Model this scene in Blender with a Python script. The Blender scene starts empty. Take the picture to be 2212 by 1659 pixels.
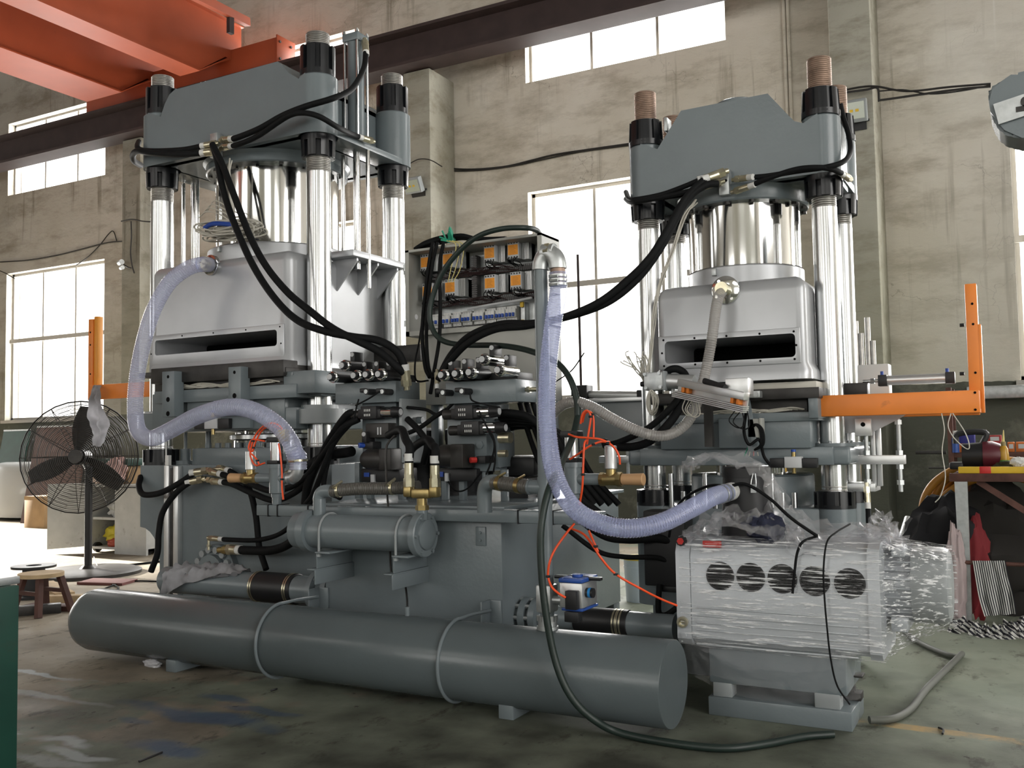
import bpy, bmesh, math, random
from mathutils import Vector, Matrix, noise
S = bpy.context.scene
COL = S.collection
R = math.radians
V = Vector
random.seed(7)

# ------------------------------------------------------------------ camera, world, light, exposure
EYE = V((0.0, 0.0, 1.3))
FPX, YAW, PITCH, ROLL = 2061.5, R(28.405), R(3.34), R(-1.0014)
_f = V((-math.sin(YAW)*math.cos(PITCH), math.cos(YAW)*math.cos(PITCH), math.sin(PITCH)))
_r = V((math.cos(YAW), math.sin(YAW), 0))
_u = _r.cross(_f)
CR = math.cos(ROLL)*_r + math.sin(ROLL)*_u
CU = -math.sin(ROLL)*_r + math.cos(ROLL)*_u
CF = _f
cam_data = bpy.data.cameras.new('camera'); cam = bpy.data.objects.new('camera', cam_data); COL.objects.link(cam)
cam_data.sensor_width = 36; cam_data.lens = 36*FPX/2212; cam_data.clip_end = 200
cam.matrix_world = Matrix((( CR.x, CU.x, -CF.x, EYE.x), (CR.y, CU.y, -CF.y, EYE.y), (CR.z, CU.z, -CF.z, EYE.z), (0, 0, 0, 1)))
S.camera = cam

W = bpy.data.worlds.new('world'); S.world = W; W.use_nodes = True
bg = W.node_tree.nodes['Background']; bg.inputs[0].default_value = (1.0, 0.97, 0.92, 1); bg.inputs[1].default_value = 3.0
S.view_settings.view_transform = 'Standard'; S.view_settings.look = 'None'
S.view_settings.exposure = 0.36; S.view_settings.gamma = 1.0; S.view_settings.use_curve_mapping = False
S.cycles.max_bounces = 10; S.cycles.transparent_max_bounces = 24; S.cycles.diffuse_bounces = 5; S.cycles.glossy_bounces = 4
S.cycles.transmission_bounces = 8; S.cycles.caustics_reflective = False; S.cycles.caustics_refractive = False
S.cycles.sample_clamp_indirect = 6.0

def area(name, loc, rot, sx, sy, power, col=(1, .985, .962)):
    d = bpy.data.lights.new(name, 'AREA'); d.shape = 'RECTANGLE'; d.size = sx; d.size_y = sy; d.energy = power; d.color = col
    o = bpy.data.objects.new(name, d); o.location = loc; o.rotation_euler = rot; COL.objects.link(o); return o
BAYS = [(-24.05, -21.13), (-18.08, -15.15), (-12.12, -9.2), (-6.18, -3.25), (-.06, 2.87), (5.9, 8.8)]
DAY = 38.0       # W per square metre of window
for (x0, x1) in BAYS:                       # daylight in the back wall's windows
    for (z0, z1) in ((1.9, 4.83), (6.45, 7.9)):
        area('window_daylight', ((x0+x1)/2, 12.28, (z0+z1)/2), (R(-90), 0, 0), x1-x0, z1-z0, DAY*(x1-x0)*(z1-z0))
for (x0, x1) in BAYS:                       # the hall's other long wall, behind the camera
    for (z0, z1) in ((1.9, 4.83), (6.45, 7.9)):
        area('far_wall_daylight', ((x0+x1)/2, -9.0, (z0+z1)/2), (R(90), 0, 0), x1-x0, z1-z0, .105*DAY*(x1-x0)*(z1-z0))
area('gate_daylight', (-27.4, 9.2, 2.9), (0, R(-90), 0), 5.8, 4.2, 9*5.8*4.2)   # open gate at the hall's left end
area('side_fill_low', (9.9, -2.0, 1.75), (0, R(90), 0), 3.4, 7.0, 7*3.4*7.0)   # low fill light added at the unseen right-hand wall
area('side_fill_high', (9.9, -1.0, 6.2), (0, R(90), 0), 2.6, 9.0, 14*2.6*9.0)   # second fill light added above it, brightens the right side
sun_d = bpy.data.lights.new('sun', 'SUN'); sun_d.energy = 34; sun_d.angle = R(1.5); sun_d.color = (1, .95, .86)   # low sun through the left gate
sun = bpy.data.objects.new('sun', sun_d); COL.objects.link(sun)
sun.rotation_euler = V((math.cos(R(17)), -.06, -math.sin(R(17)))).to_track_quat('-Z', 'Y').to_euler()

# ------------------------------------------------------------------ surveying: a photo point on a known plane
def ray(px, py):
    return CR*((px-1106)/FPX) + CU*(-(py-829.5)/FPX) + CF
def PY(px, py, Y):
    d = ray(px, py); return EYE + d*(Y/d.y)
def PZ(px, py, Z):
    d = ray(px, py); return EYE + d*((Z-EYE.z)/d.z)
def PX(px, py, X):
    d = ray(px, py); return EYE + d*(X/d.x)
def M2(px, Y):                        # metres per pixel there
    p = PY(px, 900, Y); return (p-EYE).dot(CF)/FPX

# ------------------------------------------------------------------ mesh building
def catmull(pts, n=8):
    pts = [V(p) for p in pts]
    if len(pts) < 3: return pts
    out = []
    P = [pts[0]*2-pts[1]] + pts + [pts[-1]*2-pts[-2]]
    for i in range(1, len(P)-2):
        a, b, c, d = P[i-1], P[i], P[i+1], P[i+2]
        for k in range(n):
            t = k/n
            out.append(.5*((2*b)+(c-a)*t+(2*a-5*b+4*c-d)*t*t+(3*b-a-3*c+d)*t**3))
    out.append(pts[-1]); return out
def resample(pts, step):
    out = [pts[0].copy()]; need = step
    for a, b in zip(pts, pts[1:]):
        L = (b-a).length
        while L >= need and L > 1e-9:
            a = a+(b-a)*(need/L); out.append(a.copy()); L = (b-a).length; need = step
        need -= L
    if (out[-1]-pts[-1]).length > step*.3: out.append(pts[-1].copy())
    return out
def perp(d):
    d = d.normalized(); a = V((0, 0, 1)) if abs(d.z) < .9 else V((1, 0, 0))
    u = d.cross(a).normalized(); return u, d.cross(u).normalized()

class MB:
    def __init__(s): s.bm = bmesh.new()
    def add(s, o):
        me = bpy.data.meshes.new('t'); o.bm.to_mesh(me); s.bm.from_mesh(me); bpy.data.meshes.remove(me); return s
    def hexa(s, co, bev=0, seg=2):
        vs = [s.bm.verts.new(c) for c in co]
        fs = [s.bm.faces.new([vs[i] for i in f]) for f in ((0,3,2,1),(4,5,6,7),(0,1,5,4),(1,2,6,5),(2,3,7,6),(3,0,4,7))]
        if bev:
            es = list({e for f in fs for e in f.edges})
            bmesh.ops.bevel(s.bm, geom=es, offset=bev, segments=seg, affect='EDGES', profile=.5)
        return s
    def box(s, x0, x1, y0, y1, z0, z1, bev=0, seg=2):
        x0, x1 = min(x0,x1), max(x0,x1); y0, y1 = min(y0,y1), max(y0,y1); z0, z1 = min(z0,z1), max(z0,z1)
        return s.hexa([(x0,y0,z0),(x1,y0,z0),(x1,y1,z0),(x0,y1,z0),(x0,y0,z1),(x1,y0,z1),(x1,y1,z1),(x0,y1,z1)], bev, seg)
    def obox(s, c, ax, ay, az, bev=0, seg=2):       # centre and three half-axes
        c, ax, ay, az = V(c), V(ax), V(ay), V(az)
        return s.hexa([c-ax-ay-az, c+ax-ay-az, c+ax+ay-az, c-ax+ay-az, c-ax-ay+az, c+ax-ay+az, c+ax+ay+az, c-ax+ay+az], bev, seg)
    def bar(s, a, b, w, h, up=(0,0,1), bev=0):      # box beam from a to b
        a, b = V(a), V(b); d = (b-a).normalized(); side = d.cross(V(up)).normalized(); upv = side.cross(d)
        return s.obox((a+b)/2, (b-a)/2, side*w/2, upv*h/2, bev)
    def rings(s, rs, cap=True, close=False):
        vr = [[s.bm.verts.new(p) for p in r] for r in rs]; n = len(vr[0])
        pairs = list(zip(vr, vr[1:])) + ([(vr[-1], vr[0])] if close else [])
        for a, b in pairs:
            for i in range(n):
                j = (i+1) % n
                try: s.bm.faces.new((a[i], a[j], b[j], b[i]))
                except ValueError: pass
        if cap and not close:
            s.bm.faces.new(list(reversed(vr[0]))); s.bm.faces.new(vr[-1])
        return s
    def lathe(s, base, axis, prof, seg=24, cap=True):     # prof: (distance along axis, radius)
        base, ax = V(base), V(axis).normalized(); u, v = perp(ax)
        return s.rings([[base+ax*t+(u*math.cos(2*math.pi*i/seg)+v*math.sin(2*math.pi*i/seg))*max(r, 1e-4) for i in range(seg)] for t, r in prof], cap)
    def cyl(s, a, b, r, r1=None, seg=20, ch=0):
        a, b = V(a), V(b); L = (b-a).length; r1 = r if r1 is None else r1
        prof = [(0, r), (L, r1)] if not ch else [(0, r-ch), (ch, r), (L-ch, r1), (L, r1-ch)]
        return s.lathe(a, b-a, prof, seg)
    def ring(s, c, axis, ro, ri, h, seg=28):
        c, ax = V(c), V(axis).normalized(); u, v = perp(ax)
        return s.rings([[c+ax*t+(u*math.cos(2*math.pi*i/seg)+v*math.sin(2*math.pi*i/seg))*r for i in range(seg)] for t, r in ((0,ri),(0,ro),(h,ro),(h,ri))], False, True)
    def tube(s, pts, r, seg=10, n=8, rf=None, step=None, cap=True):
        P = catmull(pts, n)
        if step: P = resample(P, step)
        d0 = (P[1]-P[0]).normalized(); u, v = perp(d0); rs = []; acc = 0
        for i, p in enumerate(P):
            d = ((P[min(i+1,len(P)-1)]-P[max(i-1,0)])).normalized()
            u = (u-d*u.dot(d)); u = u.normalized() if u.length > 1e-6 else perp(d)[0]; v = d.cross(u)
            if i: acc += (p-P[i-1]).length
            rr = r if rf is None else rf(i, acc)
            rs.append([p+(u*math.cos(2*math.pi*k/seg)+v*math.sin(2*math.pi*k/seg))*rr for k in range(seg)])
        return s.rings(rs, cap)
    def prism(s, poly, o, ex, ey, ez):            # poly in (ex,ey) about o, extruded by ez
        o, ex, ey, ez = V(o), V(ex), V(ey), V(ez)
        a = [s.bm.verts.new(o+ex*p[0]+ey*p[1]) for p in poly]; b = [s.bm.verts.new(o+ex*p[0]+ey*p[1]+ez) for p in poly]
        n = len(poly); s.bm.faces.new(list(reversed(a))); s.bm.faces.new(b)
        for i in range(n): s.bm.faces.new((a[i], a[(i+1)%n], b[(i+1)%n], b[i]))
        return s
    def xz(s, poly, y0, y1): return s.prism(poly, (0, y0, 0), (1,0,0), (0,0,1), (0, y1-y0, 0))
    def yz(s, poly, x0, x1): return s.prism(poly, (x0, 0, 0), (0,1,0), (0,0,1), (x1-x0, 0, 0))
    def xy(s, poly, z0, z1): return s.prism(poly, (0, 0, z0), (1,0,0), (0,1,0), (0, 0, z1-z0))
    def bolt(s, p, axis, r=.012, h=.012, seg=6):
        p = V(p); return s.cyl(p, p+V(axis).normalized()*h, r, seg=seg)
    def bolts(s, c, axis, rad, n, r=.01, h=.012, seg=6, a0=0):
        c, ax = V(c), V(axis).normalized(); u, v = perp(ax)
        for i in range(n):
            t = a0+2*math.pi*i/n; s.bolt(c+(u*math.cos(t)+v*math.sin(t))*rad, ax, r, h, seg)
        return s
    def ball(s, c, r, seg=16, sc=(1,1,1)):
        k = 10; c = V(c)
        return s.rings([[c+V((r*sc[0]*math.sin(math.pi*j/k+1e-4)*math.cos(2*math.pi*i/seg), r*sc[1]*math.sin(math.pi*j/k+1e-4)*math.sin(2*math.pi*i/seg), -r*sc[2]*math.cos(math.pi*j/k))) for i in range(seg)] for j in range(k+1)], True)

def rrect(x0, z0, x1, z1, r, n=5):
    out = []
    for cx, cz, a in ((x1-r, z1-r, 0), (x0+r, z1-r, 90), (x0+r, z0+r, 180), (x1-r, z0+r, 270)):
        for k in range(n+1):
            t = R(a+90*k/n); out.append((cx+r*math.cos(t), cz+r*math.sin(t)))
    return out

ORG = {}
def thing(name, label, cat, loc=(0,0,0), group=None):
    o = bpy.data.objects.new(name, None); COL.objects.link(o); o.location = loc; o.empty_display_size = .05
    o['label'] = label; o['category'] = cat
    if group: o['group'] = group
    ORG[o.name] = V(loc); return o
def tag(o, label=None, cat=None, group=None, kind=None):
    if label: o['label'] = label
    if cat: o['category'] = cat
    if group: o['group'] = group
    if kind: o['kind'] = kind
    return o
def obj(name, mb, mat, parent=None, angle=35, loc=None, label=None):
    me = bpy.data.meshes.new(name)
    bm = mb.bm
    o0 = ORG[parent.name] if parent else (V(loc) if loc is not None else V((0,0,0)))
    if o0.length: bmesh.ops.translate(bm, verts=bm.verts, vec=-o0)
    bmesh.ops.recalc_face_normals(bm, faces=bm.faces)
    bm.to_mesh(me); bm.free()
    me.shade_smooth(); me.set_sharp_from_angle(angle=R(angle))
    if mat: me.materials.append(mat)
    o = bpy.data.objects.new(name, me); COL.objects.link(o)
    if parent: o.parent = parent
    elif loc is not None: o.location = loc
    ORG[o.name] = o0.copy()
    if label: o['label'] = label
    return o
def struct(name, mb, mat, **k): return tag(obj(name, mb, mat, **k), kind='structure')
def cut(o, cutter):                    # boolean difference, baked
    c = bpy.data.objects.new('cutter', bpy.data.meshes.new('cutter')); bmesh.ops.translate(cutter.bm, verts=cutter.bm.verts, vec=-ORG[o.name])
    bmesh.ops.recalc_face_normals(cutter.bm, faces=cutter.bm.faces); cutter.bm.to_mesh(c.data); cutter.bm.free(); COL.objects.link(c)
    if o.parent: c.parent = o.parent
    else: c.location = o.location
    m = o.modifiers.new('b', 'BOOLEAN'); m.operation = 'DIFFERENCE'; m.object = c; m.solver = 'EXACT'
    dg = bpy.context.evaluated_depsgraph_get(); dg.update()
    me = bpy.data.meshes.new_from_object(o.evaluated_get(dg)); o.modifiers.clear(); me.name = o.name
    o.data = me; bpy.data.objects.remove(c); me.set_sharp_from_angle(angle=R(35)); return o

# ------------------------------------------------------------------ materials
def mat(name, col, rough=.5, metal=0.0, var=0.0, vscale=6, bump=0.0, bscale=60, spec=.5, coat=0, trans=0, alpha=1, ior=1.45, dirt=None, dscale=3, dthr=.55, stretch=0):
    m = bpy.data.materials.new(name); m.use_nodes = True; nt = m.node_tree; b = nt.nodes['Principled BSDF']; N = nt.nodes.new; L = nt.links.new
    b.inputs['Base Color'].default_value = (*col, 1); b.inputs['Roughness'].default_value = rough; b.inputs['Metallic'].default_value = metal
    b.inputs['Specular IOR Level'].default_value = spec; b.inputs['Coat Weight'].default_value = coat; b.inputs['Coat Roughness'].default_value = .12
    b.inputs['Transmission Weight'].default_value = trans; b.inputs['Alpha'].default_value = alpha; b.inputs['IOR'].default_value = ior
    tc = N('ShaderNodeTexCoord')
    if var or dirt:
        n = N('ShaderNodeTexNoise'); n.inputs['Scale'].default_value = vscale; n.inputs['Detail'].default_value = 6; vec = tc.outputs['Object']
        if stretch:
            mp = N('ShaderNodeMapping'); mp.inputs['Scale'].default_value = (1, 1, stretch); L(vec, mp.inputs[0]); vec = mp.outputs[0]
        L(vec, n.inputs['Vector'])
        mr = N('ShaderNodeMapRange'); mr.inputs[1].default_value = .3; mr.inputs[2].default_value = .7; mr.inputs[3].default_value = 1-var; mr.inputs[4].default_value = 1+var; L(n.outputs['Fac'], mr.inputs[0])
        mx = N('ShaderNodeVectorMath'); mx.operation = 'SCALE'; mx.inputs[0].default_value = col; L(mr.outputs[0], mx.inputs['Scale'])
        out = mx.outputs[0]
        if dirt:
            n2 = N('ShaderNodeTexNoise'); n2.inputs['Scale'].default_value = dscale; n2.inputs['Detail'].default_value = 9; n2.inputs['Roughness'].default_value = .65; L(tc.outputs['Object'], n2.inputs['Vector'])
            r2 = N('ShaderNodeMapRange'); r2.inputs[1].default_value = dthr; r2.inputs[2].default_value = dthr+.15; L(n2.outputs['Fac'], r2.inputs[0])
            mm = N('ShaderNodeMix'); mm.data_type = 'RGBA'; L(r2.outputs[0], mm.inputs[0]); L(out, mm.inputs[6]); mm.inputs[7].default_value = (*dirt, 1); out = mm.outputs[2]
        L(out, b.inputs['Base Color'])
    if bump:
        n3 = N('ShaderNodeTexNoise'); n3.inputs['Scale'].default_value = bscale; n3.inputs['Detail'].default_value = 3; L(tc.outputs['Object'], n3.inputs['Vector'])
        bp = N('ShaderNodeBump'); bp.inputs['Strength'].default_value = bump; bp.inputs['Distance'].default_value = .01; L(n3.outputs['Fac'], bp.inputs['Height']); L(bp.outputs[0], b.inputs['Normal'])
    return m
M = {}
M['grey'] = mat('grey_machine_paint', (.150,.177,.188), .27, var=.06, vscale=3, bump=.08, bscale=45)
M['greydk'] = mat('dark_grey_tank_paint', (.088,.106,.112), .25, var=.06, vscale=3, bump=.06, bscale=45)
M['greylt'] = mat('light_grey_paint', (.26,.28,.285), .34, var=.06, vscale=4, bump=.05, bscale=50)
M['hood'] = mat('silver_hood_paint', (.43,.44,.455), .32, .35, var=.08, vscale=2.5, bump=.04, bscale=14)
M['pump'] = mat('pump_grey_paint', (.44,.465,.49), .35, .2, var=.05)
M['chrome'] = mat('chrome', (.70,.70,.69), .09, 1.0, var=.38, vscale=7, stretch=.02)  # vertical streaks: light and dark reflections put into the colour
M['steel'] = mat('bright_steel', (.60,.61,.61), .22, 1.0, var=.28, vscale=16, stretch=.03)  # milder reflection streaks painted into the colour too
M['thread'] = mat('steel_thread', (.34,.33,.31), .4, .9, var=.2, vscale=20)
M['rusty'] = mat('rusty_thread', (.30,.21,.16), .5, .6, var=.25, vscale=20)
M['black'] = mat('black_enamel', (.008,.009,.011), .28, var=.2)
M['blackm'] = mat('black_plastic', (.012,.012,.013), .45)
M['rubber'] = mat('black_rubber_hose', (.008,.0085,.009), .62, var=.15, vscale=30, spec=.12)
M['greenhose'] = mat('dark_green_rubber', (.012,.022,.018), .45, var=.15)
M['darksteel'] = mat('dark_oiled_steel', (.04,.038,.036), .45, .4, var=.3, vscale=9)
M['alu'] = mat('aluminium', (.66,.67,.67), .38, .85, var=.08)
M['galv'] = mat('galvanised_zinc', (.48,.5,.5), .4, .8, var=.15, vscale=25)
M['brass'] = mat('brass', (.36,.275,.12), .34, .9, var=.15, vscale=20)
M['zinc'] = mat('yellow_zinc_fitting', (.56,.52,.38), .3, .9, var=.2, vscale=25)
M['bronze'] = mat('sintered_bronze', (.50,.30,.15), .6, .2)
M['orange'] = mat('orange_paint', (.74,.22,.035), .4, var=.08, vscale=5, dirt=(.33,.1,.03), dscale=5, dthr=.66)
M['crane'] = mat('red_orange_crane_paint', (.33,.062,.022), .5, var=.14, vscale=1.2, dirt=(.2,.05,.03), dscale=2.2, dthr=.66)
M['rail'] = mat('brown_primer_steel', (.040,.025,.024), .6, var=.2, vscale=4)
M['airline'] = mat('orange_red_air_tube', (.80,.085,.02), .32)
M['white'] = mat('white_plastic', (.62,.62,.6), .45)
M['offwhite'] = mat('off_white_wire', (.5,.48,.42), .5)
M['ltgrey'] = mat('relay_grey_plastic', (.48,.49,.5), .5)
M['amber'] = mat('amber_label', (.78,.30,.02), .5, var=.06, vscale=80)
M['bluep'] = mat('blue_plastic', (.015,.06,.32), .4)
M['bluev'] = mat('blue_paint', (.02,.07,.30), .4)
M['redp'] = mat('red_plastic', (.5,.03,.025), .4)
M['void'] = mat('dark_cavity', (.006,.006,.006), .9, spec=.1)
M['cabinet'] = mat('cabinet_beige_grey', (.36,.36,.33), .45, var=.04)
M['cloth'] = mat('grey_rag', (.50,.50,.52), .95, var=.15, vscale=12, spec=.1)
M['navy'] = mat('navy_cloth', (.03,.033,.055), .95, var=.2, spec=.1)
M['card'] = mat('cardboard', (.32,.21,.11), .85, var=.12)
M['wood'] = mat('pale_timber', (.42,.31,.18), .8, var=.2, vscale=8)
M['darkwood'] = mat('dark_red_wood', (.075,.032,.024), .7, var=.25)
M['greenp'] = mat('green_bench_paint', (.009,.048,.034), .5, var=.15, dirt=(.03,.03,.02), dthr=.62)
M['rustbar'] = mat('rusty_angle_steel', (.10,.045,.035), .65, .2, var=.3, vscale=12)
M['yellow'] = mat('yellow_paint', (.65,.42,.03), .5, var=.1)
M['concrete2'] = mat('stool_leg', (.14,.07,.05), .8)
M['trolley'] = mat('worn_white_paint', (.42,.43,.42), .5, var=.1, dirt=(.16,.13,.10), dscale=9, dthr=.6)

def glassmat(name, tint, body, fac=.55, rough=.12):
    """soft clear PVC: partly see-through, partly milky"""
    m = bpy.data.materials.new(name); m.use_nodes = True; nt = m.node_tree; N = nt.nodes.new; L = nt.links.new
    b = nt.nodes['Principled BSDF']; b.inputs['Base Color'].default_value = (*body, 1); b.inputs['Roughness'].default_value = rough
    b.inputs['Coat Weight'].default_value = .6; b.inputs['Coat Roughness'].default_value = .06
    t = N('ShaderNodeBsdfTransparent'); t.inputs[0].default_value = (*tint, 1)
    mx = N('ShaderNodeMixShader'); mx.inputs[0].default_value = fac
    fr = N('ShaderNodeLayerWeight'); fr.inputs['Blend'].default_value = .35
    mr = N('ShaderNodeMapRange'); mr.inputs[3].default_value = fac*.75; mr.inputs[4].default_value = min(1, fac*1.5); L(fr.outputs['Facing'], mr.inputs[0]); L(mr.outputs[0], mx.inputs[0])
    L(t.outputs[0], mx.inputs[1]); L(b.outputs[0], mx.inputs[2]); L(mx.outputs[0], nt.nodes['Material Output'].inputs[0]); return m
M['pvc'] = glassmat('clear_blue_pvc', (.90,.92,.98), (.58,.60,.76), .42)
M['pvcblue'] = glassmat('clear_blue_violet_pvc', (.88,.90,.98), (.47,.51,.73), .44)
M['pvcgrey'] = glassmat('clear_grey_pvc', (.8,.8,.78), (.42,.40,.38), .6)
M['film'] = glassmat('stretch_film', (.985,.985,.985), (.9,.9,.92), .12, .16)
M['sheet'] = glassmat('milky_plastic_sheet', (.8,.82,.82), (.6,.62,.62), .8, .3)

def wallmat(name='stained_plaster', dim=None):
    m = bpy.data.materials.new(name); m.use_nodes = True; nt = m.node_tree; N = nt.nodes.new; L = nt.links.new; b = nt.nodes['Principled BSDF']
    b.inputs['Roughness'].default_value = .92; b.inputs['Specular IOR Level'].default_value = .15
    g = N('ShaderNodeNewGeometry'); sep = N('ShaderNodeSeparateXYZ'); L(g.outputs['Position'], sep.inputs[0])
    def noi(scale, det, sx=1, sz=1, ro=.6):
        mp = N('ShaderNodeMapping'); mp.inputs['Scale'].default_value = (sx, 1, sz); L(g.outputs['Position'], mp.inputs[0])
        n = N('ShaderNodeTexNoise'); n.inputs['Scale'].default_value = scale; n.inputs['Detail'].default_value = det; n.inputs['Roughness'].default_value = ro; L(mp.outputs[0], n.inputs['Vector']); return n.outputs['Fac']
    def ramp(x, a, c, lo=0, hi=1):
        r = N('ShaderNodeMapRange'); r.inputs[1].default_value = a; r.inputs[2].default_value = c; r.inputs[3].default_value = lo; r.inputs[4].default_value = hi; L(x, r.inputs[0]); return r.outputs[0]
    def mix(f, a, c):
        k = N('ShaderNodeMix'); k.data_type = 'RGBA'
        if isinstance(f, float): k.inputs[0].default_value = f
        else: L(f, k.inputs[0])
        for s_, val in ((6, a), (7, c)):
            if isinstance(val, tuple): k.inputs[s_].default_value = (*val, 1)
            else: L(val, k.inputs[s_])
        return k.outputs[2]
    def mul(a, c):
        k = N('ShaderNodeMath'); k.operation = 'MULTIPLY'; L(a, k.inputs[0])
        if isinstance(c, float): k.inputs[1].default_value = c
        else: L(c, k.inputs[1])
        return k.outputs[0]
    base = mix(ramp(noi(.5, 4), .35, .7), (.56,.515,.435), (.68,.64,.57))
    base = mix(ramp(noi(1.6, 8, .6, 1.7, .7), .47, .64, 0, .85), base, (.37,.33,.265))          # trowel smears
    base = mix(ramp(noi(1.1, 5, .8, .9), .5, .7, 0, .55), base, (.74,.71,.65))
    st = mul(ramp(noi(5, 4, 1, .06), .55, .66), ramp(noi(.6, 2), .46, .58))
    base = mix(mul(st, .75), base, (.22,.19,.14))                                               # drip stains
    st2 = mul(ramp(noi(5, 3, 1, .03), .62, .7), ramp(sep.outputs['X'], -1.35, -.9))
    base = mix(mul(st2, .7), base, (.80,.78,.74))                                              # pale wash marks near the right pier
    vo = N('ShaderNodeTexVoronoi'); vo.feature = 'DISTANCE_TO_EDGE'; vo.inputs['Scale'].default_value = .55
    wv = N('ShaderNodeTexNoise'); wv.inputs['Scale'].default_value = 1.6; wv.inputs['Detail'].default_value = 6; L(g.outputs['Position'], wv.inputs['Vector'])
    av = N('ShaderNodeVectorMath'); av.operation = 'MULTIPLY_ADD'; av.inputs[1].default_value = (1.6,1.6,1.6); L(wv.outputs['Color'], av.inputs[0]); L(g.outputs['Position'], av.inputs[2]); L(av.outputs[0], vo.inputs['Vector'])
    cr = mul(ramp(vo.outputs['Distance'], .004, .0, 0, 1), ramp(noi(.6, 2), .5, .6))
    base = mix(mul(cr, .6), base, (.18,.15,.12))
    gl = ramp(sep.outputs['Z'], 4.4, 2.0, 0, .35); base = mix(gl, base, (.40,.42,.31))          # greenish damp low down
    kx = N('ShaderNodeVectorMath'); kx.operation = 'SCALE'; L(base, kx.inputs[0]); L(ramp(sep.outputs['X'], -18, -7, .62, 1.0), kx.inputs['Scale']); base = kx.outputs[0]   # far-end bays darkened, their dimmer light put into the colour
    pw = ramp(sep.outputs['X'], -1.2, .6, 0, .5); base = mix(pw, base, (.72,.70,.66))      # brighter light near the right window put into the colour
    if dim:
        kd = N('ShaderNodeVectorMath'); kd.operation = 'MULTIPLY'; L(base, kd.inputs[0]); kd.inputs[1].default_value = dim; base = kd.outputs[0]
    # painted dado
    e = N('ShaderNodeMath'); e.operation = 'MULTIPLY_ADD'; L(noi(3, 3), e.inputs[0]); e.inputs[1].default_value = .06; e.inputs[2].default_value = 1.83
    lt = N('ShaderNodeMath'); lt.operation = 'LESS_THAN'; L(sep.outputs['Z'], lt.inputs[0]); L(e.outputs[0], lt.inputs[1])
    dad = mix(ramp(noi(1.8, 8, 1, 1, .7), .56, .7, 0, .8), (.10,.105,.085), (.2,.2,.165))
    base = mix(lt.outputs[0], base, dad)
    L(base, b.inputs['Base Color'])
    bp = N('ShaderNodeBump'); bp.inputs['Strength'].default_value = .6; bp.inputs['Distance'].default_value = .05; L(noi(2.2, 8, .7, 1.4, .65), bp.inputs['Height']); L(bp.outputs[0], b.inputs['Normal'])
    return m
M['wall'] = wallmat(); M['pier'] = wallmat('pier_plaster', (.60,.62,.60))

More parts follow.
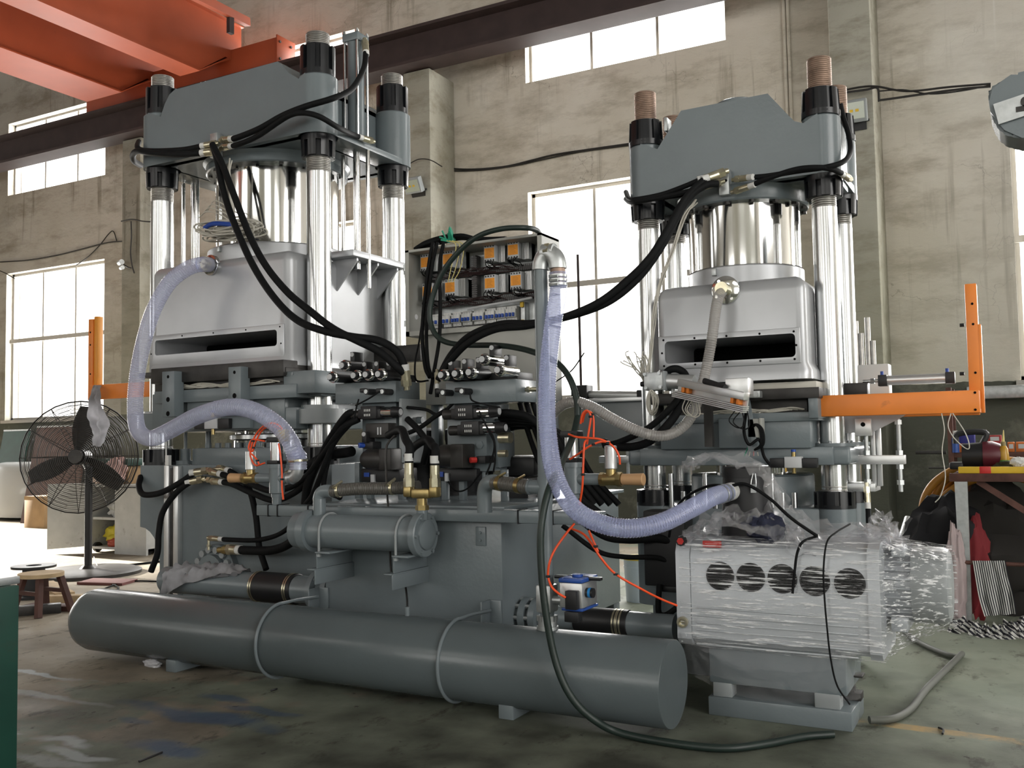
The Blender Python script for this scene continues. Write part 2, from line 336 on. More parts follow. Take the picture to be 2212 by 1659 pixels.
def floormat():
    m = bpy.data.materials.new('worn_green_floor'); m.use_nodes = True; nt = m.node_tree; N = nt.nodes.new; L = nt.links.new; b = nt.nodes['Principled BSDF']
    g = N('ShaderNodeNewGeometry'); sep = N('ShaderNodeSeparateXYZ'); L(g.outputs['Position'], sep.inputs[0])
    def noi(scale, det=6, ro=.6, off=0, sx=1, sy=1):
        mp = N('ShaderNodeMapping'); mp.inputs['Location'].default_value = (off, off, 0); mp.inputs['Scale'].default_value = (sx, sy, 1); L(g.outputs['Position'], mp.inputs[0])
        n = N('ShaderNodeTexNoise'); n.inputs['Scale'].default_value = scale; n.inputs['Detail'].default_value = det; n.inputs['Roughness'].default_value = ro; L(mp.outputs[0], n.inputs['Vector']); return n.outputs['Fac']
    def ramp(x, a, c, lo=0, hi=1):
        r = N('ShaderNodeMapRange'); r.inputs[1].default_value = a; r.inputs[2].default_value = c; r.inputs[3].default_value = lo; r.inputs[4].default_value = hi; L(x, r.inputs[0]); return r.outputs[0]
    def mix(f, a, c):
        k = N('ShaderNodeMix'); k.data_type = 'RGBA'; L(f, k.inputs[0])
        for s_, val in ((6, a), (7, c)):
            if isinstance(val, tuple): k.inputs[s_].default_value = (*val, 1)
            else: L(val, k.inputs[s_])
        return k.outputs[2]
    def mul(a, c):
        k = N('ShaderNodeMath'); k.operation = 'MULTIPLY'; L(a, k.inputs[0])
        if isinstance(c, float): k.inputs[1].default_value = c
        else: L(c, k.inputs[1])
        return k.outputs[0]
    def blob(x, y, rx, ry, soft=.5):
        mp = N('ShaderNodeMapping'); mp.vector_type = 'TEXTURE'; mp.inputs['Location'].default_value = (x, y, 0); mp.inputs['Scale'].default_value = (rx, ry, 1)
        n = N('ShaderNodeTexNoise'); n.inputs['Scale'].default_value = 3.0; n.inputs['Detail'].default_value = 7; L(g.outputs['Position'], n.inputs['Vector'])
        wq = N('ShaderNodeVectorMath'); wq.operation = 'MULTIPLY_ADD'; wq.inputs[1].default_value = (.28,.28,0); L(n.outputs['Color'], wq.inputs[0]); L(g.outputs['Position'], wq.inputs[2])
        ws = N('ShaderNodeVectorMath'); ws.operation = 'SUBTRACT'; ws.inputs[1].default_value = (.14,.14,0); L(wq.outputs[0], ws.inputs[0]); L(ws.outputs[0], mp.inputs[0])
        fl = N('ShaderNodeVectorMath'); fl.operation = 'MULTIPLY'; fl.inputs[1].default_value = (1,1,0); L(mp.outputs[0], fl.inputs[0])
        ln = N('ShaderNodeVectorMath'); ln.operation = 'LENGTH'; L(fl.outputs[0], ln.inputs[0])
        ad = N('ShaderNodeMath'); ad.operation = 'MULTIPLY_ADD'; ad.inputs[1].default_value = 1.6; L(n.outputs['Fac'], ad.inputs[0]); L(ln.outputs['Value'], ad.inputs[2])
        return ramp(ad.outputs[0], 1.8+soft*.1, 1.8-soft)
    green = mix(ramp(noi(.8), .35, .7), (.185,.21,.165), (.255,.275,.215))
    bare = mix(ramp(noi(1.3, 8), .35, .7), (.22,.19,.145), (.34,.30,.235))
    worn = ramp(sep.outputs['X'], -2.6, -5.2)
    kk = N('ShaderNodeMath'); kk.operation = 'ADD'; L(worn, kk.inputs[0]); L(ramp(noi(1.1, 7, .65, 3), .35, .65, -.45, .45), kk.inputs[1])
    c = mix(ramp(kk.outputs[0], .4, .6), green, bare)
    c = mix(mul(ramp(noi(5, 9, .72, 5, 1, .5), .56, .64), .75), c, (.07,.065,.05))                # chips and scuffs
    c = mix(mul(ramp(noi(2.2, 9, .7, 9), .6, .72), .4), c, (.10,.095,.08))
    c = mix(mul(ramp(noi(16, 4, .6, 2), .66, .70), .8), c, (.045,.042,.036))
    oil = blob(-1.0, 2.9, 4.4, 2.5, .9); c = mix(mul(oil, .92), c, (.030,.030,.024))                # the machines' shade in front of the tank, painted dark; not oil
    for (px, py, rx, ry, f, cc) in BLOBS:
        p = PZ(px, py, 0); c = mix(mul(blob(p.x, p.y, rx, ry), f), c, cc)
    # yellow lane line crossing in front of the pump
    a = PZ(1905, 1563, 0); d = PZ(2212, 1604, 0)-a; d.normalize()
    nrm = V((-d.y, d.x, 0))
    dt = N('ShaderNodeVectorMath'); dt.operation = 'DOT_PRODUCT'; dt.inputs[1].default_value = nrm; L(g.outputs['Position'], dt.inputs[0])
    sb = N('ShaderNodeMath'); sb.operation = 'SUBTRACT'; L(dt.outputs['Value'], sb.inputs[0]); sb.inputs[1].default_value = a.dot(nrm)
    ab = N('ShaderNodeMath'); ab.operation = 'ABSOLUTE'; L(sb.outputs[0], ab.inputs[0])
    ln = mul(mul(ramp(ab.outputs[0], .05, .035), ramp(noi(5, 8, .7, 1), .62, .4)), ramp(sep.outputs['X'], -1.3, -.6, 0, .8))
    c = mix(ln, c, (.46,.30,.12))
    L(c, b.inputs['Base Color'])
    L(ramp(noi(1.7, 6), .3, .7, .5, .8), b.inputs['Roughness']); b.inputs['Specular IOR Level'].default_value = .14
    bp = N('ShaderNodeBump'); bp.inputs['Strength'].default_value = .4; bp.inputs['Distance'].default_value = .008; L(noi(9, 8, .7), bp.inputs['Height']); L(bp.outputs[0], b.inputs['Normal'])
    return m
BLUE = (.045,.085,.15); PALE = (.42,.45,.46)
BLOBS = [(430,1545,.55,.10,.7,BLUE), (500,1510,.25,.06,.6,BLUE), (360,1620,.25,.10,.7,BLUE), (300,1555,.14,.05,.5,BLUE), (560,1535,.3,.05,.5,BLUE),
         (75,1455,.55,.03,.85,PALE), (60,1500,.5,.05,.6,PALE), (130,1605,.2,.06,.75,PALE), (150,1628,.22,.035,.6,PALE), (45,1580,.12,.03,.6,PALE), (100,1640,.25,.05,.4,PALE)]
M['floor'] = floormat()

# ------------------------------------------------------------------ the hall
YW = 12.0
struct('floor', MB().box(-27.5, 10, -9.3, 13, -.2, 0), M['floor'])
struct('ceiling', MB().box(-27.5, 10, -9.3, 13, 9.6, 9.8), mat('ceiling_panel', (.16,.155,.15), .9))
def wall_holes(name, axis, c0, c1, u0, u1, v1, holes, m):
    """solid wall of boxes round rectangular openings; u along the wall, v up"""
    us = sorted({u0, u1, *[h[0] for h in holes], *[h[1] for h in holes]}); mb = MB()
    for a, b_ in zip(us, us[1:]):
        hs = sorted([(h[2], h[3]) for h in holes if h[0] <= a+1e-6 and h[1] >= b_-1e-6]); z = 0
        for (h0, h1) in hs+[(v1, v1)]:
            if h0 > z+1e-6:
                mb.box(a, b_, c0, c1, z, h0) if axis == 'x' else mb.box(c0, c1, a, b_, z, h0)
            z = max(z, h1)
    return struct(name, mb, m)
holes = [(x0, x1, z0, z1) for (x0, x1) in BAYS for (z0, z1) in ((1.86, 4.83), (6.43, 7.92))]
wall_holes('wall_back', 'x', YW, YW+.3, -27.5, 10, 9.6, holes, M['wall'])
holes = [(x0, x1, z0, z1) for (x0, x1) in BAYS for (z0, z1) in ((1.9, 4.83), (6.45, 7.9))]
wall_holes('wall_front', 'x', -9.3, -9.05, -27.5, 10, 9.6, holes, M['pier'])
wall_holes('wall_left', 'y', -27.8, -27.5, -9.3, 12.3, 9.6, [(7.3, 11.4, 0, 6.0)], M['wall'])
wall_holes('wall_right', 'y', 10, 10.3, -9.3, 12.3, 9.6, [(-5.6, 1.6, 0, 3.6), (-5.6, 3.6, 4.8, 7.6)], M['wall'])
PIERS = [-19.6, -13.62, -7.62, -1.63, 4.4]
for i, x in enumerate(PIERS):
    struct('trim_%d' % (i+1), MB().box(x-.23, x+.23, 11.32, YW, 0, 6.68, .02), M['pier'])
M['frame'] = mat('window_frame', (.42,.40,.36), .6)
M['pane'] = glassmat('window_glass', (1,1,1), (.9,.9,.9), .05, .05)
n = 0
for (x0, x1) in BAYS[:5]:
    n += 1
    w = tag(obj('window_%d' % n, MB().box(x0, x0+.05, YW+.14, YW+.2, 1.86, 4.83).box(x1-.05, x1, YW+.14, YW+.2, 1.86, 4.83).box(x0, x1, YW+.14, YW+.2, 1.86, 1.91).box(x0, x1, YW+.14, YW+.2, 4.78, 4.83), M['frame']), kind='structure')
    obj('transom', MB().box(x0, x1, YW+.1, YW+.2, 3.42, 3.5), M['frame'], w)
    for k in range(3):
        for (za, zb_) in ((1.9, 3.43), (3.49, 4.79)): obj('pane', MB().box(x0+(x1-x0)*k/3+.015, x0+(x1-x0)*(k+1)/3-.015, YW+.165, YW+.169, za, zb_), M['pane'], w)
    for k in (1, 2): obj('mullion', MB().box(x0+(x1-x0)*k/3-.02, x0+(x1-x0)*k/3+.02, YW+.13, YW+.2, 1.9, 4.8), M['frame'], w)
    obj('sill', MB().box(x0-.05, x1+.05, YW-.06, YW+.13, 1.80, 1.86), M['frame'], w)
    n += 1
    w = tag(obj('window_%d' % n, MB().box(x0, x0+.04, YW+.14, YW+.2, 6.43, 7.92).box(x1-.04, x1, YW+.14, YW+.2, 6.43, 7.92).box(x0, x1, YW+.14, YW+.2, 6.43, 6.47).box(x0, x1, YW+.14, YW+.2, 7.88, 7.92), M['frame']), kind='structure')
    for k in range(3): obj('pane', MB().box(x0+(x1-x0)*k/3+.015, x0+(x1-x0)*(k+1)/3-.015, YW+.168, YW+.172, 6.46, 7.89), M['pane'], w)
    for k in (1, 2): obj('mullion', MB().box(x0+(x1-x0)*k/3-.02, x0+(x1-x0)*k/3+.02, YW+.15, YW+.19, 6.45, 7.9), M['frame'], w)
# crane runway beam on the piers
rb = thing('crane_runway_beam', 'long dark brown steel beam running along the back wall on top of its piers', 'beam', (-8, 11.25, 6.69))
obj('web', MB().box(-27, 9.5, 11.22, 11.3, 6.72, 7.2), M['rail'], rb)
obj('bottom_flange', MB().box(-27, 9.5, 11.06, 11.45, 6.69, 6.735), M['rail'], rb)
obj('top_flange', MB().box(-27, 9.5, 11.04, 11.47, 7.17, 7.215), M['rail'], rb)
for x in PIERS: obj('bracket', MB().prism([(0, 0), (.5, 0), (.08, .42), (0, .42)], (x+.25, 11.3, 6.74), (1,0,0), (0,0,1), (0, .03, 0)), M['rail'], rb)
# ------------------------------------------------------------------ presses
def fb(mb, px0, py0, px1, py1, Y, d, bev=.004):          # box whose front face is seen between two photo corners on the plane Y
    a, b = PY(px0, py0, Y), PY(px1, py1, Y); return mb.box(a.x, b.x, Y, Y+d, b.z, a.z, bev)
def castle_nut(mb, x, y, z0, z1, r, n=8, w=.62, flip=False, taper=1.0):
    h = z1-z0
    mb.lathe((x, y, z0), (0,0,1), [(0, r*.86), (h, r*.80)], 28)
    if flip: mb.lathe((x, y, z0+h*.72), (0,0,1), [(0, r), (h*.28, r)], 32)
    else: mb.lathe((x, y, z0), (0,0,1), [(0, r), (h*.2, r)], 32)
    for i in range(n):
        t0 = 2*math.pi*(i-w/2)/n+.3; t1 = 2*math.pi*(i+w/2)/n+.3
        za, zb = (z0+h*.02, z0+h*.75) if flip else (z0+h*.1, z1-h*.03)
        ring = []
        for z, rr in ((za, r*(taper if flip else 1)), (zb, r*(1 if flip else taper))):
            ts = [t0+(t1-t0)*k/3 for k in range(4)]
            ring.append([(x+rr*math.cos(t), y+rr*math.sin(t), z) for t in ts]+[(x+r*.7*math.cos(t), y+r*.7*math.sin(t), z) for t in reversed(ts)])
        mb.rings(ring)
    return mb
def thread_prof(z0, z1, r, pitch):
    n = max(2, int((z1-z0)/pitch)); p = []
    for i in range(n): p += [((z1-z0)*i/n, r*.955), ((z1-z0)*(i+.35)/n, r), ((z1-z0)*(i+.65)/n, r)]
    return p+[(z1-z0, r*.955)]

def press(name, label, D):
    Xl, Xr, Yf, Yb, r = D['Xl'], D['Xr'], D['Yf'], D['Yb'], D['r']
    cx, cy = (Xl+Xr)/2, (Yf+Yb)/2
    t = thing(name, label, 'press', (cx, cy, 0))
    pc = D['pc']; zf = lambda y: PY(pc, y, Yf).z
    zt, zn1, zn0, zb, zl, zth = [zf(y) for y in D['ys']]     # column top, nut top, boss top, crown bottom, lower nut bottom, thread end
    zbn1, zbase = D['zbn1'], D['zbase']
    br = D['boss']
    for (x, y) in ((Xr, Yf), (Xl, Yf), (Xr, Yb), (Xl, Yb)):
        c = obj('column', MB().lathe((x, y, zbase-.05), (0,0,1), [(0, r), (zth-zbase+.05, r), (zth-zbase+.05, r*.93), (zt-zbase+.04, r*.93)], 40), M['steel'], t)
        obj('thread', MB().lathe((x, y, zn1-.03), (0,0,1), thread_prof(zn1-.03, zt, r*.99, D['pitch']), 32), M[D['tm']], c)
        obj('thread', MB().lathe((x, y, zth), (0,0,1), thread_prof(zth, zl+.03, r*.99, D['pitch']), 32), M['thread'], c)
        obj('thread', MB().lathe((x, y, zbn1-.02), (0,0,1), thread_prof(zbn1-.02, zbn1+D['bth'], r*1.005, D['pitch']*1.2), 32), M['thread'], c)
        obj('upper_nut', castle_nut(MB(), x, y, zn0-.002, zn1, D['nr'], taper=D['taper']), M['black'], t)
        obj('lower_nut', castle_nut(MB(), x, y, zl, zb+.002, D['nr']*.98, flip=True, taper=.96), M['black'], t)
        obj('base_nut', castle_nut(MB(), x, y, zbase-.002, zbn1, D['bnr'], n=10), M['black'], t)
    # crown
    yp = Yf-br
    poly = [(p.x, p.z) for p in [PY(a, b, yp) for a, b in D['crown']]]
    poly = [(Xl, zb)]+[(Xl, zn0)]+poly+[(Xr, zn0), (Xr, zb)]
    mb = MB().xz(poly, yp, yp+.1).xz(poly, Yb+br-.1, Yb+br)
    inner = [(max(Xl+br*.55, min(Xr-br*.55, x)), z-.002 if z > zb else z) for x, z in poly]
    mb.xz(inner, yp+.05, Yb+br-.05)
    for (x, y) in ((Xr, Yf), (Xl, Yf), (Xr, Yb), (Xl, Yb)):
        mb.lathe((x, y, zb), (0,0,1), [(0, br), (zn0-zb-.01, br), (zn0-zb, br-.01)], 40)
    for s, x in ((1, Xr), (-1, Xl)):
        mb.box(x-s*.1, x+s*br*.92, Yf, Yb, zb, zb+.045, .003)
    obj('crown_beam', mb, M['grey'], t, angle=28)
    # main ram
    rr = D['ram']; zc = D['zcol']
    obj('hydraulic_ram', MB().lathe((cx, cy, zc-.05), (0,0,1), [(0, rr), (zb-zc+.05, rr)], 72), M['chrome'], t)
    fl = obj('ram_flange', MB().lathe((cx, cy, zb-.085), (0,0,1), [(0, rr*1.13), (.008, rr*1.15), (.06, rr*1.15), (.085, rr*1.2)], 64), M['grey'], t)
    obj('flange_bolt', MB().bolts((cx, cy, zb-.085), (0,0,-1), rr*1.08, 16, .016, .014), M['darksteel'], fl)['kind'] = 'stuff'
    # vacuum hood
    a, b = D['hood']
    x0, z1 = a; x1, z0 = b; y0, y1 = D['hy']; rad = D['hr']
    def rr_ring(e, z): return [(px, py, z) for px, py in rrect(x0+e, y0+e, x1-e, y1-e, max(.01, rad-e), 6)]
    lip = .022; rings = [rr_ring(-lip, z0), rr_ring(-lip, z0+.045), rr_ring(0, z0+.085), rr_ring(0, z1-.075)]
    for k in range(1, 6):
        q = math.pi/2*k/5; rings.append(rr_ring(.075*(1-math.cos(q)), z1-.075+.075*math.sin(q)))
    hood = obj('vacuum_hood', MB().rings(rings), M['hood'], t, angle=30)
    wp = [PY(px, py, y0-.012) for px, py in D['win']]
    wx0, wx1 = wp[0].x, wp[1].x; wz1, wz0 = (wp[0].z+wp[2].z)/2, (wp[1].z+wp[3].z)/2
    cut(hood, MB().prism(rrect(wx0, wz0, wx1, wz1, .022), (0, y0-.2, 0), (1,0,0), (0,0,1), (0, .75, 0)))
    inner = MB(); n = 12
    pr = rrect(wx0-.002, wz0-.002, wx1+.002, wz1+.002, .022)
    inner.rings([[(px, y0+.03, pz) for px, pz in pr], [(px, y0+.5, pz) for px, pz in pr]], False)
    inner.bm.faces.new([inner.bm.verts.new((px, y0+.5, pz)) for px, pz in pr])
    obj('hood_opening', inner, M['void'], hood)
    pp = [PY(px, py, y0-.012) for px, py in D['plate']]
    px0, px1, pz1, pz0 = pp[0].x, pp[1].x, pp[0].z, pp[1].z
    px0, px1 = max(px0, x0+.015), min(px1, x1-.03)
    pl = obj('window_frame_plate', MB().box(px0, px1, y0-.012, y0+.004, pz0, pz1, .003), M['hood'], hood)
    cut(pl, MB().prism(rrect(wx0, wz0, wx1, wz1, .022), (0, y0-.2, 0), (1,0,0), (0,0,1), (0, .4, 0)))
    sc = MB()
    for i in range(5):
        for z in (pz0+.02, pz1-.02): sc.cyl((px0+.03+(px1-px0-.06)*i/4, y0-.0135, z), (px0+.03+(px1-px0-.06)*i/4, y0-.011, z), .006, seg=10)
    for x in (px0+.02, px1-.02): sc.cyl((x, y0-.0135, (pz0+pz1)/2), (x, y0-.011, (pz0+pz1)/2), .006, seg=10)
    obj('screw_hole', sc, M['void'], pl)['kind'] = 'stuff'
    cr = D['colr']
    obj('hood_collar', MB().lathe((cx, cy, z1-.04), (0,0,1), [(0, cr), (zc-z1+.03, cr), (zc-z1+.04, cr-.012), (zc-z1+.04, rr+.004)], 64), M['hood'], hood)
    obj('latch', MB().box(cx-.1, cx-.075, cy-cr-.018, cy-cr+.01, zc-.055, zc-.015, .003), M['galv'], hood)
    fc = D['port']; p = PY(fc[0], fc[1], y0); D['P'] = p
    port = obj('hose_flange', MB().lathe(p+V((0, .01, 0)), (0,-1,0), [(0, D['pr']), (.022, D['pr']), (.024, D['pr']-.004)], 32).bolts(p+V((0, -.012, 0)), (0,-1,0), D['pr']*.78, 4, .008, .003, 10, .6), M['chrome'], hood)
    obj('hose_nipple', MB().lathe(p, (0,-1,0), [(0, .034), (.09, .034), (.09, .028)], 24), M['zinc'], port)
    return t, D

LP = dict(Xl=-5.90, Xr=-4.335, Yf=5.2, Yb=6.10, r=.086, pc=690, ys=(74.7, 103, 170, 297, 343, 374), boss=.14, nr=.125, taper=1.0, pitch=.012, tm='thread', bth=.03,
          bnr=.135, crown=[(347,252), (356,224), (366,204), (377,194), (599.5,132.7), (609,140), (624,158), (645,170)],
          ram=.47, zcol=PY(560, 522, 5.2).z, colr=.53, hood=None, hy=(5.0, 6.32), hr=.075, win=[(334.6,735.7), (598,748), (598,712), (336,767)],
          plate=[(316,727), (612,784)], port=(457,573), pr=.075, zbase=PY(345, 1004, 5.2).z, zbn1=PY(345, 970, 5.2).z)
p0, p1 = PY(320.5, 571, 4.9), PY(600, 787, 4.9)
LP['hood'] = ((-5.805, PY(612, 538, 5.0).z), (-4.425, PY(604, 789, 5.0).z))
lpress, LP = press('vacuum_press', 'taller grey four-column press with a silver hood, behind the left half of the long tank', LP)
RP = dict(Xl=-1.895, Xr=-.909, Yf=5.2, Yb=5.69, r=.064, pc=1777, ys=(127, 195, 255, 383, 430, 451), boss=.098, nr=.101, taper=.93, pitch=.0105, tm='rusty', bth=.03,
          bnr=.105, crown=[(1420,322), (1471,239), (1658,202), (1700,246), (1716,262), (1735,266)],
          ram=.315, zcol=PY(1610, 577, 5.25).z, colr=.325, hood=None, hy=(4.95, 5.93), hr=.045, win=[(1435.6,738.6), (1719,771), (1719,719), (1438.6,786)],
          plate=[(1420,728), (1737,783)], port=(1568,627), pr=.075, zbase=PY(1810, 1097, 5.2).z, zbn1=PY(1810, 1060, 5.2).z)
RP['hood'] = ((-1.775, PY(1738, 590, 4.95).z), (-.975, PY(1750, 817, 4.95).z))
rpress, RP = press('vacuum_press', 'smaller grey four-column press with a shiny silver hood, behind the film-wrapped vacuum pump', RP)

def lift_cylinder(t, x, y, z0, z1, r, rodz, hose=None):
    c = obj('lift_cylinder', MB().cyl((x, y, z0+.03), (x, y, z1-.05), r, seg=24), M['grey'], t)
    obj('end_cap', MB().box(x-r*1.15, x+r*1.15, y-r*1.15, y+r*1.15, z1-.06, z1, .006), M['grey'], c); obj('end_cap', MB().box(x-r*1.15, x+r*1.15, y-r*1.15, y+r*1.15, z0, z0+.05, .006), M['grey'], c)
    for sx in (-1, 1):
        for sy in (-1, 1):
            obj('tie_rod', MB().cyl((x+sx*r*.95, y+sy*r*.95, z0), (x+sx*r*.95, y+sy*r*.95, z1+.025), .009, seg=10).bolt((x+sx*r*.95, y+sy*r*.95, z1), (0,0,1), .016, .016), M['steel'], c)
    obj('piston_rod', MB().cyl((x, y, rodz), (x, y, z0+.02), r*.42, seg=18), M['chrome'], c)
zb_l = PY(690, 297, 5.2).z
pL = PY(768, 78, 5.62)
lift_cylinder(lpress, pL.x, 5.62, zb_l+.04, pL.z, .062, LP['zcol']-.2)
lift_cylinder(lpress, -6.0, 5.62, zb_l+.04, pL.z-.35, .062, LP['zcol']-.2)
for px in (741, 795): q = PY(px, 400, 5.62); obj('guide_rod', MB().cyl((q.x, 5.62, LP['zcol']-.35), (q.x, 5.62, zb_l), .016, seg=14), M['chrome'], lpress)
for px in (410, 440): q = PY(px, 500, 5.62); obj('guide_rod', MB().cyl((q.x, 5.55, LP['zcol']-.3), (q.x, 5.55, zb_l), .018, seg=14), M['chrome'], lpress)
# hood lift bracket between the right columns
mb = MB()
a = PY(722, 560, 5.9); xs = -4.445
mb.box(xs-.02, xs+.24, 5.42, 6.3, PY(770, 580, 5.85).z, PY(770, 570, 5.85).z+.01, .003)
for y in (5.5, 5.75, 6.0, 6.25):
    zz = PY(770, 580, 5.85).z; mb.prism([(0, 0), (.22, 0), (.22, -.02), (0, -.26)], (xs-.01, y, zz), (1,0,0), (0,0,1), (0,.016,0))
obj('lift_bracket', mb, M['hood'], lpress)
# right press: side cylinders behind the front columns
for px, y in ((1458, 5.45),):
    q = PY(px, 300, y)
mb = MB(); q = PY(1855, 420, 5.45)
obj('side_valve_block', MB().box(-.905, -.83, 5.32, 5.5, PY(1830, 270, 5.4).z-.35, PY(1830, 270, 5.4).z, .006), M['grey'], rpress)
obj('ram_top_boss', MB().lathe((-1.42, 5.44, PY(1590, 222, 5.2).z), (0,0,1), [(0, .12), (.075, .12), (.085, .1)], 28), M['grey'], rpress)
obj('eye_bolt_block', MB().box(-5.66, -5.56, 5.3, 5.4, PY(425, 183, 5.3).z-.06, PY(425, 183, 5.3).z, .006).bolt((-5.63, 5.35, PY(425, 183, 5.3).z), (0,0,1), .016, .03).bolt((-5.58, 5.35, PY(425, 183, 5.3).z), (0,0,1), .016, .03), M['galv'], lpress)
obj('locking_tab', MB().box(-1.775, -1.755, 5.17, 5.25, PY(1432, 280, 5.2).z-.02, PY(1432, 280, 5.2).z+.06, .003), M['galv'], rpress)

# lower half of the left press
t = lpress; Yp = 4.93
mb = MB(); fb(mb, 326, 797, 612, 812, Yp-.02, 1.25, .004)
obj('heating_plate', mb, M['darksteel'], t)
mb = MB(); fb(mb, 300, 806, 330, 815, Yp, 1.2, .003); a = PY(612, 793, Yp); mb.box(-4.62, -4.40, 4.93, 6.2, a.z-.05, a.z, .004)
obj('heat_shield', mb, M['darksteel'], t)
mb = MB(); fb(mb, 334, 812, 612, 848, Yp+.05, 1.1, .004)
hp = obj('lower_heating_block', mb, M['darksteel'], t)
mb = MB(); fb(mb, 612, 803, 680, 848, Yp+.01, 1.2, .005); fb(mb, 333, 846, 640, 858, Yp, 1.2, .004)
mb.bolt(PY(632, 807, Yp+.01), (0,-1,0), .01, .004, 12).bolt(PY(630, 834, Yp+.01), (0,-1,0), .01, .004, 12)
obj('platen_end_block', mb, M['grey'], t)
mb = MB(); fb(mb, 329, 852, 404, 925, Yp+.06, 1.1, .006); fb(mb, 404, 852, 540, 925, Yp+.03, 1.1, .006); fb(mb, 540, 848, 615, 925, Yp+.06, 1.1, .006); fb(mb, 470, 880, 545, 896, Yp-.02, .1, .004)
obj('moving_platen', mb, M['grey'], t)
mb = MB(); fb(mb, 305, 893, 640, 926, 5.0, 1.3, .006); zq0, zq1 = PY(690, 916, 5.2).z, PY(690, 884, 5.2).z
tb = obj('lower_table', mb, M['grey'], t)
for x, y in ((-5.90, 5.2), (-4.335, 5.2), (-4.335, 6.1), (-5.9, 6.1)):
    obj('guide_bush', MB().lathe((x, y, zq0), (0,0,1), [(0, .17), (.005, .175), (zq1-zq0, .175), (zq1-zq0, .13), (zq1-zq0+.028, .128), (zq1-zq0+.03, .09)], 40), M['greylt'] if y == 5.2 else M['grey'], tb)
mb = MB(); a = PY(667, 857, 5.1); mb.box(-4.6, -4.2, 5.05, 5.2, PY(640, 858, 5.1).z-.0, PY(640, 846, 5.1).z+.02, .004)
obj('column_stop', mb, M['grey'], t)
for (x0, y0, x1, y1) in ((350, 803, 376, 900), (493, 793, 520, 893)):
    a, b = PY(x0, y0, 4.84), PY(x1, y1, 4.84)
    pst = obj('latch_post', MB().box(a.x, b.x, 4.84, 4.93, b.z, a.z, .004), M['grey'], t)
    hb = MB()
    for f in (.12, .62, .93): c_ = V(((a.x+b.x)/2, 4.839, a.z+(b.z-a.z)*f)); hb.cyl(c_, c_+V((0, .004, 0)), .018 if f > .3 else .012, seg=16)
    obj('bolt_hole', hb, M['void'], pst)['kind'] = 'stuff'
# cartridge heater leads
def wires(name, parent, n, pa, pb, Y, r=.006, amp=12, seed=1):
    rnd = random.Random(seed); mb = MB()
    for i in range(n):
        pts = []; e = rnd.uniform(0, .35); f = rnd.uniform(.55, 1)
        for k in range(7):
            s_ = e+(f-e)*k/6; pts.append(PY(pa[0]+(pb[0]-pa[0])*s_, pa[1]+(pb[1]-pa[1])*s_+rnd.uniform(-amp, amp)*(0 if k in (0, 6) else 1)*.6, Y-rnd.uniform(.01, .035)))
        mb.tube(pts, r, 6, 5)
    return obj(name, mb, M['offwhite'], parent)
wires('heater_wires', hp, 7, (345,838), (606,824), Yp+.05, .0055, 9, 3)
# small directional valve on the table front
def mini_valve(parent, px, py, Y, sc=1.0):
    c = PY(px, py, Y)
    v = obj('pneumatic_valve', MB().box(c.x-.045*sc, c.x+.045*sc, Y-.05, Y, c.z-.03*sc, c.z+.03*sc, .003), M['ltgrey'], parent)
    obj('valve_coil', MB().box(c.x-.125*sc, c.x-.047*sc, Y-.045, Y, c.z-.03*sc, c.z+.022*sc, .005), M['blackm'], v); obj('valve_coil', MB().box(c.x+.047*sc, c.x+.125*sc, Y-.045, Y, c.z-.03*sc, c.z+.022*sc, .005), M['blackm'], v)
    obj('fitting', MB().cyl(c+V((0,-.025,.03*sc)), c+V((0,-.025,.055*sc)), .012*sc, seg=12), M['brass'], v); obj('fitting', MB().cyl(c+V((0,-.025,-.03*sc)), c+V((0,-.025,-.06*sc)), .010*sc, seg=10), M['brass'], v)
    obj('push_collar', MB().cyl(c+V((0,-.025,.055*sc)), c+V((0,-.025,.068*sc)), .013*sc, seg=12), M['bluep'], v)
mini_valve(tb, 466, 914, 4.97, 1.35)
# base of the left press
zB = LP['zbase']; prof = [(PY(303, 1100, 5.06).x, zB), (PY(303, 1100, 5.06).x, PY(303, 1138, 5.06).z)]
q0 = PY(303, 1138, 5.06); q1 = PY(345, 1215, 5.06)
for k in range(1, 7):
    a = math.pi/2*k/6; prof.append((q0.x+(q1.x-q0.x)*math.sin(a), q1.z+(q0.z-q1.z)*math.cos(a)))
prof += [(q1.x, .0), (q1.x+.3, 0), (q1.x+.3, .12), (-4.75, .12), (-4.75, 0), (-4.12, 0), (-4.12, zB)]
bs = obj('base', MB().xz(prof, 5.06, 6.3), M['grey'], t, angle=30)
zc_ = PY(560, 966, 5.1).z
obj('lift_cylinder_head', MB().box(-5.42, -4.62, 5.1, 6.2, zB-.01, zc_, .01), M['grey'], t)
for i in range(8): obj('socket_screw', MB().cyl((-5.37+.1*i, 5.17, zc_), (-5.37+.1*i, 5.17, zc_+.035), .024, seg=14), M['grey'], t)
obj('lift_ram', MB().lathe((-5.02, 5.6, zc_), (0,0,1), [(0, .38), (.05, .38), (.05, .30), (.26, .30)], 48), M['chrome'], t)
obj('ram_ring', MB().lathe((-5.02, 5.6, zc_), (0,0,1), [(0, .34), (.05, .345), (.06, .4), (.09, .4), (.1, .345)], 48), M['steel'], t)
for px in (401, 450):
    q = PY(px, 985, 5.3); hb = MB(); hb.lathe((q.x, 5.3, zB), (0,0,1), [(0, .08 if px == 401 else .12), (.03, .08 if px == 401 else .12), (.03, .04 if px == 401 else .115), (.12, .04 if px == 401 else .115), (.12, .012 if px == 401 else .02), (.3, .012 if px == 401 else .02)], 24)
    obj('guide_sleeve', hb, M['grey'], t)
for px in (357, 377):
    q = PY(px, 1120, 5.03); obj('aluminium_channel', MB().box(q.x, q.x+.05, 5.015, 5.06, .05, zB+(.0 if px == 357 else -.005), .003), M['alu'], t)
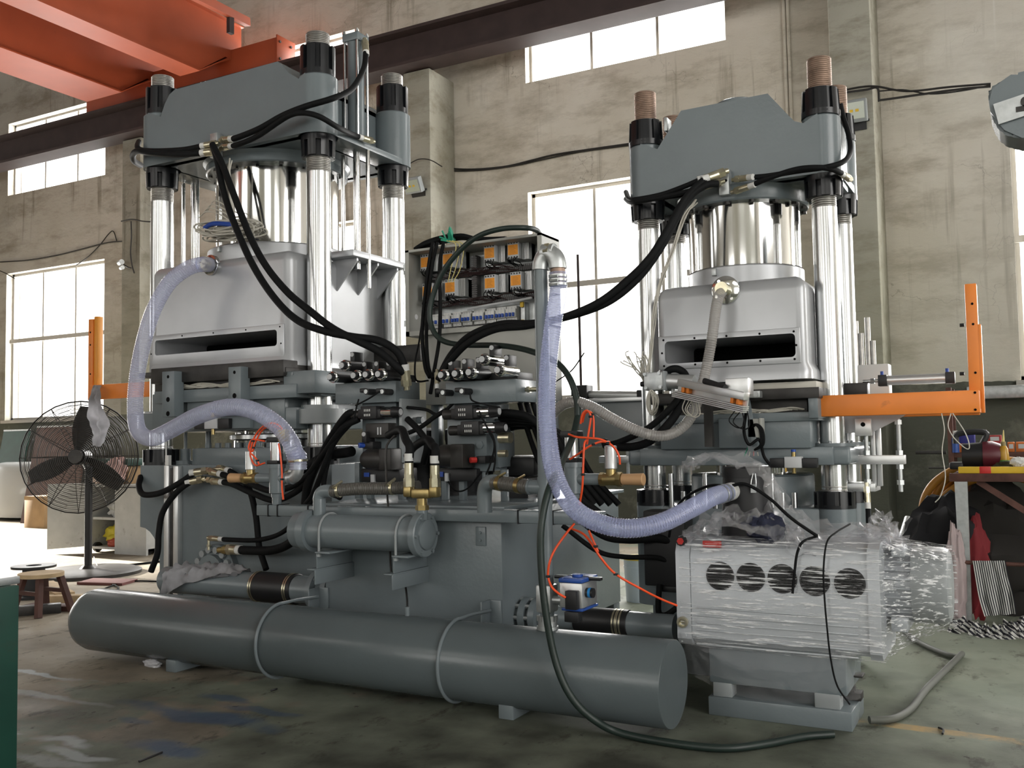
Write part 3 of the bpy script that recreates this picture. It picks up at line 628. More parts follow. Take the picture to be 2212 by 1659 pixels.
a = PY(367, 1100, 5.03); obj('channel_web', MB().box(a.x-.02, a.x+.03, 5.03, 5.06, .05, zB-.02), M['darksteel'], t)
obj('limit_scale', MB().box(a.x-.02, a.x+.015, 5.0, 5.03, zB-.0, zB+.075, .002).cyl((a.x-.03, 5.02, zB), (a.x-.03, 5.02, zB+.5), .005, seg=8), M['white'], t)
# big flange of the return pump port with its socket screws
q = PY(448, 1212, 5.0); fl = obj('port_flange', MB().lathe((q.x+.06, 5.06, q.z-.07), (0,-1,0), [(0, .19), (.05, .19), (.055, .185), (.055, .12), (.1, .12)], 40), M['grey'], t)
for k in range(14): obj('socket_screw', MB().bolt((q.x+.06+.155*math.cos(2*math.pi*k/14), 5.006, q.z-.07+.155*math.sin(2*math.pi*k/14)), (0,-1,0), .024, .028, 12), M['greylt'], fl)

# lower half of the right press
t = rpress; Yp = 4.98
mb = MB(); fb(mb, 1612, 842, 1770, 859, Yp-.05, .95, .004); fb(mb, 1400, 852, 1640, 866, Yp-.02, .9, .004)
obj('heating_plate', mb, M['darksteel'], t)
mb = MB(); fb(mb, 1610, 829, 1764, 841, Yp, .9, .003); obj('insulation_board', mb, M['offwhite'], t)
mb = MB(); fb(mb, 1440, 862, 1745, 902, Yp+.04, .85, .004); hp = obj('lower_heating_block', mb, M['darksteel'], t)
mb = MB(); fb(mb, 1745, 856, 1768, 903, Yp-.04, .95, .004); fb(mb, 1440, 898, 1768, 908, Yp, .9, .003)
obj('platen_end_block', mb, M['grey'], t)
wires('heater_wires', hp, 8, (1505,893), (1738,884), Yp+.04, .0045, 9, 5)
mb = MB(); fb(mb, 1425, 904, 1752, 968, Yp+.02, .85, .008); fb(mb, 1550, 904, 1640, 968, Yp-.02, .2, .01); mb2 = MB()
obj('moving_platen', mb, M['grey'], t)
z1_, z0_ = PY(1810, 964, 5.1).z, PY(1810, 1004, 5.1).z
mb = MB().box(-1.92, -.88, 5.03, 5.9, z0_, z1_, .008)
mb.prism([(-1.895+.12*math.cos(k*math.pi/8), 5.2+.12*math.sin(k*math.pi/8)) for k in range(16)], (0,0,z0_), (1,0,0), (0,1,0), (0,0,z1_-z0_))
mb.box(-1.05, -.80, 5.05, 5.75, z0_, z1_, .02, 3); mb.box(-2.0, -1.75, 5.05, 5.75, z0_, z1_, .02, 3)
tb = obj('lower_table', mb, M['grey'], t)
for x, y in ((-1.895, 5.2), (-.909, 5.2), (-.909, 5.69), (-1.895, 5.69)):
    obj('guide_bush', MB().lathe((x, y, z1_-.002), (0,0,1), [(0, .115), (.018, .115), (.02, .07)], 36).bolts((x, y, z1_+.018), (0,0,1), .1, 6, .007, .01), M['grey'], tb)
mini_valve(tb, 1717, 998, 5.0, .95)
zB = RP['zbase']
mb = MB().box(-1.9, -.9, 5.12, 5.8, .0, zB, .01)
for x, y in ((-1.895, 5.2), (-.909, 5.2), (-.909, 5.69), (-1.895, 5.69)): mb.lathe((x, y, zB-.55), (0,0,1), [(0, .105), (.55, .105)], 32)
bs = obj('base', mb, M['grey'], t)
obj('lift_cylinder_head', MB().lathe((-1.4, 5.44, zB-.01), (0,0,1), [(0, .34), (.17, .34), (.18, .33)], 40), M['grey'], t)
obj('lift_ram', MB().lathe((-1.4, 5.44, zB), (0,0,1), [(0, .2), (z0_-zB+.01, .2)], 40), M['chrome'], t)
for i in range(12):
    hb = MB(); px = 1448+i*24; q = PY(px, 1045, 5.12); hb.cyl((q.x, 5.13+.02*(i % 2), zB-.01), (q.x, 5.13+.02*(i % 2), zB+.08+.1*(i % 3 == 0)), .016, seg=12)
    obj('guide_sleeve', hb, M['steel'], t)
# ------------------------------------------------------------------ hydraulic power unit, tank and piping
def PP(l): return [PY(*p) for p in l]
def stuff(o): o['kind'] = 'stuff'; return o
def one(name, label, cat, mb, m, group=None, angle=35): return tag(obj(name, mb, m, angle=angle), label, cat, group)
def rib(r, pitch=.014, amp=.05):
    return lambda i, a: r*(1+amp*math.sin(2*math.pi*a/pitch))
def hose(name, label, pts, r, m, cat='hose', fit=(), seg=12, root=None, n=8, band=None):
    """flexible hose through photo points (px, py, depth); fit: ends that carry a crimped fitting"""
    P = PP(pts) if len(pts[0]) == 3 and not isinstance(pts[0], V) else pts
    c = catmull(P, n)
    h = tag(obj(name, MB().tube(P, r, seg, n), m, angle=60), label, cat)
    for e in fit:
        a, b = (c[0], c[min(2, len(c)-1)]) if e == 0 else (c[-1], c[max(-3, -len(c))])
        d = (b-a).normalized(); k = min(r/.012, 1.25)
        obj('crimp_ferrule', MB().cyl(a-d*.002, a+d*.045*k, r*1.22, seg=16), M['zinc'], h)
        obj('sleeve', MB().cyl(a+d*.045*k, a+d*.075*k, r*1.12, seg=14), M['white'], h)
        obj('hex_nut', MB().cyl(a-d*.03*k, a, r*1.35, seg=6).cyl(a-d*.05*k, a-d*.03*k, r*.8, seg=12), M['zinc'], h)
    return h
# air receiver
TA, TB = V((-5.21, 4.088, .222)), V((-1.415, 4.052, .222)); TR = .19
tk = thing('air_receiver_tank', 'long grey cylindrical tank lying on the floor in front of both machines', 'tank', (-3.3, 4.07, 0))
dx = (TB-TA).normalized()
obj('shell', MB().lathe(TA, dx, [(-.12, .02), (-.116, .07), (-.10, .115), (-.065, .155), (-.03, .178), (.02, .19), ((TB-TA).length-.004, .19), ((TB-TA).length, .187)], 96), M['greydk'], tk, angle=40)
for x in (-4.4, -2.2): obj('saddle_foot', MB().box(x-.04, x+.04, 3.95, 4.2, 0, .07, .006), M['grey'], tk)
obj('drain_boss', MB().cyl(PY(880, 1330, 4.07), PY(880, 1330, 4.07)+V((0,0,.045)), .014, seg=14), M['grey'], tk)
hu = thing('hydraulic_power_unit', 'large grey rectangular oil reservoir standing between the two presses', 'oil tank', (-3.05, 5.2, 0))
YH = 4.42
xl, xr = PY(703, 1250, YH).x, PY(1085, 1250, YH).x; ztop = PY(900, 1098, YH).z
obj('reservoir', MB().box(xl, xr, YH, 6.05, .2, ztop, .006), M['grey'], hu)
obj('lid', MB().box(xl-.03, xr+.03, YH-.02, 6.08, ztop, ztop+.02, .003), M['grey'], hu)
for x in (xl+.05, xr-.05):
    for y in (YH+.07, 5.98): obj('leg', MB().box(x-.05, x+.05, y-.05, y+.05, 0, .2, .004), M['grey'], hu)
a, b = PY(553, 1090, YH-.1), PY(1295, 1136, YH-.1)
zb0, zb1 = PY(553, 1118, YH-.1).z, a.z
bm_ = obj('front_beam', MB().box(a.x, b.x, YH-.1, YH-.005, b.z, zb1, .008), M['grey'], hu)
for px in (578, 598, 664, 1118, 1193):
    q = PY(px, 1105, YH-.105); obj('cable_tie', MB().box(q.x-.004, q.x+.004, YH-.104, YH, b.z-.003, zb1+.004), M['black'], bm_)
q = PY(1040, 1150, YH); obj('hinge_plate', MB().box(q.x-.03, q.x+.03, YH-.012, YH, q.z-.07, q.z+.03, .003).bolt((q.x, YH-.012, q.z), (0,-1,0), .008, .008).bolt((q.x, YH-.012, q.z-.04), (0,-1,0), .008, .008), M['grey'], hu)
for i, (px, py, qx, qy) in enumerate(((592, 1400, 690, 1293), (1000, 1480, 1078, 1318))):
    b_ = PZ(qx, qy, .40); obj('strap_bracket', MB().box(b_.x-.035, b_.x+.04, YH-.012, YH, .25, .46, .003).box(b_.x-.035, b_.x-.025, YH-.1, YH, .3, .46, .002), M['grey'], hu)
    x = b_.x-.01; pts = [(x, YH-.06, .405)]
    for k in range(-5, 15):
        t_ = R(90-12*(-k)) if k < 0 else R(90+12*k); pts.append((x, 4.07-math.cos(R(90)-(t_-R(90)))*0, 0))
    pts = [V((x, YH-.04, .41)), V((x, 4.2, .42))]
    for k in range(0, 17):
        t_ = R(90-8+k*12); pts.append(V((x, 4.07+.2*math.cos(t_), .222+.2*math.sin(t_))))
    obj('strap_rod', MB().tube(pts, .009, 10, 3), M['grey'], tk)
# shell-and-tube oil cooler
yc = 4.22; c0, c1 = PY(672, 1149, yc), PY(914, 1152, yc); ec = thing('oil_cooler', 'grey tubular oil cooler on two angle brackets above the long tank', 'heat exchanger', ((c0.x+c1.x)/2, yc, c0.z-.1))
zc = (c0.z+c1.z)/2; rc = .094
obj('shell', MB().cyl((c0.x, yc, zc), (c1.x, yc, zc), rc, seg=48), M['grey'], ec)
obj('end_cap', MB().lathe((c0.x+.03, yc, zc), (-1,0,0), [(0, .118), (.05, .118), (.055, .11), (.12, .1), (.135, .06)], 40), M['grey'], ec)
rc_ = obj('end_cover', MB().lathe((c1.x-.02, yc, zc), (1,0,0), [(0, .118), (.035, .118), (.04, .113), (.04, .08), (.05, .078), (.06, .06), (.066, .03)], 40), M['grey'], ec)
stuff(obj('cover_bolt', MB().bolts((c1.x+.02, yc, zc), (1,0,0), .1, 6, .01, .012), M['grey'], rc_))
for px in (714, 878):
    q = PY(px, 1150, yc); x = q.x
    pts = [V((x, yc-rc-.006, zc-.12)), V((x, yc-rc-.006, zc-.02))]+[V((x, yc+(rc+.006)*math.cos(t_), zc+(rc+.006)*math.sin(t_))) for t_ in [math.pi-math.pi*k/10 for k in range(11)]]+[V((x, yc+rc+.006, zc-.12))]
    obj('u_bolt', MB().tube(pts, .007, 8, 3).bolt((x, yc-rc-.006, zc-.115), (0,0,-1), .013, .014), M['greylt'], ec)
    obj('saddle_bracket', MB().box(x-.012, x+.09, yc-.12, yc+.13, zc-.11, zc-.1, .002).box(x-.012, x-.004, yc-.11, yc+.2, zc-.2, zc-.1, .002).box(x-.05, x+.01, yc-.14, YH, zc-.2, zc-.192, .002).box(x+.0, x+.008, yc-.14, YH, zc-.275, zc-.192, .002), M['grey'], ec)
q = PY(690, 1108, yc); obj('inlet_elbow', MB().tube([V((q.x, yc, zc+.06)), V((q.x, yc, zc+.16)), V((q.x, yc, zc+.185)), V((q.x+.012, yc, zc+.21)), V((q.x+.04, yc, zc+.222)), V((q.x+.09, yc, zc+.222))], .036, 20, 4), M['grey'], ec)
e0 = V((q.x+.07, yc, zc+.222)); e1 = PY(905, 1052, 4.3)
bh = one('braided_hose', 'dark braided suction hose running right from the oil cooler elbow', 'hose', MB().tube([e0, e0+(e1-e0)*.33+V((0,0,.006)), e0+(e1-e0)*.66, e1], .034, 18, 10, rib(.034, .011, .05), .003), mat('braided_grey_pvc', (.09,.085,.075), .35))
for f in (.1, .7): obj('hose_clamp', MB().lathe(e0+(e1-e0)*f, e1-e0, [(0, .0375), (.016, .0375)], 22).cyl(e0+(e1-e0)*f+V((.004,-.045,.02)), e0+(e1-e0)*f+V((.004,.03,.05)), .008, seg=10), M['zinc'], bh)
# brass tee with two hoses
tee = thing('brass_tee_fitting', 'brass tee with two upright hose fittings on the oil cooler', 'fitting', tuple(PY(910, 1110, yc)))
q = PY(912, 1110, yc); zt_ = PY(912, 1068, yc).z
obj('riser', MB().cyl((q.x, yc, zc+.05), (q.x, yc, q.z+.03), .03, seg=18), M['grey'], tee)
obj('tee_body', MB().cyl((q.x, yc, q.z+.02), (q.x, yc, zt_-.02), .028, seg=14).box(q.x-.055, q.x+.06, yc-.028, yc+.028, zt_-.02, zt_+.03, .01).cyl((q.x, yc, q.z+.02), (q.x, yc, q.z+.045), .036, seg=6), M['brass'], tee)
for px, ptop in ((884, 1000), (940, 1005)):
    a_ = PY(px, 1075, yc); s_ = PY(px, ptop, yc)
    obj('elbow', MB().box(a_.x-.026, a_.x+.026, yc-.026, yc+.026, zt_-.015, zt_+.045, .012), M['brass'], tee)
    obj('hex_nut', MB().cyl((a_.x, yc, zt_+.04), (a_.x, yc, zt_+.085), .03, seg=6).cyl((a_.x, yc, zt_+.085), (a_.x, yc, zt_+.11), .026, seg=6), M['zinc'], tee)
    obj('ferrule', MB().cyl((a_.x, yc, zt_+.105), (a_.x, yc, s_.z), .025, seg=18), M['zinc'], tee)
    obj('paper_label', MB().cyl((a_.x, yc, s_.z+.01), (a_.x, yc, s_.z+.05), .0245, seg=18), M['white'], tee)
    p_ = [V((a_.x, yc, s_.z-.01)), V((a_.x, yc+.01, s_.z+.08))]
    p_ += PP([(px-7, 950, yc+.03), (px-18, 928, yc+.12), (px-45, 940, yc+.25)] if px < 900 else [(935, 963, yc+.05), (922, 950, yc+.12), (895, 965, yc+.25), (880, 985, yc+.35)])
    hose('hydraulic_hose', 'black hose arching up from the left leg of the brass tee' if px < 900 else 'black hose arching up from the right leg of the brass tee', p_, .023, M['rubber'], seg=14)
# air / vacuum riser pipe with tee, elbows and ball valve
xp = PY(1178, 1100, 4.06).x; yp = 4.06
vp = thing('vacuum_riser_pipe', 'tall grey vertical pipe rising from the long tank to a double elbow', 'pipe', (xp, yp, .41))
ztp = PY(1163, 548, yp).z; xe = PY(1205, 590, yp).x
obj('pipe', MB().cyl((xp, yp, .38), (xp, yp, ztp-.06), .033, seg=24), M['grey'], vp)
obj('coupling', MB().cyl((xp, yp, PY(1178, 1090, yp).z), (xp, yp, PY(1178, 1030, yp).z), .0365, seg=24), M['grey'], vp)
def elb(o, a, b, c, r, m, parent, nm='elbow'):
    a, b, c = V(a), V(b), V(c); pts = [a]
    for k in range(7):
        t_ = k/6; pts.append((a*(1-t_)+b*t_)*(1-t_)+(b*(1-t_)+c*t_)*t_)
    pts.append(c+(c-b)*.02)
    return obj(nm, MB().tube(pts[1:], r, 20, 2), m, parent)
elb(None, (xp, yp, ztp-.08), (xp, yp, ztp), (xp+.075, yp, ztp), .041, M['galv'], vp)
elb(None, (xe-.075, yp, ztp), (xe, yp, ztp), (xe, yp, ztp-.08), .043, M['galv'], vp)
obj('union_nut', MB().cyl((xp+.07, yp, ztp), (xe-.07, yp, ztp), .034, seg=18).cyl(((xp+xe)/2-.012, yp, ztp), ((xp+xe)/2+.012, yp, ztp), .046, seg=6), M['zinc'], vp)
obj('hose_tail', MB().cyl((xe, yp, ztp-.06), (xe, yp, ztp-.16), .036, seg=18), M['rusty'], vp)
q = PY(1150, 1052, yp); te = obj('tee_branch', MB().cyl((xp, yp, q.z), (xp-.09, yp, q.z), .034, seg=20).cyl((xp-.085, yp, q.z), (xp-.075, yp, q.z), .0375, seg=20), M['grey'], vp)
e0 = V((xp-.08, yp, q.z)); e1 = PY(1066, 1042, 4.12)
sh = one('braided_hose', 'short dark braided hose clamped between the vertical pipe and a grey elbow', 'hose', MB().tube([e0, e0*.5+e1*.5, e1], .036, 18, 6, rib(.036, .011, .03), .004), bpy.data.materials['braided_grey_pvc'])
for f in (.22, .75): obj('hose_clamp', MB().lathe(e0+(e1-e0)*f, e1-e0, [(0, .0385), (.025, .0385)], 22).cyl(e0+(e1-e0)*f+V((.0,-.04,.035)), e0+(e1-e0)*f+V((.0,.03,.05)), .006, seg=8), M['brass'], sh)
rp = one('pipe_elbow', 'grey pipe elbow standing on the front beam beside the vertical pipe', 'pipe', MB().tube([e1+V((.03, 0, 0)), e1+V((-.02, .005, 0)), e1+V((-.055, .02, -.02)), e1+V((-.07, .03, -.06)), V((e1.x-.07, 4.15, zb1+.0)), ], .038, 20, 5), M['grey'])
# ball valve with air actuator
q = PY(1195, 1325, 4.0)
bv = thing('ball_valve', 'small ball valve with blue-capped silver air actuator at the foot of the vertical pipe', 'valve', (xp, yp, .41))
obj('valve_body', MB().cyl((xp+.0, yp, .40), (xp, yp, .47), .045, seg=18).cyl((xp, yp, .45), (xp, yp, .475), .05, seg=6).box(xp-.04, xp+.04, yp-.045, yp+.045, .49, .62, .012).cyl((xp, yp, .41), (xp, yp, .425), .052, seg=20), M['galv'], bv)
a, b = PY(1208, 1258, 3.95), PY(1258, 1316, 3.95)
obj('actuator', MB().box(a.x, b.x, 3.95, 4.12, b.z, a.z, .006), M['alu'], bv)
obj('actuator_cap', MB().box(a.x-.003, b.x+.003, 3.945, 4.125, a.z, a.z+.02, .006).cyl(((a.x+b.x)/2, 4.03, a.z+.02), ((a.x+b.x)/2, 4.03, a.z+.03), .025, seg=18), M['bluev'], bv)
obj('bottom_cap', MB().box(a.x+.01, b.x+.003, 3.945, 4.125, b.z-.012, b.z, .004), M['bluev'], bv)
obj('handle_bracket', MB().box(a.x-.06, b.x+.06, 4.02, 4.05, a.z+.005, a.z+.02, .003), M['black'], bv)
sv = obj('solenoid_pilot', MB().box(a.x+.045, b.x-.012, 3.91, 3.95, b.z+.0, a.z-.03, .004), M['blackm'], bv)
obj('pilot_knob', MB().cyl((b.x, 4.0, (a.z+b.z)/2+.01), (b.x+.035, 4.0, (a.z+b.z)/2+.01), .022, seg=18), M['blackm'], bv)
obj('knob_band', MB().lathe((b.x+.012, 4.0, (a.z+b.z)/2+.01), (1,0,0), [(0, .0228), (.012, .0228)], 18), mat('cyan_band', (.02,.2,.5), .4), bv)
obj('connector', MB().box(a.x+.03, a.x+.1, 3.93, 3.98, b.z-.06, b.z-.012, .005), M['blackm'], bv)
obj('pipe_link', MB().cyl((xp, 4.05, .55), (a.x+.01, 4.05, .55), .02, seg=14), M['galv'], bv)

# big return pipes with rubber sleeves
def sleeve_pipe(label, pts, r, sl, cl, flange):
    t = thing('return_pipe', label, 'pipe', tuple(V(pts[0])))
    a, b = V(pts[0]), V(pts[1]); d = (b-a)
    obj('pipe', MB().cyl(a, b, r, seg=32), M['grey'], t)
    obj('rubber_sleeve', MB().cyl(a+d*sl[0], a+d*sl[1], r*1.09, seg=32, ch=.004), M['blackm'], t)
    for f in cl:
        obj('hose_clamp', MB().lathe(a+d*f, d, [(0, r*1.12), (.009, r*1.12)], 32).lathe(a+d*f+d.normalized()*.016, d, [(0, r*1.12), (.009, r*1.12)], 32), M['zinc'], t)
    for f in flange:
        fo = obj('flange', MB().lathe(a+d*f, d, [(0, r*1.55), (.035, r*1.55)], 40), M['grey'], t)
        stuff(obj('flange_bolt', MB().bolts(a+d*f+d.normalized()*.035, d, r*1.32, 8, .011, .03), M['galv'], fo))
    return t
yq = 4.55
zq = PY(500, 1262, yq).z
sleeve_pipe('thick grey pipe with a black rubber sleeve, left of the oil reservoir', [(PY(360, 1258, yq).x, yq, zq), (xl, yq, zq)], .085, (.55, .78), (.555, .745), (.89, .965))
xr2 = PY(1460, 1352, 4.62).x; zq2 = PY(1400, 1350, 4.62).z
sleeve_pipe('thick grey pipe with a brown-black rubber sleeve, right of the oil reservoir', [(xr2, 4.62, zq2), (xr, 4.62, zq2)], .062, (.28, .62), (.315, .34), (.86, .93))

# pneumatic angle valves on the beam ends
def angle_valve(label, px, Y, ytop, ymid, ybot, side, pxb):
    t = thing('vacuum_valve', label, 'valve', tuple(PY(px, ybot, Y)))
    x = PY(px, ymid, Y).x; zt, zm, zb_ = PY(px, ytop, Y).z, PY(px, ymid, Y).z, PY(px, ybot, Y).z
    obj('valve_body', MB().lathe((x, Y, zb_), (0,0,1), [(0, .028), (.05, .028), (.05, .033), (.07, .033), (.075, .045), (zm-zb_+.06, .045), (zm-zb_+.06, .052), (zm-zb_+.085, .052)], 24), M['grey'], t)
    z0 = zm+.085
    obj('actuator_base', MB().box(x-.042, x+.042, Y-.042, Y+.042, z0, z0+.022, .004), M['blackm'], t)
    obj('actuator_barrel', MB().cyl((x, Y, z0+.02), (x, Y, zt-.03), .038, seg=24), M['steel'], t)
    obj('actuator_head', MB().box(x-.046, x+.046, Y-.042, Y+.042, zt-.032, zt, .004), M['blackm'], t)
    xb = PY(pxb, ymid, Y).x; s = 1 if xb > x else -1
    obj('branch_pipe', MB().cyl((x, Y, zm), (x+s*(abs(xb-x)*.42), Y, zm), .029, seg=20), M['grey'], t)
    m0 = x+s*abs(xb-x)*.40; m1 = x+s*abs(xb-x)*.70
    obj('brass_valve', MB().cyl((m0, Y, zm), (m0+s*.02, Y, zm), .034, seg=8).cyl((m0+s*.018, Y, zm), (m1-s*.02, Y, zm), .031, seg=18).cyl((m1-s*.025, Y, zm), (m1, Y, zm), .036, seg=8).cyl(((m0+m1)/2, Y, zm), ((m0+m1)/2, Y, zm+.055), .026, seg=16), M['brass'], t)
    obj('silencer', MB().cyl((m1, Y, zm), (xb, Y, zm), .027, .03, seg=24, ch=.003), M['bronze'], t)
    obj('small_actuator', MB().cyl(((m0+m1)/2, Y, zm+.05), ((m0+m1)/2, Y, zm+.165), .031, seg=22, ch=.004), M['alu'], t)
    return t, x, zm, z0, zt
lv, lx, lzm, lz0, lzt = angle_valve('angle valve with silver actuator on the front beam end nearest the taller press', 598, 4.37, 944, 1033, 1092, -1, 497)
obj('tee_pipe', MB().cyl((lx, 4.37, lzm), (PY(632, 1033, 4.37).x, 4.37, lzm), .03, seg=20).cyl((PY(628, 1033, 4.37).x, 4.37, lzm), (PY(633, 1033, 4.37).x, 4.37, lzm), .036, seg=18), M['grey'], lv)
ex = PY(641, 1020, 4.37).x
elb(None, (ex-.06, 4.37, lzm), (ex+.01, 4.37, lzm), (ex+.01, 4.37, lzm+.07), .036, M['galv'], lv)
obj('hose_tail', MB().cyl((ex+.01, 4.37, lzm+.05), (ex+.01, 4.37, lzm+.09), .042, seg=20), M['galv'], lv)
obj('air_port_block', MB().box(lx+.03, lx+.1, 4.33, 4.38, lzt-.03, lzt+.045, .004), M['brass'], lv)
rv, rx, rzm, rz0, rzt = angle_valve('angle valve with a silver air actuator beside the vertical grey pipe', 1237, 4.37, 931, 1035, 1098, 1, 1391)
obj('pipe_stub', MB().cyl((rx, 4.37, rzm), (PY(1180, 1035, 4.37).x, 4.37, rzm), .03, seg=20), M['grey'], rv)

# clear PVC hoses
p = LP['P']
h = one('clear_suction_hose', 'fat clear bluish hose looping from the taller press hood down to the left angle valve', 'hose',
    MB().tube([p+V((0, -.03, 0)), PY(436, 571, 4.78), PY(405, 580, 4.72), PY(365, 612, 4.68), PY(331, 672, 4.64), PY(309, 745, 4.6), PY(296, 815, 4.56), PY(292, 885, 4.5), PY(299, 930, 4.42), PY(325, 947, 4.36), PY(365, 931, 4.33), PY(425, 899, 4.3), PY(490, 880, 4.28), PY(545, 886, 4.28), PY(598, 917, 4.3), PY(629, 957, 4.33), PY(640, 990, 4.36), V((ex+.01, 4.37, lzm+.14)), V((ex+.01, 4.37, lzm+.05))], .052, 20, 8, rib(.052, .016, .035), .004), M['pvc'], angle=60)
def clamp(par, c, ax, r, m='zinc'):
    return obj('hose_clamp', MB().lathe(V(c), ax, [(0, r), (.012, r)], 26).cyl(V(c)+V((-.02, -r, 0)), V(c)+V((.02, -r, .0)), .006, seg=8), M[m], par)
clamp(h, p+V((0, -.06, 0)), (0,1,0), .056); clamp(h, (ex+.01, 4.37, lzm+.10), (0,0,1), .056)
ft = PY(1578, 1062, 4.52)
h = one('clear_suction_hose', 'fat clear bluish hose hanging from the double elbow down to the black pump filter', 'hose',
    MB().tube([V((xe, yp, ztp-.1)), V((xe, yp, ztp-.2)), PY(1196, 690, 4.03), PY(1185, 780, 4.0), PY(1181, 860, 3.98), PY(1184, 940, 3.95), PY(1197, 1020, 3.9), PY(1228, 1085, 3.86), PY(1275, 1122, 3.85), PY(1345, 1141, 3.88), PY(1420, 1132, 3.98), PY(1490, 1100, 4.15), PY(1540, 1073, 4.35), ft+(PY(1540,1073,4.35)-ft)*.05], .041, 20, 8, rib(.041, .0125, .04), .0031), M['pvcblue'], angle=60)
for k in range(3): clamp(h, (xe, yp, ztp-.125-.02*k), (0,0,1), .044, 'galv')
dd = (ft-PY(1540,1073,4.35)).normalized()
obj('white_cuff', MB().cyl(ft-dd*.03, ft+dd*.02, .0425, seg=24), M['white'], h)
for k in range(2): obj('hose_clamp', MB().lathe(ft-dd*(.06+.04*k), dd, [(0, .0445), (.01, .0445)], 24), M['galv'], h)
p = RP['P']
h = one('grey_wire_hose', 'clear grey ribbed hose dropping in front of the smaller press hood and looping left', 'hose',
    MB().tube([p+V((0, -.03, 0)), PY(1553, 640, 4.84), PY(1546, 670, 4.8), PY(1538, 730, 4.78), PY(1525, 800, 4.78), PY(1508, 862, 4.74), PY(1490, 905, 4.7), PY(1462, 932, 4.66), PY(1425, 942, 4.6), PY(1375, 930, 4.55), PY(1325, 906, 4.5), PY(1280, 880, 4.48), PY(1240, 868, 4.5), PY(1208, 880, 4.55), PY(1186, 908, 4.6), PY(1178, 940, 4.65)], .027, 16, 8, rib(.027, .012, .05), .003), M['pvcgrey'], angle=60)
clamp(h, p+V((0, -.05, 0)), (0,1,0), .03)
# ------------------------------------------------------------------ valve manifolds
def solenoid(parent, px, py, Y, L, r, body):
    c = PY(px, py, Y)
    s = obj('solenoid_coil', MB().cyl(c+V((0,.035,0)), c+V((0,.035+L,0)), r*.92, seg=24), M[body], parent)
    obj('end_ring', MB().lathe(c+V((0,.028,0)), (0,1,0), [(0, r*.8), (.004, r*1.02), (.02, r*1.02), (.022, r*.9)], 26), M['chrome'], s)
    kn = MB().lathe(c, (0,1,0), [(0, r*.5), (.003, r*.62), (.03, r*.72)], 20)
    for k in range(10): a = 2*math.pi*k/10; kn.obox(c+V((math.cos(a)*r*.68, .016, math.sin(a)*r*.68)), (.002,0,0), (0,.012,0), (0,0,.002))
    obj('coil_nut', kn, M['blackm'], s)
    obj('badge', MB().cyl(c+V((0,-.004,0)), c+V((0,.002,0)), r*.5, seg=20), M['ltgrey'], s)
    return s
def plug(parent, px, py, Y, L=.09):
    c = PY(px, py, Y)
    s = obj('plug_connector', MB().box(c.x-.017, c.x+.017, Y, Y+L, c.z-.05, c.z+.017, .004), M['blackm'], parent)
    obj('plug_face', MB().cyl(c+V((0,-.004,0)), c+V((0,.002,0)), .0135, seg=18), M['ltgrey'], s)
def dvalve(parent, px0, px1, py0, py1, Y, kn=True):
    """directional valve lying along x, chrome coil and knob at its right end"""
    a, b = PY(px0, py0, Y), PY(px1, py1, Y); z = (a.z+b.z)/2; x0, x1 = a.x, b.x; w = x1-x0; h = abs(PY((px0+px1)/2, py0, Y).z-PY((px0+px1)/2, py1, Y).z)
    v = obj('directional_valve', MB().box(x0+w*.28, x0+w*.6, Y-.012, Y+.08, z-h*.6, z+h*.62, .005).box(x0+w*.2, x0+w*.66, Y+.0, Y+.08, z-h*.52, z+h*.34, .004), M['blackm'], parent)
    obj('coil', MB().cyl((x0+w*.6, Y+.035, z), (x0+w*.86, Y+.035, z), h*.52, seg=22), M['chrome'], v)
    obj('coil', MB().cyl((x0+.01, Y+.035, z-.01), (x0+w*.26, Y+.035, z-.01), h*.44, seg=22), M['darksteel'], v)
    obj('coil_nut', MB().cyl((x0+w*.86, Y+.035, z), (x1, Y+.035, z), h*.56, h*.44, seg=14), M['blackm'], v)
    obj('badge', MB().cyl((x1-.002, Y+.035, z), (x1+.003, Y+.035, z), h*.3, seg=16), M['ltgrey'], v)
    tb = MB()
    for k in range(4):
        for s in (-1, 1): tb.box(x0+w*(.36+.035*k), x0+w*(.36+.035*k)+.005, Y-.016, Y-.01, z+s*h*.22-.007, z+s*h*.22+.007)
    stuff(obj('terminal', tb, M['white'], v))
    return v
YM = 4.72
def manifold(label, tl, br_, col, coils, plugs, Lx):
    a, b = PY(*tl, YM), PY(*br_, YM)
    t = thing('valve_manifold', label, 'valve block', ((a.x+b.x)/2, YM+.1, b.z))
    zt = a.z
    blk = obj('upper_block', MB().box(a.x, b.x, YM, YM+.26, b.z, zt, .004), M['grey'], t)
    for px, py, r, bd in coils: solenoid(t, px, py, YM-.14, .17, r, bd)
    for px, py in plugs: plug(t, px, py, YM-.02)
    obj('valve_deck', MB().box(a.x+.02, b.x-.02, YM+.06, YM+.25, zt, zt+.045, .004), M['blackm'], t)
    c, d = PY(col[0], br_[1], YM+.06), PY(col[1], col[2], YM+.06)
    obj('lower_block', MB().box(c.x, d.x, YM+.06, YM+.34, d.z, b.z, .004), M['grey'], t)
    return t, a, b, blk
ml, a, b, blk = manifold('left valve manifold, stacked with black solenoid coils, near the taller press', (724, 829), (855, 868), (782, 857, 1003),
    [(712,814,.035,'blackm'), (738,789,.035,'blackm'), (763,811,.035,'blackm'), (789,809,.035,'blackm'), (816,808,.035,'blackm')], [(761,766), (787,787), (813,786), (839,785)], 0)
obj('brass_plug', MB().cyl(a+V((-.045, .1, -.03)), a+V((.0, .1, -.03)), .012, seg=12), M['brass'], ml)
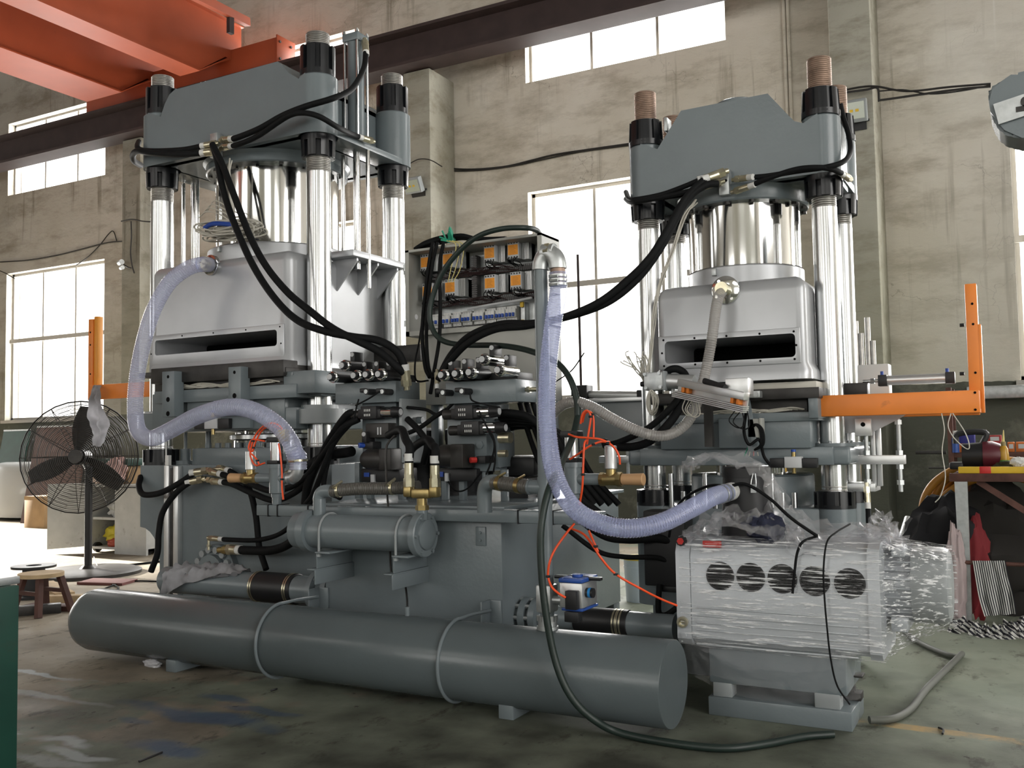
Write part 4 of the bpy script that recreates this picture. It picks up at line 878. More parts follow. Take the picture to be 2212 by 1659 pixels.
def cartridge(par, px, py, Y):
    c = PY(px, py, Y); d = V((.9, .45, 0)).normalized()
    s = obj('pressure_sensor', MB().cyl(c, c+V((.0, .10, 0)), .019, seg=18).box(c.x-.055, c.x-.01, Y+.005, Y+.04, c.z-.004, c.z+.022, .006), M['blackm'], par)
    obj('sensor_face', MB().cyl(c+V((0,-.004,0)), c+V((0,.002,0)), .0125, seg=18).ring(c+V((0,-.006,0)), (0,1,0), .013, .009, .004, 18), M['galv'], s)
for px, py in ((791,846), (826,846)): cartridge(ml, px, py, YM-.09)
obj('side_plate', MB().box(b.x, b.x+.02, YM+.03, YM+.3, PY(868,1000,YM).z, b.z+.02, .003), M['greylt'], ml)
for z in (.05, -.06): obj('side_plug', MB().cyl((b.x+.02, YM+.2, b.z-.16+z), (b.x+.06, YM+.2, b.z-.16+z), .022, seg=8), M['grey'], ml)
dvalve(ml, 752, 858, 880, 903, YM-.02)
zz = PY(828, 930, YM-.01)
pv = obj('pilot_valve', MB().box(PY(795,930,YM).x, PY(845,930,YM).x, YM-.03, YM+.06, PY(820,946,YM).z, PY(820,914,YM).z, .008), M['darksteel'], ml)
obj('name_plate', MB().box(zz.x-.028, zz.x-.02, YM-.034, YM-.028, zz.z-.025, zz.z+.02).box(zz.x-.008, zz.x-.0, YM-.034, YM-.028, zz.z-.025, zz.z+.02), M['ltgrey'], pv)
plug(ml, 786, 938, YM-.06)
def pumpcyl(par, px0, px1, py, Y, r):
    a_, b_ = PY(px0, py, Y), PY(px1, py, Y)
    m_ = obj('pilot_pump', MB().lathe(a_, b_-a_, [(0, r*.25), (.012, r*.3), (.014, r*.6), (.03, r*.62), (.032, r*.85), (.05, r*.88), (.052, r), ((b_-a_).length, r)], 28).box(b_.x-.05, b_.x+.04, Y-r, Y+r*1.1, b_.z-r*1.05, b_.z+r*1.05, .01), M['darksteel'], par)
    return m_
pumpcyl(ml, 781, 845, 992, YM-.02, .062)
q = PY(775, 962, YM-.05); obj('adjust_knob', MB().cyl(q, q+V((.02,.03,0)), .017, seg=10), M['bluep'], ml)
obj('adjuster_body', MB().box(q.x+.015, q.x+.09, YM-.03, YM+.06, q.z-.022, q.z+.022, .005), M['blackm'], ml)
fb(mb := MB(), 779, 1012, 862, 1042, YM+.02, .2, .01); obj('flow_valve', mb, M['blackm'], ml)
fb(mb := MB(), 786, 1021, 797, 1030, YM+.012, .01, .0); obj('blue_label', mb, M['bluep'], ml)
fb(mb := MB(), 800, 1025, 808, 1043, YM+.005, .03, .002); obj('connector', mb, M['ltgrey'], ml)
for px in (775, 800, 868):
    a_ = PY(px, 1003, YM+.1); obj('support_post', MB().box(a_.x-.018, a_.x+.018, YM+.08, YM+.12, ztop+.02, a_.z+.01, .003), M['grey'], ml)

mr, a, b, blk = manifold('right valve manifold with two long chrome solenoid coils, under the open cabinet', (962, 826), (1115, 867), (965, 1052, 1018),
    [(952,810,.035,'blackm'), (982,807,.035,'blackm'), (1012,804,.035,'blackm'), (1041,776,.035,'chrome'), (1074,799,.035,'chrome')], [(973,784), (1003,781), (1033,778), (1062,751), (1094,773)], 0)
obj('elbow_fitting', MB().cyl((b.x, YM+.12, b.z+.07), (b.x+.09, YM+.12, b.z+.07), .013, seg=12).cyl((b.x+.01, YM+.12, b.z+.07), (b.x+.03, YM+.12, b.z+.07), .02, seg=6), M['zinc'], mr)
for px, py in ((957,848), (998,845)): cartridge(mr, px, py, YM-.09)
dvalve(mr, 950, 1072, 878, 903, YM-.02); dvalve(mr, 963, 1086, 913, 938, YM-.02)
pumpcyl(mr, 940, 1000, 985, YM-.03, .066)
q = PY(1016, 994, YM-.06); obj('red_knob', MB().cyl(q, q+V((.02,.03,0)), .017, seg=8), M['redp'], mr)
obj('adjuster_body', MB().box(q.x+.02, q.x+.08, YM-.03, YM+.08, q.z-.02, q.z+.022, .005), M['blackm'], mr)
q = PY(1038, 961, YM+.06); obj('hex_plug', MB().cyl(q, q+V((0,-.012,0)), .024, seg=6), M['grey'], mr)
fb(mb := MB(), 946, 1012, 1030, 1040, YM+.02, .2, .01); obj('flow_valve', mb, M['blackm'], mr)
fb(mb := MB(), 946, 1019, 957, 1030, YM+.012, .01, .0); obj('blue_label', mb, M['bluep'], mr)
fb(mb := MB(), 960, 1022, 967, 1040, YM+.005, .03, .002); obj('connector', mb, M['ltgrey'], mr)
fb(mb := MB(), 1052, 905, 1078, 1010, YM+.16, .2, .006); obj('side_plate', mb, M['grey'], mr)
mb = MB(); q0 = PY(1080, 946, YM+.05); mb.cyl(q0, q0+V((.07,.0,0)), .032, seg=18); obj('large_fitting', mb, M['zinc'], mr)
q0 = PY(1078, 980, YM); obj('large_fitting', MB().cyl(q0, q0+V((.05,.0,0)), .021, seg=18), M['zinc'], mr)
for px in (962, 1000, 1045, 1090):
    a_ = PY(px, 1018, YM+.1); obj('support_post', MB().box(a_.x-.018, a_.x+.018, YM+.08, YM+.12, ztop+.02, a_.z+.01, .003), M['grey'], mr)
fb(mb := MB(), 1078, 985, 1155, 1030, YM+.3, .25, .03)
one('gear_motor', 'black box-shaped motor half hidden behind the vertical grey pipe', 'motor', mb.box(PY(1090,1030,YM+.35).x, PY(1140,1030,YM+.35).x, YM+.35, YM+.5, ztop+.02, PY(1100,1025,YM+.35).z), M['blackm'])

# ------------------------------------------------------------------ open electrical cabinet
YC = 5.2
A, B = PY(875, 549, YC), PY(1171, 694, YC); x0, x1, z1, z0 = A.x, B.x, A.z, B.z
z1 = PY(1168, 503, YC).z; z0 = (PY(878, 735, YC).z+PY(1176, 694, YC).z)/2; x1 = PY(1172, 600, YC).x; x0 = PY(876, 640, YC).x
cb = thing('control_cabinet', 'open grey electrical cabinet packed with orange-labelled relays, between the two presses', 'cabinet', ((x0+x1)/2, YC+.12, z0))
th = .016; D_ = .24
obj('casing', MB().box(x0, x1, YC+D_, YC+D_+.01, z0, z1).box(x0, x0+th, YC, YC+D_, z0, z1).box(x1-th, x1, YC, YC+D_, z0, z1).box(x0, x1, YC, YC+D_, z1-th, z1).box(x0, x1, YC, YC+D_, z0, z0+th)
    .box(x0, x0+.03, YC-.004, YC+.002, z0, z1).box(x1-.03, x1, YC-.004, YC+.002, z0, z1).box(x0, x1, YC-.004, YC+.002, z1-.014, z1).box(x0, x1, YC-.004, YC+.002, z0, z0+.03), M['cabinet'], cb)
YB = YC+D_-.012
obj('mounting_plate', MB().box(x0+.05, x1-.03, YB, YB+.008, z0+.04, z1-.04), M['galv'], cb)
for z in (.15, .8): obj('hinge', MB().cyl((x0-.006, YC, z0+(z1-z0)*z-.02), (x0-.006, YC, z0+(z1-z0)*z+.02), .007, seg=10), M['galv'], cb)
obj('side_hole_daylight_disc', MB().cyl((x0+th, YC+.10, z0+.14), (x0+th+.001, YC+.10, z0+.14), .018, seg=16).cyl((x0+th, YC+.17, z0+.14), (x0+th+.001, YC+.17, z0+.14), .018, seg=16), mat('painted_daylight', (.7,.7,.7), .6), cb)  # pale discs: daylight through the side holes put into the colour
def duct(xa, xb, za, zb):
    mb = MB()
    if xb-xa > zb-za:
        k = int((xb-xa)/.014)
        for i in range(k): mb.box(xa+i*.014, xa+i*.014+.009, YB-.07, YB-.066, za, zb)
        mb.box(xa, xb, YB-.066, YB, za+.01, zb-.01)
    else:
        k = int((zb-za)/.014)
        for i in range(k): mb.box(xa, xb, YB-.07, YB-.066, za+i*.014, za+i*.014+.009)
        mb.box(xa+.01, xb-.01, YB-.066, YB, za, zb)
    return stuff(obj('wire_duct', mb, mat_duct, cb))
mat_duct = mat('grey_duct', (.10,.095,.095), .6)
def zrow(py, px): return PY(px, py, YB-.05).z
xm = PY(1036, 600, YB).x
duct(x0+.07, x1-.05, zrow(586,1057)-.02, zrow(586,1057)+.02)
duct(x0+.07, x1-.05, zrow(651,1030)-.02, zrow(651,1030)+.02)
duct(x0+.07, x1-.05, zrow(708,1030)-.02, zrow(708,1030)+.015)
duct(xm-.02, xm+.02, zrow(650,1036), z1-.05)
duct(x0+.06, x0+.095, z0+.05, z1-.05)
YR = YB-.13
for px, py in ((919,567), (967,560), (1057,547), (1108,540), (923,630), (972,621), (1058,612), (1114,606)):
    c = PY(px, py, YR); w, h = .041, .056
    rl = obj('solid_state_relay', MB().box(c.x-w, c.x+w, YR, YB, c.z-h, c.z+h, .003), M['ltgrey'], cb)
    obj('relay_label', MB().box(c.x-w*.86, c.x+w*.86, YR-.002, YR+.001, c.z-h*.55, c.z+h*.6), M['amber'], rl)
    pr = MB()
    for i in range(7): pr.box(c.x-w*.55, c.x+w*(.35+.3*((i*37) % 3)/2-.1), YR-.0026, YR-.0018, c.z+h*(.42-.15*i), c.z+h*(.42-.15*i)+.0022)
    stuff(obj('label_print', pr, mat_pr if 'mat_pr' in globals() else globals().setdefault('mat_pr', mat('brown_print', (.42,.16,.02), .6)), rl))
    sc = MB()
    for k in range(4):
        for s in (-1, 1): sc.cyl((c.x-w*.72+w*.48*k, YR-.002, c.z+s*h*.82), (c.x-w*.72+w*.48*k, YR+.001, c.z+s*h*.82), .0055, seg=10)
    stuff(obj('terminal_screw', sc, M['blackm'], rl))
    hs = MB()
    for k in range(6): hs.box(c.x+w+.006+k*.008, c.x+w+.010+k*.008, YR+.04, YB, c.z-h*1.05, c.z+h*1.05)
    stuff(obj('heat_sink', hs.box(c.x+w, c.x+w+.05, YR+.085, YB, c.z-h*1.05, c.z+h*1.05), M['alu'], rl))
    wr = MB(); rnd = random.Random(int(px))
    for k in range(5):
        xs_ = c.x-w*.7+w*.36*k; zb_ = c.z-h*.9
        wr.tube([(xs_, YR+.0, zb_), (xs_+rnd.uniform(-.01,.02), YR-.025, zb_-.015), (xs_+rnd.uniform(-.01,.03), YR-.01, zb_-.035), (xs_+rnd.uniform(0,.03), YR+.06, zb_-.045)], .0028, 6, 4)
    stuff(obj('relay_wires', wr, M['rubber'], rl))
YK = YB-.075
brk = [(430,520,2), (560,650,2), (665,765,3), (780,890,3), (910,1040,3), (1055,1170,3), (1175,1290,3), (1290,1415,3)]
for i, (a_, b_, n_) in enumerate(brk):
    pxa, pxb = 850+a_/5.35, 850+b_/5.35; f = ((a_+b_)/2-475)/(1352-475); pyt = 470+(1118-95*f)/5.35; pyb = 470+(1272-88*f)/5.35
    a3, b3 = PY(pxa, pyt, YK), PY(pxb, pyb, YK); xa, xb, za, zb_ = a3.x, b3.x-.004, b3.z, a3.z
    bk = obj('circuit_breaker', MB().box(xa, xb, YK+.02, YB, za, zb_, .002).box(xa, xb, YK, YK+.03, za+(zb_-za)*.22, za+(zb_-za)*.8, .002), M['white'], cb)
    for k in range(n_):
        xx = xa+(xb-xa)*(k+.5)/n_; obj('toggle', MB().box(xx-.0068, xx+.0068, YK-.014, YK+.002, za+(zb_-za)*.27, za+(zb_-za)*.52, .002), M['bluep'], bk)
    sl = MB()
    for k in range(n_):
        xx = xa+(xb-xa)*(k+.5)/n_
        for z_ in (za+.01, zb_-.012): sl.box(xx-.004, xx+.004, YK+.018, YK+.021, z_-.004, z_+.004)
        sl.box(xx+(xb-xa)/n_/2-.0008, xx+(xb-xa)/n_/2+.0008, YK-.001, YK+.002, za+(zb_-za)*.22, za+(zb_-za)*.8)
    stuff(obj('terminal_slot', sl, M['ltgrey'], bk))
q = PY(1126, 675, YK); obj('terminal_strip', MB().box(q.x-.015, q.x+.015, YK+.02, YB, q.z-.075, q.z+.07, .002), M['galv'], cb)
obj('end_stop', MB().box(q.x-.012, q.x+.012, YK+.005, YK+.03, q.z+.035, q.z+.07, .003).box(q.x-.012, q.x+.012, YK+.005, YK+.03, q.z-.07, q.z-.045, .003), M['yellow'], cb)
mb = MB(); rnd = random.Random(4)
for k in range(26):
    xa = rnd.uniform(x0+.12, x1-.2); zz_ = zrow(651, 1030) if k % 2 else zrow(586, 1057)
    mb.tube([(xa, YB-.07, zz_+rnd.uniform(-.02,.02)), (xa+.1, YB-.09, zz_+rnd.uniform(-.03,.03)), (xa+.2, YB-.085, zz_+rnd.uniform(-.03,.03)), (xa+.28, YB-.07, zz_+rnd.uniform(-.02,.02))], .003, 5, 4)
stuff(obj('loose_wiring', mb, mat('dark_wiring', (.035,.018,.018), .5), cb))
mb = MB().tube([PY(1010,668,YB-.08), PY(1040,662,YB-.09), PY(1080,655,YB-.09), PY(1120,649,YB-.09), PY(1150,643,YB-.08)], .009, 8, 6); obj('grey_cable', mb, M['ltgrey'], cb)
# stand below the cabinet
a, b = PY(918, 742, YC+.04), PY(1192, 1085, YC+.04)
zs = PY(1000, 872, YC+.04).z
cs = obj('stand_panel', MB().box(a.x, b.x, YC+.04, YC+.22, zs, z0, .004), M['cabinet'], cb)
for x_ in (a.x+.03, b.x-.03): obj('stand_leg', MB().box(x_-.03, x_+.03, YC+.1, YC+.16, ztop+.02, zs, .003), M['grey'], cb)
for k, (px, lab) in enumerate(((905, 'added dark filler drum standing on the reservoir behind the left manifold'), (1010, 'added dark filler drum standing on the reservoir behind the right manifold'))):  # black drums added to darken the gap around the manifolds
    q = PY(px, 960, 5.38); mt = thing('dark_filler', lab, 'motor', (q.x, 5.38, ztop+.02))
    obj('filler_drum', MB().lathe((q.x, 5.38, ztop+.02), (0,0,1), [(0, .16), (.02, .16), (.02, .145), (.34, .145), (.36, .15), (.42, .15), (.44, .12)], 28), M['blackm'], mt)
    obj('filler_box', MB().box(q.x-.07, q.x+.07, 5.19, 5.27, ztop+.16, ztop+.28, .008), M['blackm'], mt)
# coil of cables dumped on the cabinet's roof, with a green tie
mb = MB(); rnd = random.Random(11)
for k in range(9):
    o_ = rnd.uniform(-.012, .012); mb.tube([(x0+.03+rnd.uniform(0,.05), YC+.03+.015*k, z1+.012+.004*(k%3)), (x0+.12, YC+.02+.016*k, z1+.03+.01*(k%3)), (x0+.25, YC+.05+.012*k+o_, z1+.06+.008*(k%4)), (x0+.37+rnd.uniform(-.02,.03), YC+.06+.012*k, z1+.07), (x0+.5, YC+.08+.01*k, z1+.04), (x0+.62, YC+.08+.01*k, z1+.025), (x0+.72, YC+.08+.012*k, z1+.016)], .012, 8, 5)
ct = one('cable_bundle', 'tangled bundle of black cables lying on the roof of the open cabinet', 'cable', mb, M['rubber'])
mb = MB()
for k in range(5): mb.tube([(x0+.33, YC+.05+.012*k, z1+.05), (x0+.36, YC-.01, z1+.10+.012*math.sin(k*2)), (x0+.34+.02*math.sin(k), YC+.02, z1+.03), (x0+.30+.04*math.cos(k*2), YC, z1+.02+.02*k)], .006, 6, 5)
obj('green_tie', mb, mat('green_ribbon', (.02,.28,.17), .5), ct)
for k in range(4):
    xx = x0+.05+.10*k
hose_pts = [(915, 520, 5.24), (905, 560, 5.14), (925, 530, 5.2)]
for k, (pa, lab) in enumerate(((((935,525,5.2),(928,560,5.12),(918,640,5.1),(912,720,5.06),(918,790,4.98),(928,815,4.93)), 'black cable hanging nearest the cabinet hinge side'),
        (((945,525,5.2),(936,560,5.12),(926,640,5.09),(921,720,5.05),(925,790,4.98),(935,818,4.93)), 'black cable hanging in the middle of the cabinet front bundle'),
        (((958,525,5.2),(950,570,5.12),(951,650,5.09),(949,730,5.04),(938,800,4.97),(930,850,4.9)), 'black cable hanging at the inner side of the cabinet front bundle'),
        (((912,690,5.18),(905,740,5.1),(897,780,5.0),(897,815,4.95),(905,824,4.93),(925,822,4.92)), 'thin black cable dropping beside the hanging bundle'))):
    hose('power_cable', lab, list(pa), .0125 if k < 3 else .006, M['rubber'], cat='cable', seg=8)
mb = MB()
for k in range(3): mb.tube(PP([(965+6*k,520,5.19), (985+8*k,530,5.15), (974+10*k,580,5.14), (968+5*k,610,5.14)]), .003, 6, 6)
stuff(one('earth_wires', 'thin pale yellow wires dangling from the cabinet roof bundle', 'wire', mb, mat('pale_yellow_wire', (.6,.52,.2), .5)))
stuff(bpy.data.objects['earth_wires'])
hose('green_hose', 'dark green hose arching over the cabinet and curving under its breakers', [(1168,512,5.3), (1158,497,5.22), (1130,492,5.1), (1080,495,5.05), (1030,512,5.03), (985,550,5.03), (950,600,5.03), (930,660,5.03), (932,705,5.02), (955,735,5.0), (1000,745,4.95), (1070,746,4.8), (1120,752,4.7), (1165,765,4.6), (1205,785,4.55), (1232,820,4.5), (1246,865,4.48), (1248,900,4.46)], .017, M['greenhose'])
hose('green_hose', 'long dark green hose running down over the tank and along the floor', PP([(1248,900,4.46), (1235,950,4.3), (1208,1010,4.0), (1185,1060,3.86), (1170,1130,3.8), (1168,1200,3.79), (1176,1300,3.79), (1193,1400,3.80), (1215,1470,3.80), (1245,1520,3.81), (1285,1556,3.84), (1330,1580,3.90)])+[PZ(1400,1597,.018), PZ(1500,1612,.018), PZ(1580,1616,.018), PZ(1660,1606,.018), PZ(1740,1591,.018), PZ(1800,1586,.018)], .0165, M['greenhose'])

# ------------------------------------------------------------------ black hydraulic hoses
H = M['rubber']
yc1 = 5.02
def hblock(t, px, py, Y, sc=1):
    c = PY(px, py, Y); bl = obj('hose_block', MB().box(c.x-.035*sc, c.x+.035*sc, Y-.06, Y, c.z-.09*sc, c.z+.09*sc, .004), M['galv'], t)
    stuff(obj('block_hole', MB().cyl((c.x-.012, Y-.061, c.z), (c.x-.012, Y-.0595, c.z), .008, seg=10).cyl((c.x+.012, Y-.061, c.z+.005), (c.x+.012, Y-.0595, c.z+.005), .008, seg=10), M['void'], bl))
hblock(lpress, 474, 318, 5.055, 1.0); hblock(rpress, 1570, 398, 5.10, .8)
def both(lab, P, r, fit=(0,)): return hose('hydraulic_hose', lab, P, r, H, fit=fit, seg=12)
both('upper black hose wrapping round the left corner of the taller press crown', PP([(458,312,4.98), (440,315,4.97), (400,323,4.97), (350,326,4.98), (310,325,4.99), (297,318,5.02), (300,306,5.25)]), .021)
both('lower black hose looping round the left corner of the taller press crown', PP([(458,328,4.97), (430,331,4.95), (380,334,4.93), (330,331,4.93), (300,326,4.94), (288,333,5.0), (289,347,5.1), (304,357,5.3)]), .023)
both('black hose climbing from the crown block to the top of the slim side cylinder', PP([(487,302,4.98), (510,298,4.96), (560,278,4.94), (610,250,4.93), (660,230,4.93), (720,212,4.98), (760,192,5.2), (785,150,5.5), (790,115,5.58), (789,98,5.6)]), .021, (0, 1))
both('black hose crossing the crown to the foot of the slim side cylinder', PP([(487,318,4.98), (515,312,4.95), (560,292,4.93), (620,252,4.9), (655,244,4.9), (690,252,4.93), (730,275,5.1), (765,292,5.4), (795,302,5.55)]), .019, (0, 1))
both('long black hose sagging from the crown to the left manifold, nearer one', PP([(460,315,4.95), (470,350,4.9), (482,410,4.82), (505,480,4.74), (545,570,4.66), (590,640,4.6), (640,690,4.56), (700,715,4.54), (760,727,4.56), (815,735,4.6), (855,757,4.64), (873,790,4.68), (877,820,4.7)]), .0235, (1,))
both('long black hose sagging from the crown to the left manifold, upper one', PP([(459,312,4.94), (480,355,4.88), (505,420,4.8), (540,510,4.72), (575,575,4.66), (620,630,4.6), (665,668,4.57), (720,710,4.55), (770,735,4.56), (820,760,4.6), (855,790,4.64), (872,805,4.68)]), .0235, ())
both('upper black hose curving round to the back of the smaller press', PP([(1600,386,5.02), (1615,384,5.0), (1660,380,4.99), (1720,370,4.99), (1790,360,5.0), (1825,347,5.08), (1837,325,5.25), (1833,290,5.35), (1822,255,5.4), (1815,225,5.4)]), .0145)
both('lower black hose bending round the right corner of the smaller press', PP([(1600,409,5.02), (1620,402,5.0), (1660,385,4.98), (1720,366,4.97), (1770,362,4.98), (1805,368,5.05), (1830,383,5.2)]), .0145, (0, 1))
both('upper black hose running left along the smaller press crown', PP([(1542,379,5.02), (1520,385,5.0), (1480,402,4.99), (1430,420,4.99), (1380,430,5.0), (1360,430,5.08), (1352,415,5.3)]), .0145)
both('lower black hose running left along the smaller press crown', PP([(1542,398,5.02), (1500,410,4.99), (1440,424,4.98), (1390,433,4.98), (1363,437,5.05), (1352,430,5.25)]), .0145)
both('thick black hose falling from the smaller press crown to the right manifold, nearer one', PP([(1550,377,4.97), (1520,390,4.92), (1480,430,4.84), (1445,490,4.76), (1405,555,4.7), (1350,610,4.66), (1290,655,4.62), (1215,686,4.6), (1140,704,4.62), (1070,712,4.66), (1010,742,4.68), (965,790,4.72), (945,822,4.74)]), .0195, (0,))
both('thick black hose falling from the smaller press crown to the right manifold, upper one', PP([(1550,397,4.97), (1525,400,4.92), (1490,425,4.86), (1460,475,4.8), (1425,540,4.74), (1375,605,4.7), (1310,655,4.66), (1225,685,4.64), (1150,698,4.66), (1080,700,4.7), (1015,725,4.72), (975,765,4.76), (950,810,4.78)]), .0195, ())
hose('hydraulic_hose', 'short white-sleeved fitting riser at the corner of the right manifold', PP([(944,858,4.72), (944,840,4.72), (944,815,4.74)]), .012, H, fit=(1,))
# hoses on the left press base
both('black hose looping out left of the taller press base', PP([(437,1018,4.97), (420,1022,4.95), (385,1045,4.93), (345,1065,4.92), (310,1068,4.93), (300,1050,4.98), (304,1030,5.06)]), .022)
both('black hose with a free end hanging down the left side of the taller press base', PP([(428,1037,4.97), (410,1042,4.95), (380,1065,4.92), (352,1105,4.9), (343,1150,4.89), (340,1195,4.88), (326,1235,4.87)]), .022)
both('upper black hose between the base fittings and the left manifold', PP([(462,1020,4.97), (490,1028,4.95), (540,1045,4.9), (590,1060,4.86), (650,1040,4.8), (700,980,4.74), (740,925,4.7), (775,905,4.72)]), .021)
both('lower black hose between the base fittings and the left manifold', PP([(466,1040,4.97), (500,1045,4.94), (545,1065,4.9), (600,1080,4.86), (665,1040,4.8), (705,960,4.74), (745,900,4.7), (765,890,4.72)]), .021)
both('black hose dropping behind the rubber-sleeved pipe', PP([(480,1013,5.0), (500,1020,4.98), (535,1050,4.96), (552,1110,4.95), (560,1180,4.94), (575,1230,4.9)]), .021)
both('thin black hose from the base elbow towards the oil cooler', PP([(462,1163,4.95), (500,1166,4.94), (560,1166,4.92), (610,1150,4.88), (650,1110,4.8), (690,1060,4.75)]), .016)
both('thick black hose from the brass base fitting rising behind the oil cooler', PP([(502,1187,4.95), (540,1189,4.93), (590,1188,4.9), (630,1170,4.86), (655,1130,4.82), (665,1050,4.8), (690,990,4.78)]), .03)
both('thick black hose sweeping from behind the taller press foot to the left manifold', PP([(620,1030,4.85), (660,1010,4.82), (705,985,4.8), (745,978,4.78), (760,975,4.76)]), .032)
for k, (pts, lab) in enumerate(((((735,1075,4.7),(700,1050,4.75),(720,960,4.74),(760,890,4.72)), 'black hose rising nearest the taller press column'), (((765,905,4.72),(720,960,4.72),(680,1060,4.75),(660,1090,4.78)), 'black hose beside the leaning grey reservoir edge'))):
    hose('hydraulic_hose', lab, list(pts), .018, H)
for k in range(5):
    hose('hydraulic_hose', ['black hose bending down behind the right manifold, frontmost', 'black hose bending down behind the right manifold, second from the front', 'black hose bending down behind the right manifold, middle one', 'black hose bending down behind the right manifold, fourth from the front', 'black hose bending down behind the right manifold, rearmost'][k],
         PP([(1075+4*k,892+9*k,4.8+.06*k), (1110+5*k,893+7*k,4.8+.06*k), (1150+12*k,905+6*k,4.8+.06*k), (1190+14*k,950+6*k,4.82+.06*k), (1225+14*k,1030,4.85+.06*k), (1265+18*k,1090,4.9+.05*k)]), .022-.001*k, H)
for k in range(4):
    hose('hydraulic_hose', ['dark hose passing steeply behind the clear hose, nearest the pipe', 'dark hose passing steeply behind the clear hose, second from the pipe', 'dark hose passing steeply behind the clear hose, third from the pipe', 'dark hose passing steeply behind the clear hose, farthest from the pipe'][k],
         PP([(1120+14*k,860,5.0), (1140+16*k,930,5.0), (1165+20*k,1000,5.0), (1200+28*k,1075,5.0)]), .016, H)
for k in range(3):
    hose('hydraulic_hose', ['black hose slung from the reservoir to the smaller press, lowest', 'black hose slung from the reservoir to the smaller press, middle', 'black hose slung from the reservoir to the smaller press, highest'][k],
         PP([(1215+20*k,1135-28*k,4.75), (1290+12*k,1190-35*k,4.8), (1350+5*k,1203-38*k,4.85), (1420,1205-42*k,4.92), (1470,1225-50*k,4.98)]), (.014,.024,.02)[k], H)
for k in range(2):
    hose('hydraulic_hose', ['black hose curving up to the smaller press, lower of two', 'black hose curving up to the smaller press, upper of two'][k], PP([(1305,955+8*k,4.72), (1345,966-14*k,4.68), (1400,955-30*k,4.66), (1445,915-30*k,4.64), (1475,868-20*k,4.7), (1490,830,4.8)]), .022 if k == 0 else .017, H)
hose('hydraulic_hose', 'stub of black hose arched above the grey sensor cylinder', PP([(1432,815,4.85), (1445,800,4.84), (1462,797,4.84), (1478,806,4.86), (1484,822,4.88)]), .02, H)
for k, (pts, r) in enumerate(((((915,1000,4.8),(922,960,4.75),(905,930,4.75),(880,905,4.78)), .02), (((880,880,4.8),(920,885,4.78),(950,895,4.75),(990,860,4.75)), .01), (((870,940,4.8),(905,925,4.76),(940,900,4.74),(965,885,4.74)), .014))):
    hose('hydraulic_hose', ['black hose arching between the two valve manifolds', 'thin black cable strung between the two valve manifolds', 'black hose crossing low between the two valve manifolds'][k], PP([p for p in pts]), r, H)
for k, pts in enumerate((((775,862,4.62),(770,880,4.62),(765,905,4.62)), ((820,846,4.62),(795,862,4.62),(768,876,4.62)), ((1015,850,4.6),(1020,865,4.6),(1045,873,4.6),(1080,880,4.65)), ((1035,888,4.6),(1055,930,4.6),(1068,960,4.6),(1060,1000,4.6),(1050,1025,4.6)), ((1050,920,4.6),(1066,945,4.6),(1070,985,4.6),(1066,1020,4.6)), ((968,1040,4.6),(985,1060,4.6),(1010,1055,4.6),(1040,1020,4.6)))):
    hose('signal_cable', ['thin black sensor lead on the left manifold, leftmost', 'thin black sensor lead slanting across the left manifold block', 'thin black sensor lead under the right manifold sensors', 'thin black lead curving down past the red knob', 'thin black lead beside the hex plug', 'thin black lead sagging below the right flow valve'][k], PP(pts), .005, H, cat='cable', seg=6)
hose('sight_tube', 'thin dark grey tube bent down in front of the oil reservoir', PP([(855,938,4.4), (840,955,4.38), (834,975,4.36), (835,1040,4.36), (838,1090,4.37), (842,1180,4.39), (846,1240,4.39), (860,1254,4.39), (874,1262,4.38), (879,1290,4.3), (880,1318,4.1)]), .006, M['darksteel'], cat='tube', seg=8)
hose('black_cable', 'black cable rising by the cabinet to a steel rod near the window', PP([(1175,845,5.3), (1200,825,5.3), (1235,800,5.3), (1262,762,5.3)]), .004, H, cat='cable', seg=6)

# ------------------------------------------------------------------ red-orange air tubes
def air(lab, pts, r=.0055):
    t = hose('air_tube', lab, PP(pts) if not isinstance(pts[0], V) else pts, r, M['airline'], cat='tube', seg=8)
    c = catmull(PP(pts), 4)[max(1, len(pts)*2)]; obj('cable_tie', MB().box(c.x-.009, c.x+.009, c.y-.009, c.y+.009, c.z-.006, c.z+.006, .003), M['blackm'], t); return t
air('red air tube arching over the left actuator, outer loop', [(612,935,4.34), (606,922,4.33), (590,914,4.33), (570,920,4.33), (552,940,4.34), (543,965,4.34), (541,985,4.34), (552,1005,4.34), (572,1000,4.34)])
air('red air tube arching over the left actuator, inner loop', [(609,935,4.35), (600,925,4.35), (585,920,4.35), (566,930,4.35), (552,955,4.35), (545,975,4.35), (537,968,4.34), (545,950,4.34), (572,953,4.34)])
air('red air tube pinched beside the small left actuator', [(540,978,4.33), (548,985,4.33), (556,995,4.33), (560,1004,4.33)])
air('red air tube running straight down beside the left actuator', [(602,958,4.3), (606,985,4.29), (609,1020,4.29), (609,1050,4.29), (612,1079,4.3)])
air('red air tube looped tallest above the right valve', [(1254,915,4.32), (1258,895,4.31), (1268,887,4.31), (1276,900,4.31), (1272,930,4.31), (1268,960,4.31)])
air('red air tube looped above the right valve, falling to the actuator', [(1258,912,4.34), (1264,893,4.33), (1275,890,4.33), (1282,905,4.33), (1282,945,4.33)])
air('red air tube dropping straight past the right valve body', [(1268,950,4.30), (1262,960,4.28), (1260,1000,4.26), (1258,1050,4.26), (1252,1090,4.28)])
air('red air tube crossing the right actuator towards the small cylinder', [(1228,938,4.3), (1245,944,4.28), (1270,946,4.28), (1300,950,4.29), (1325,965,4.31), (1337,985,4.32), (1339,1003,4.33)])
air('red air tube from the foot of the right actuator', [(1231,992,4.3), (1250,980,4.29), (1270,966,4.28), (1295,955,4.29), (1318,955,4.3)])
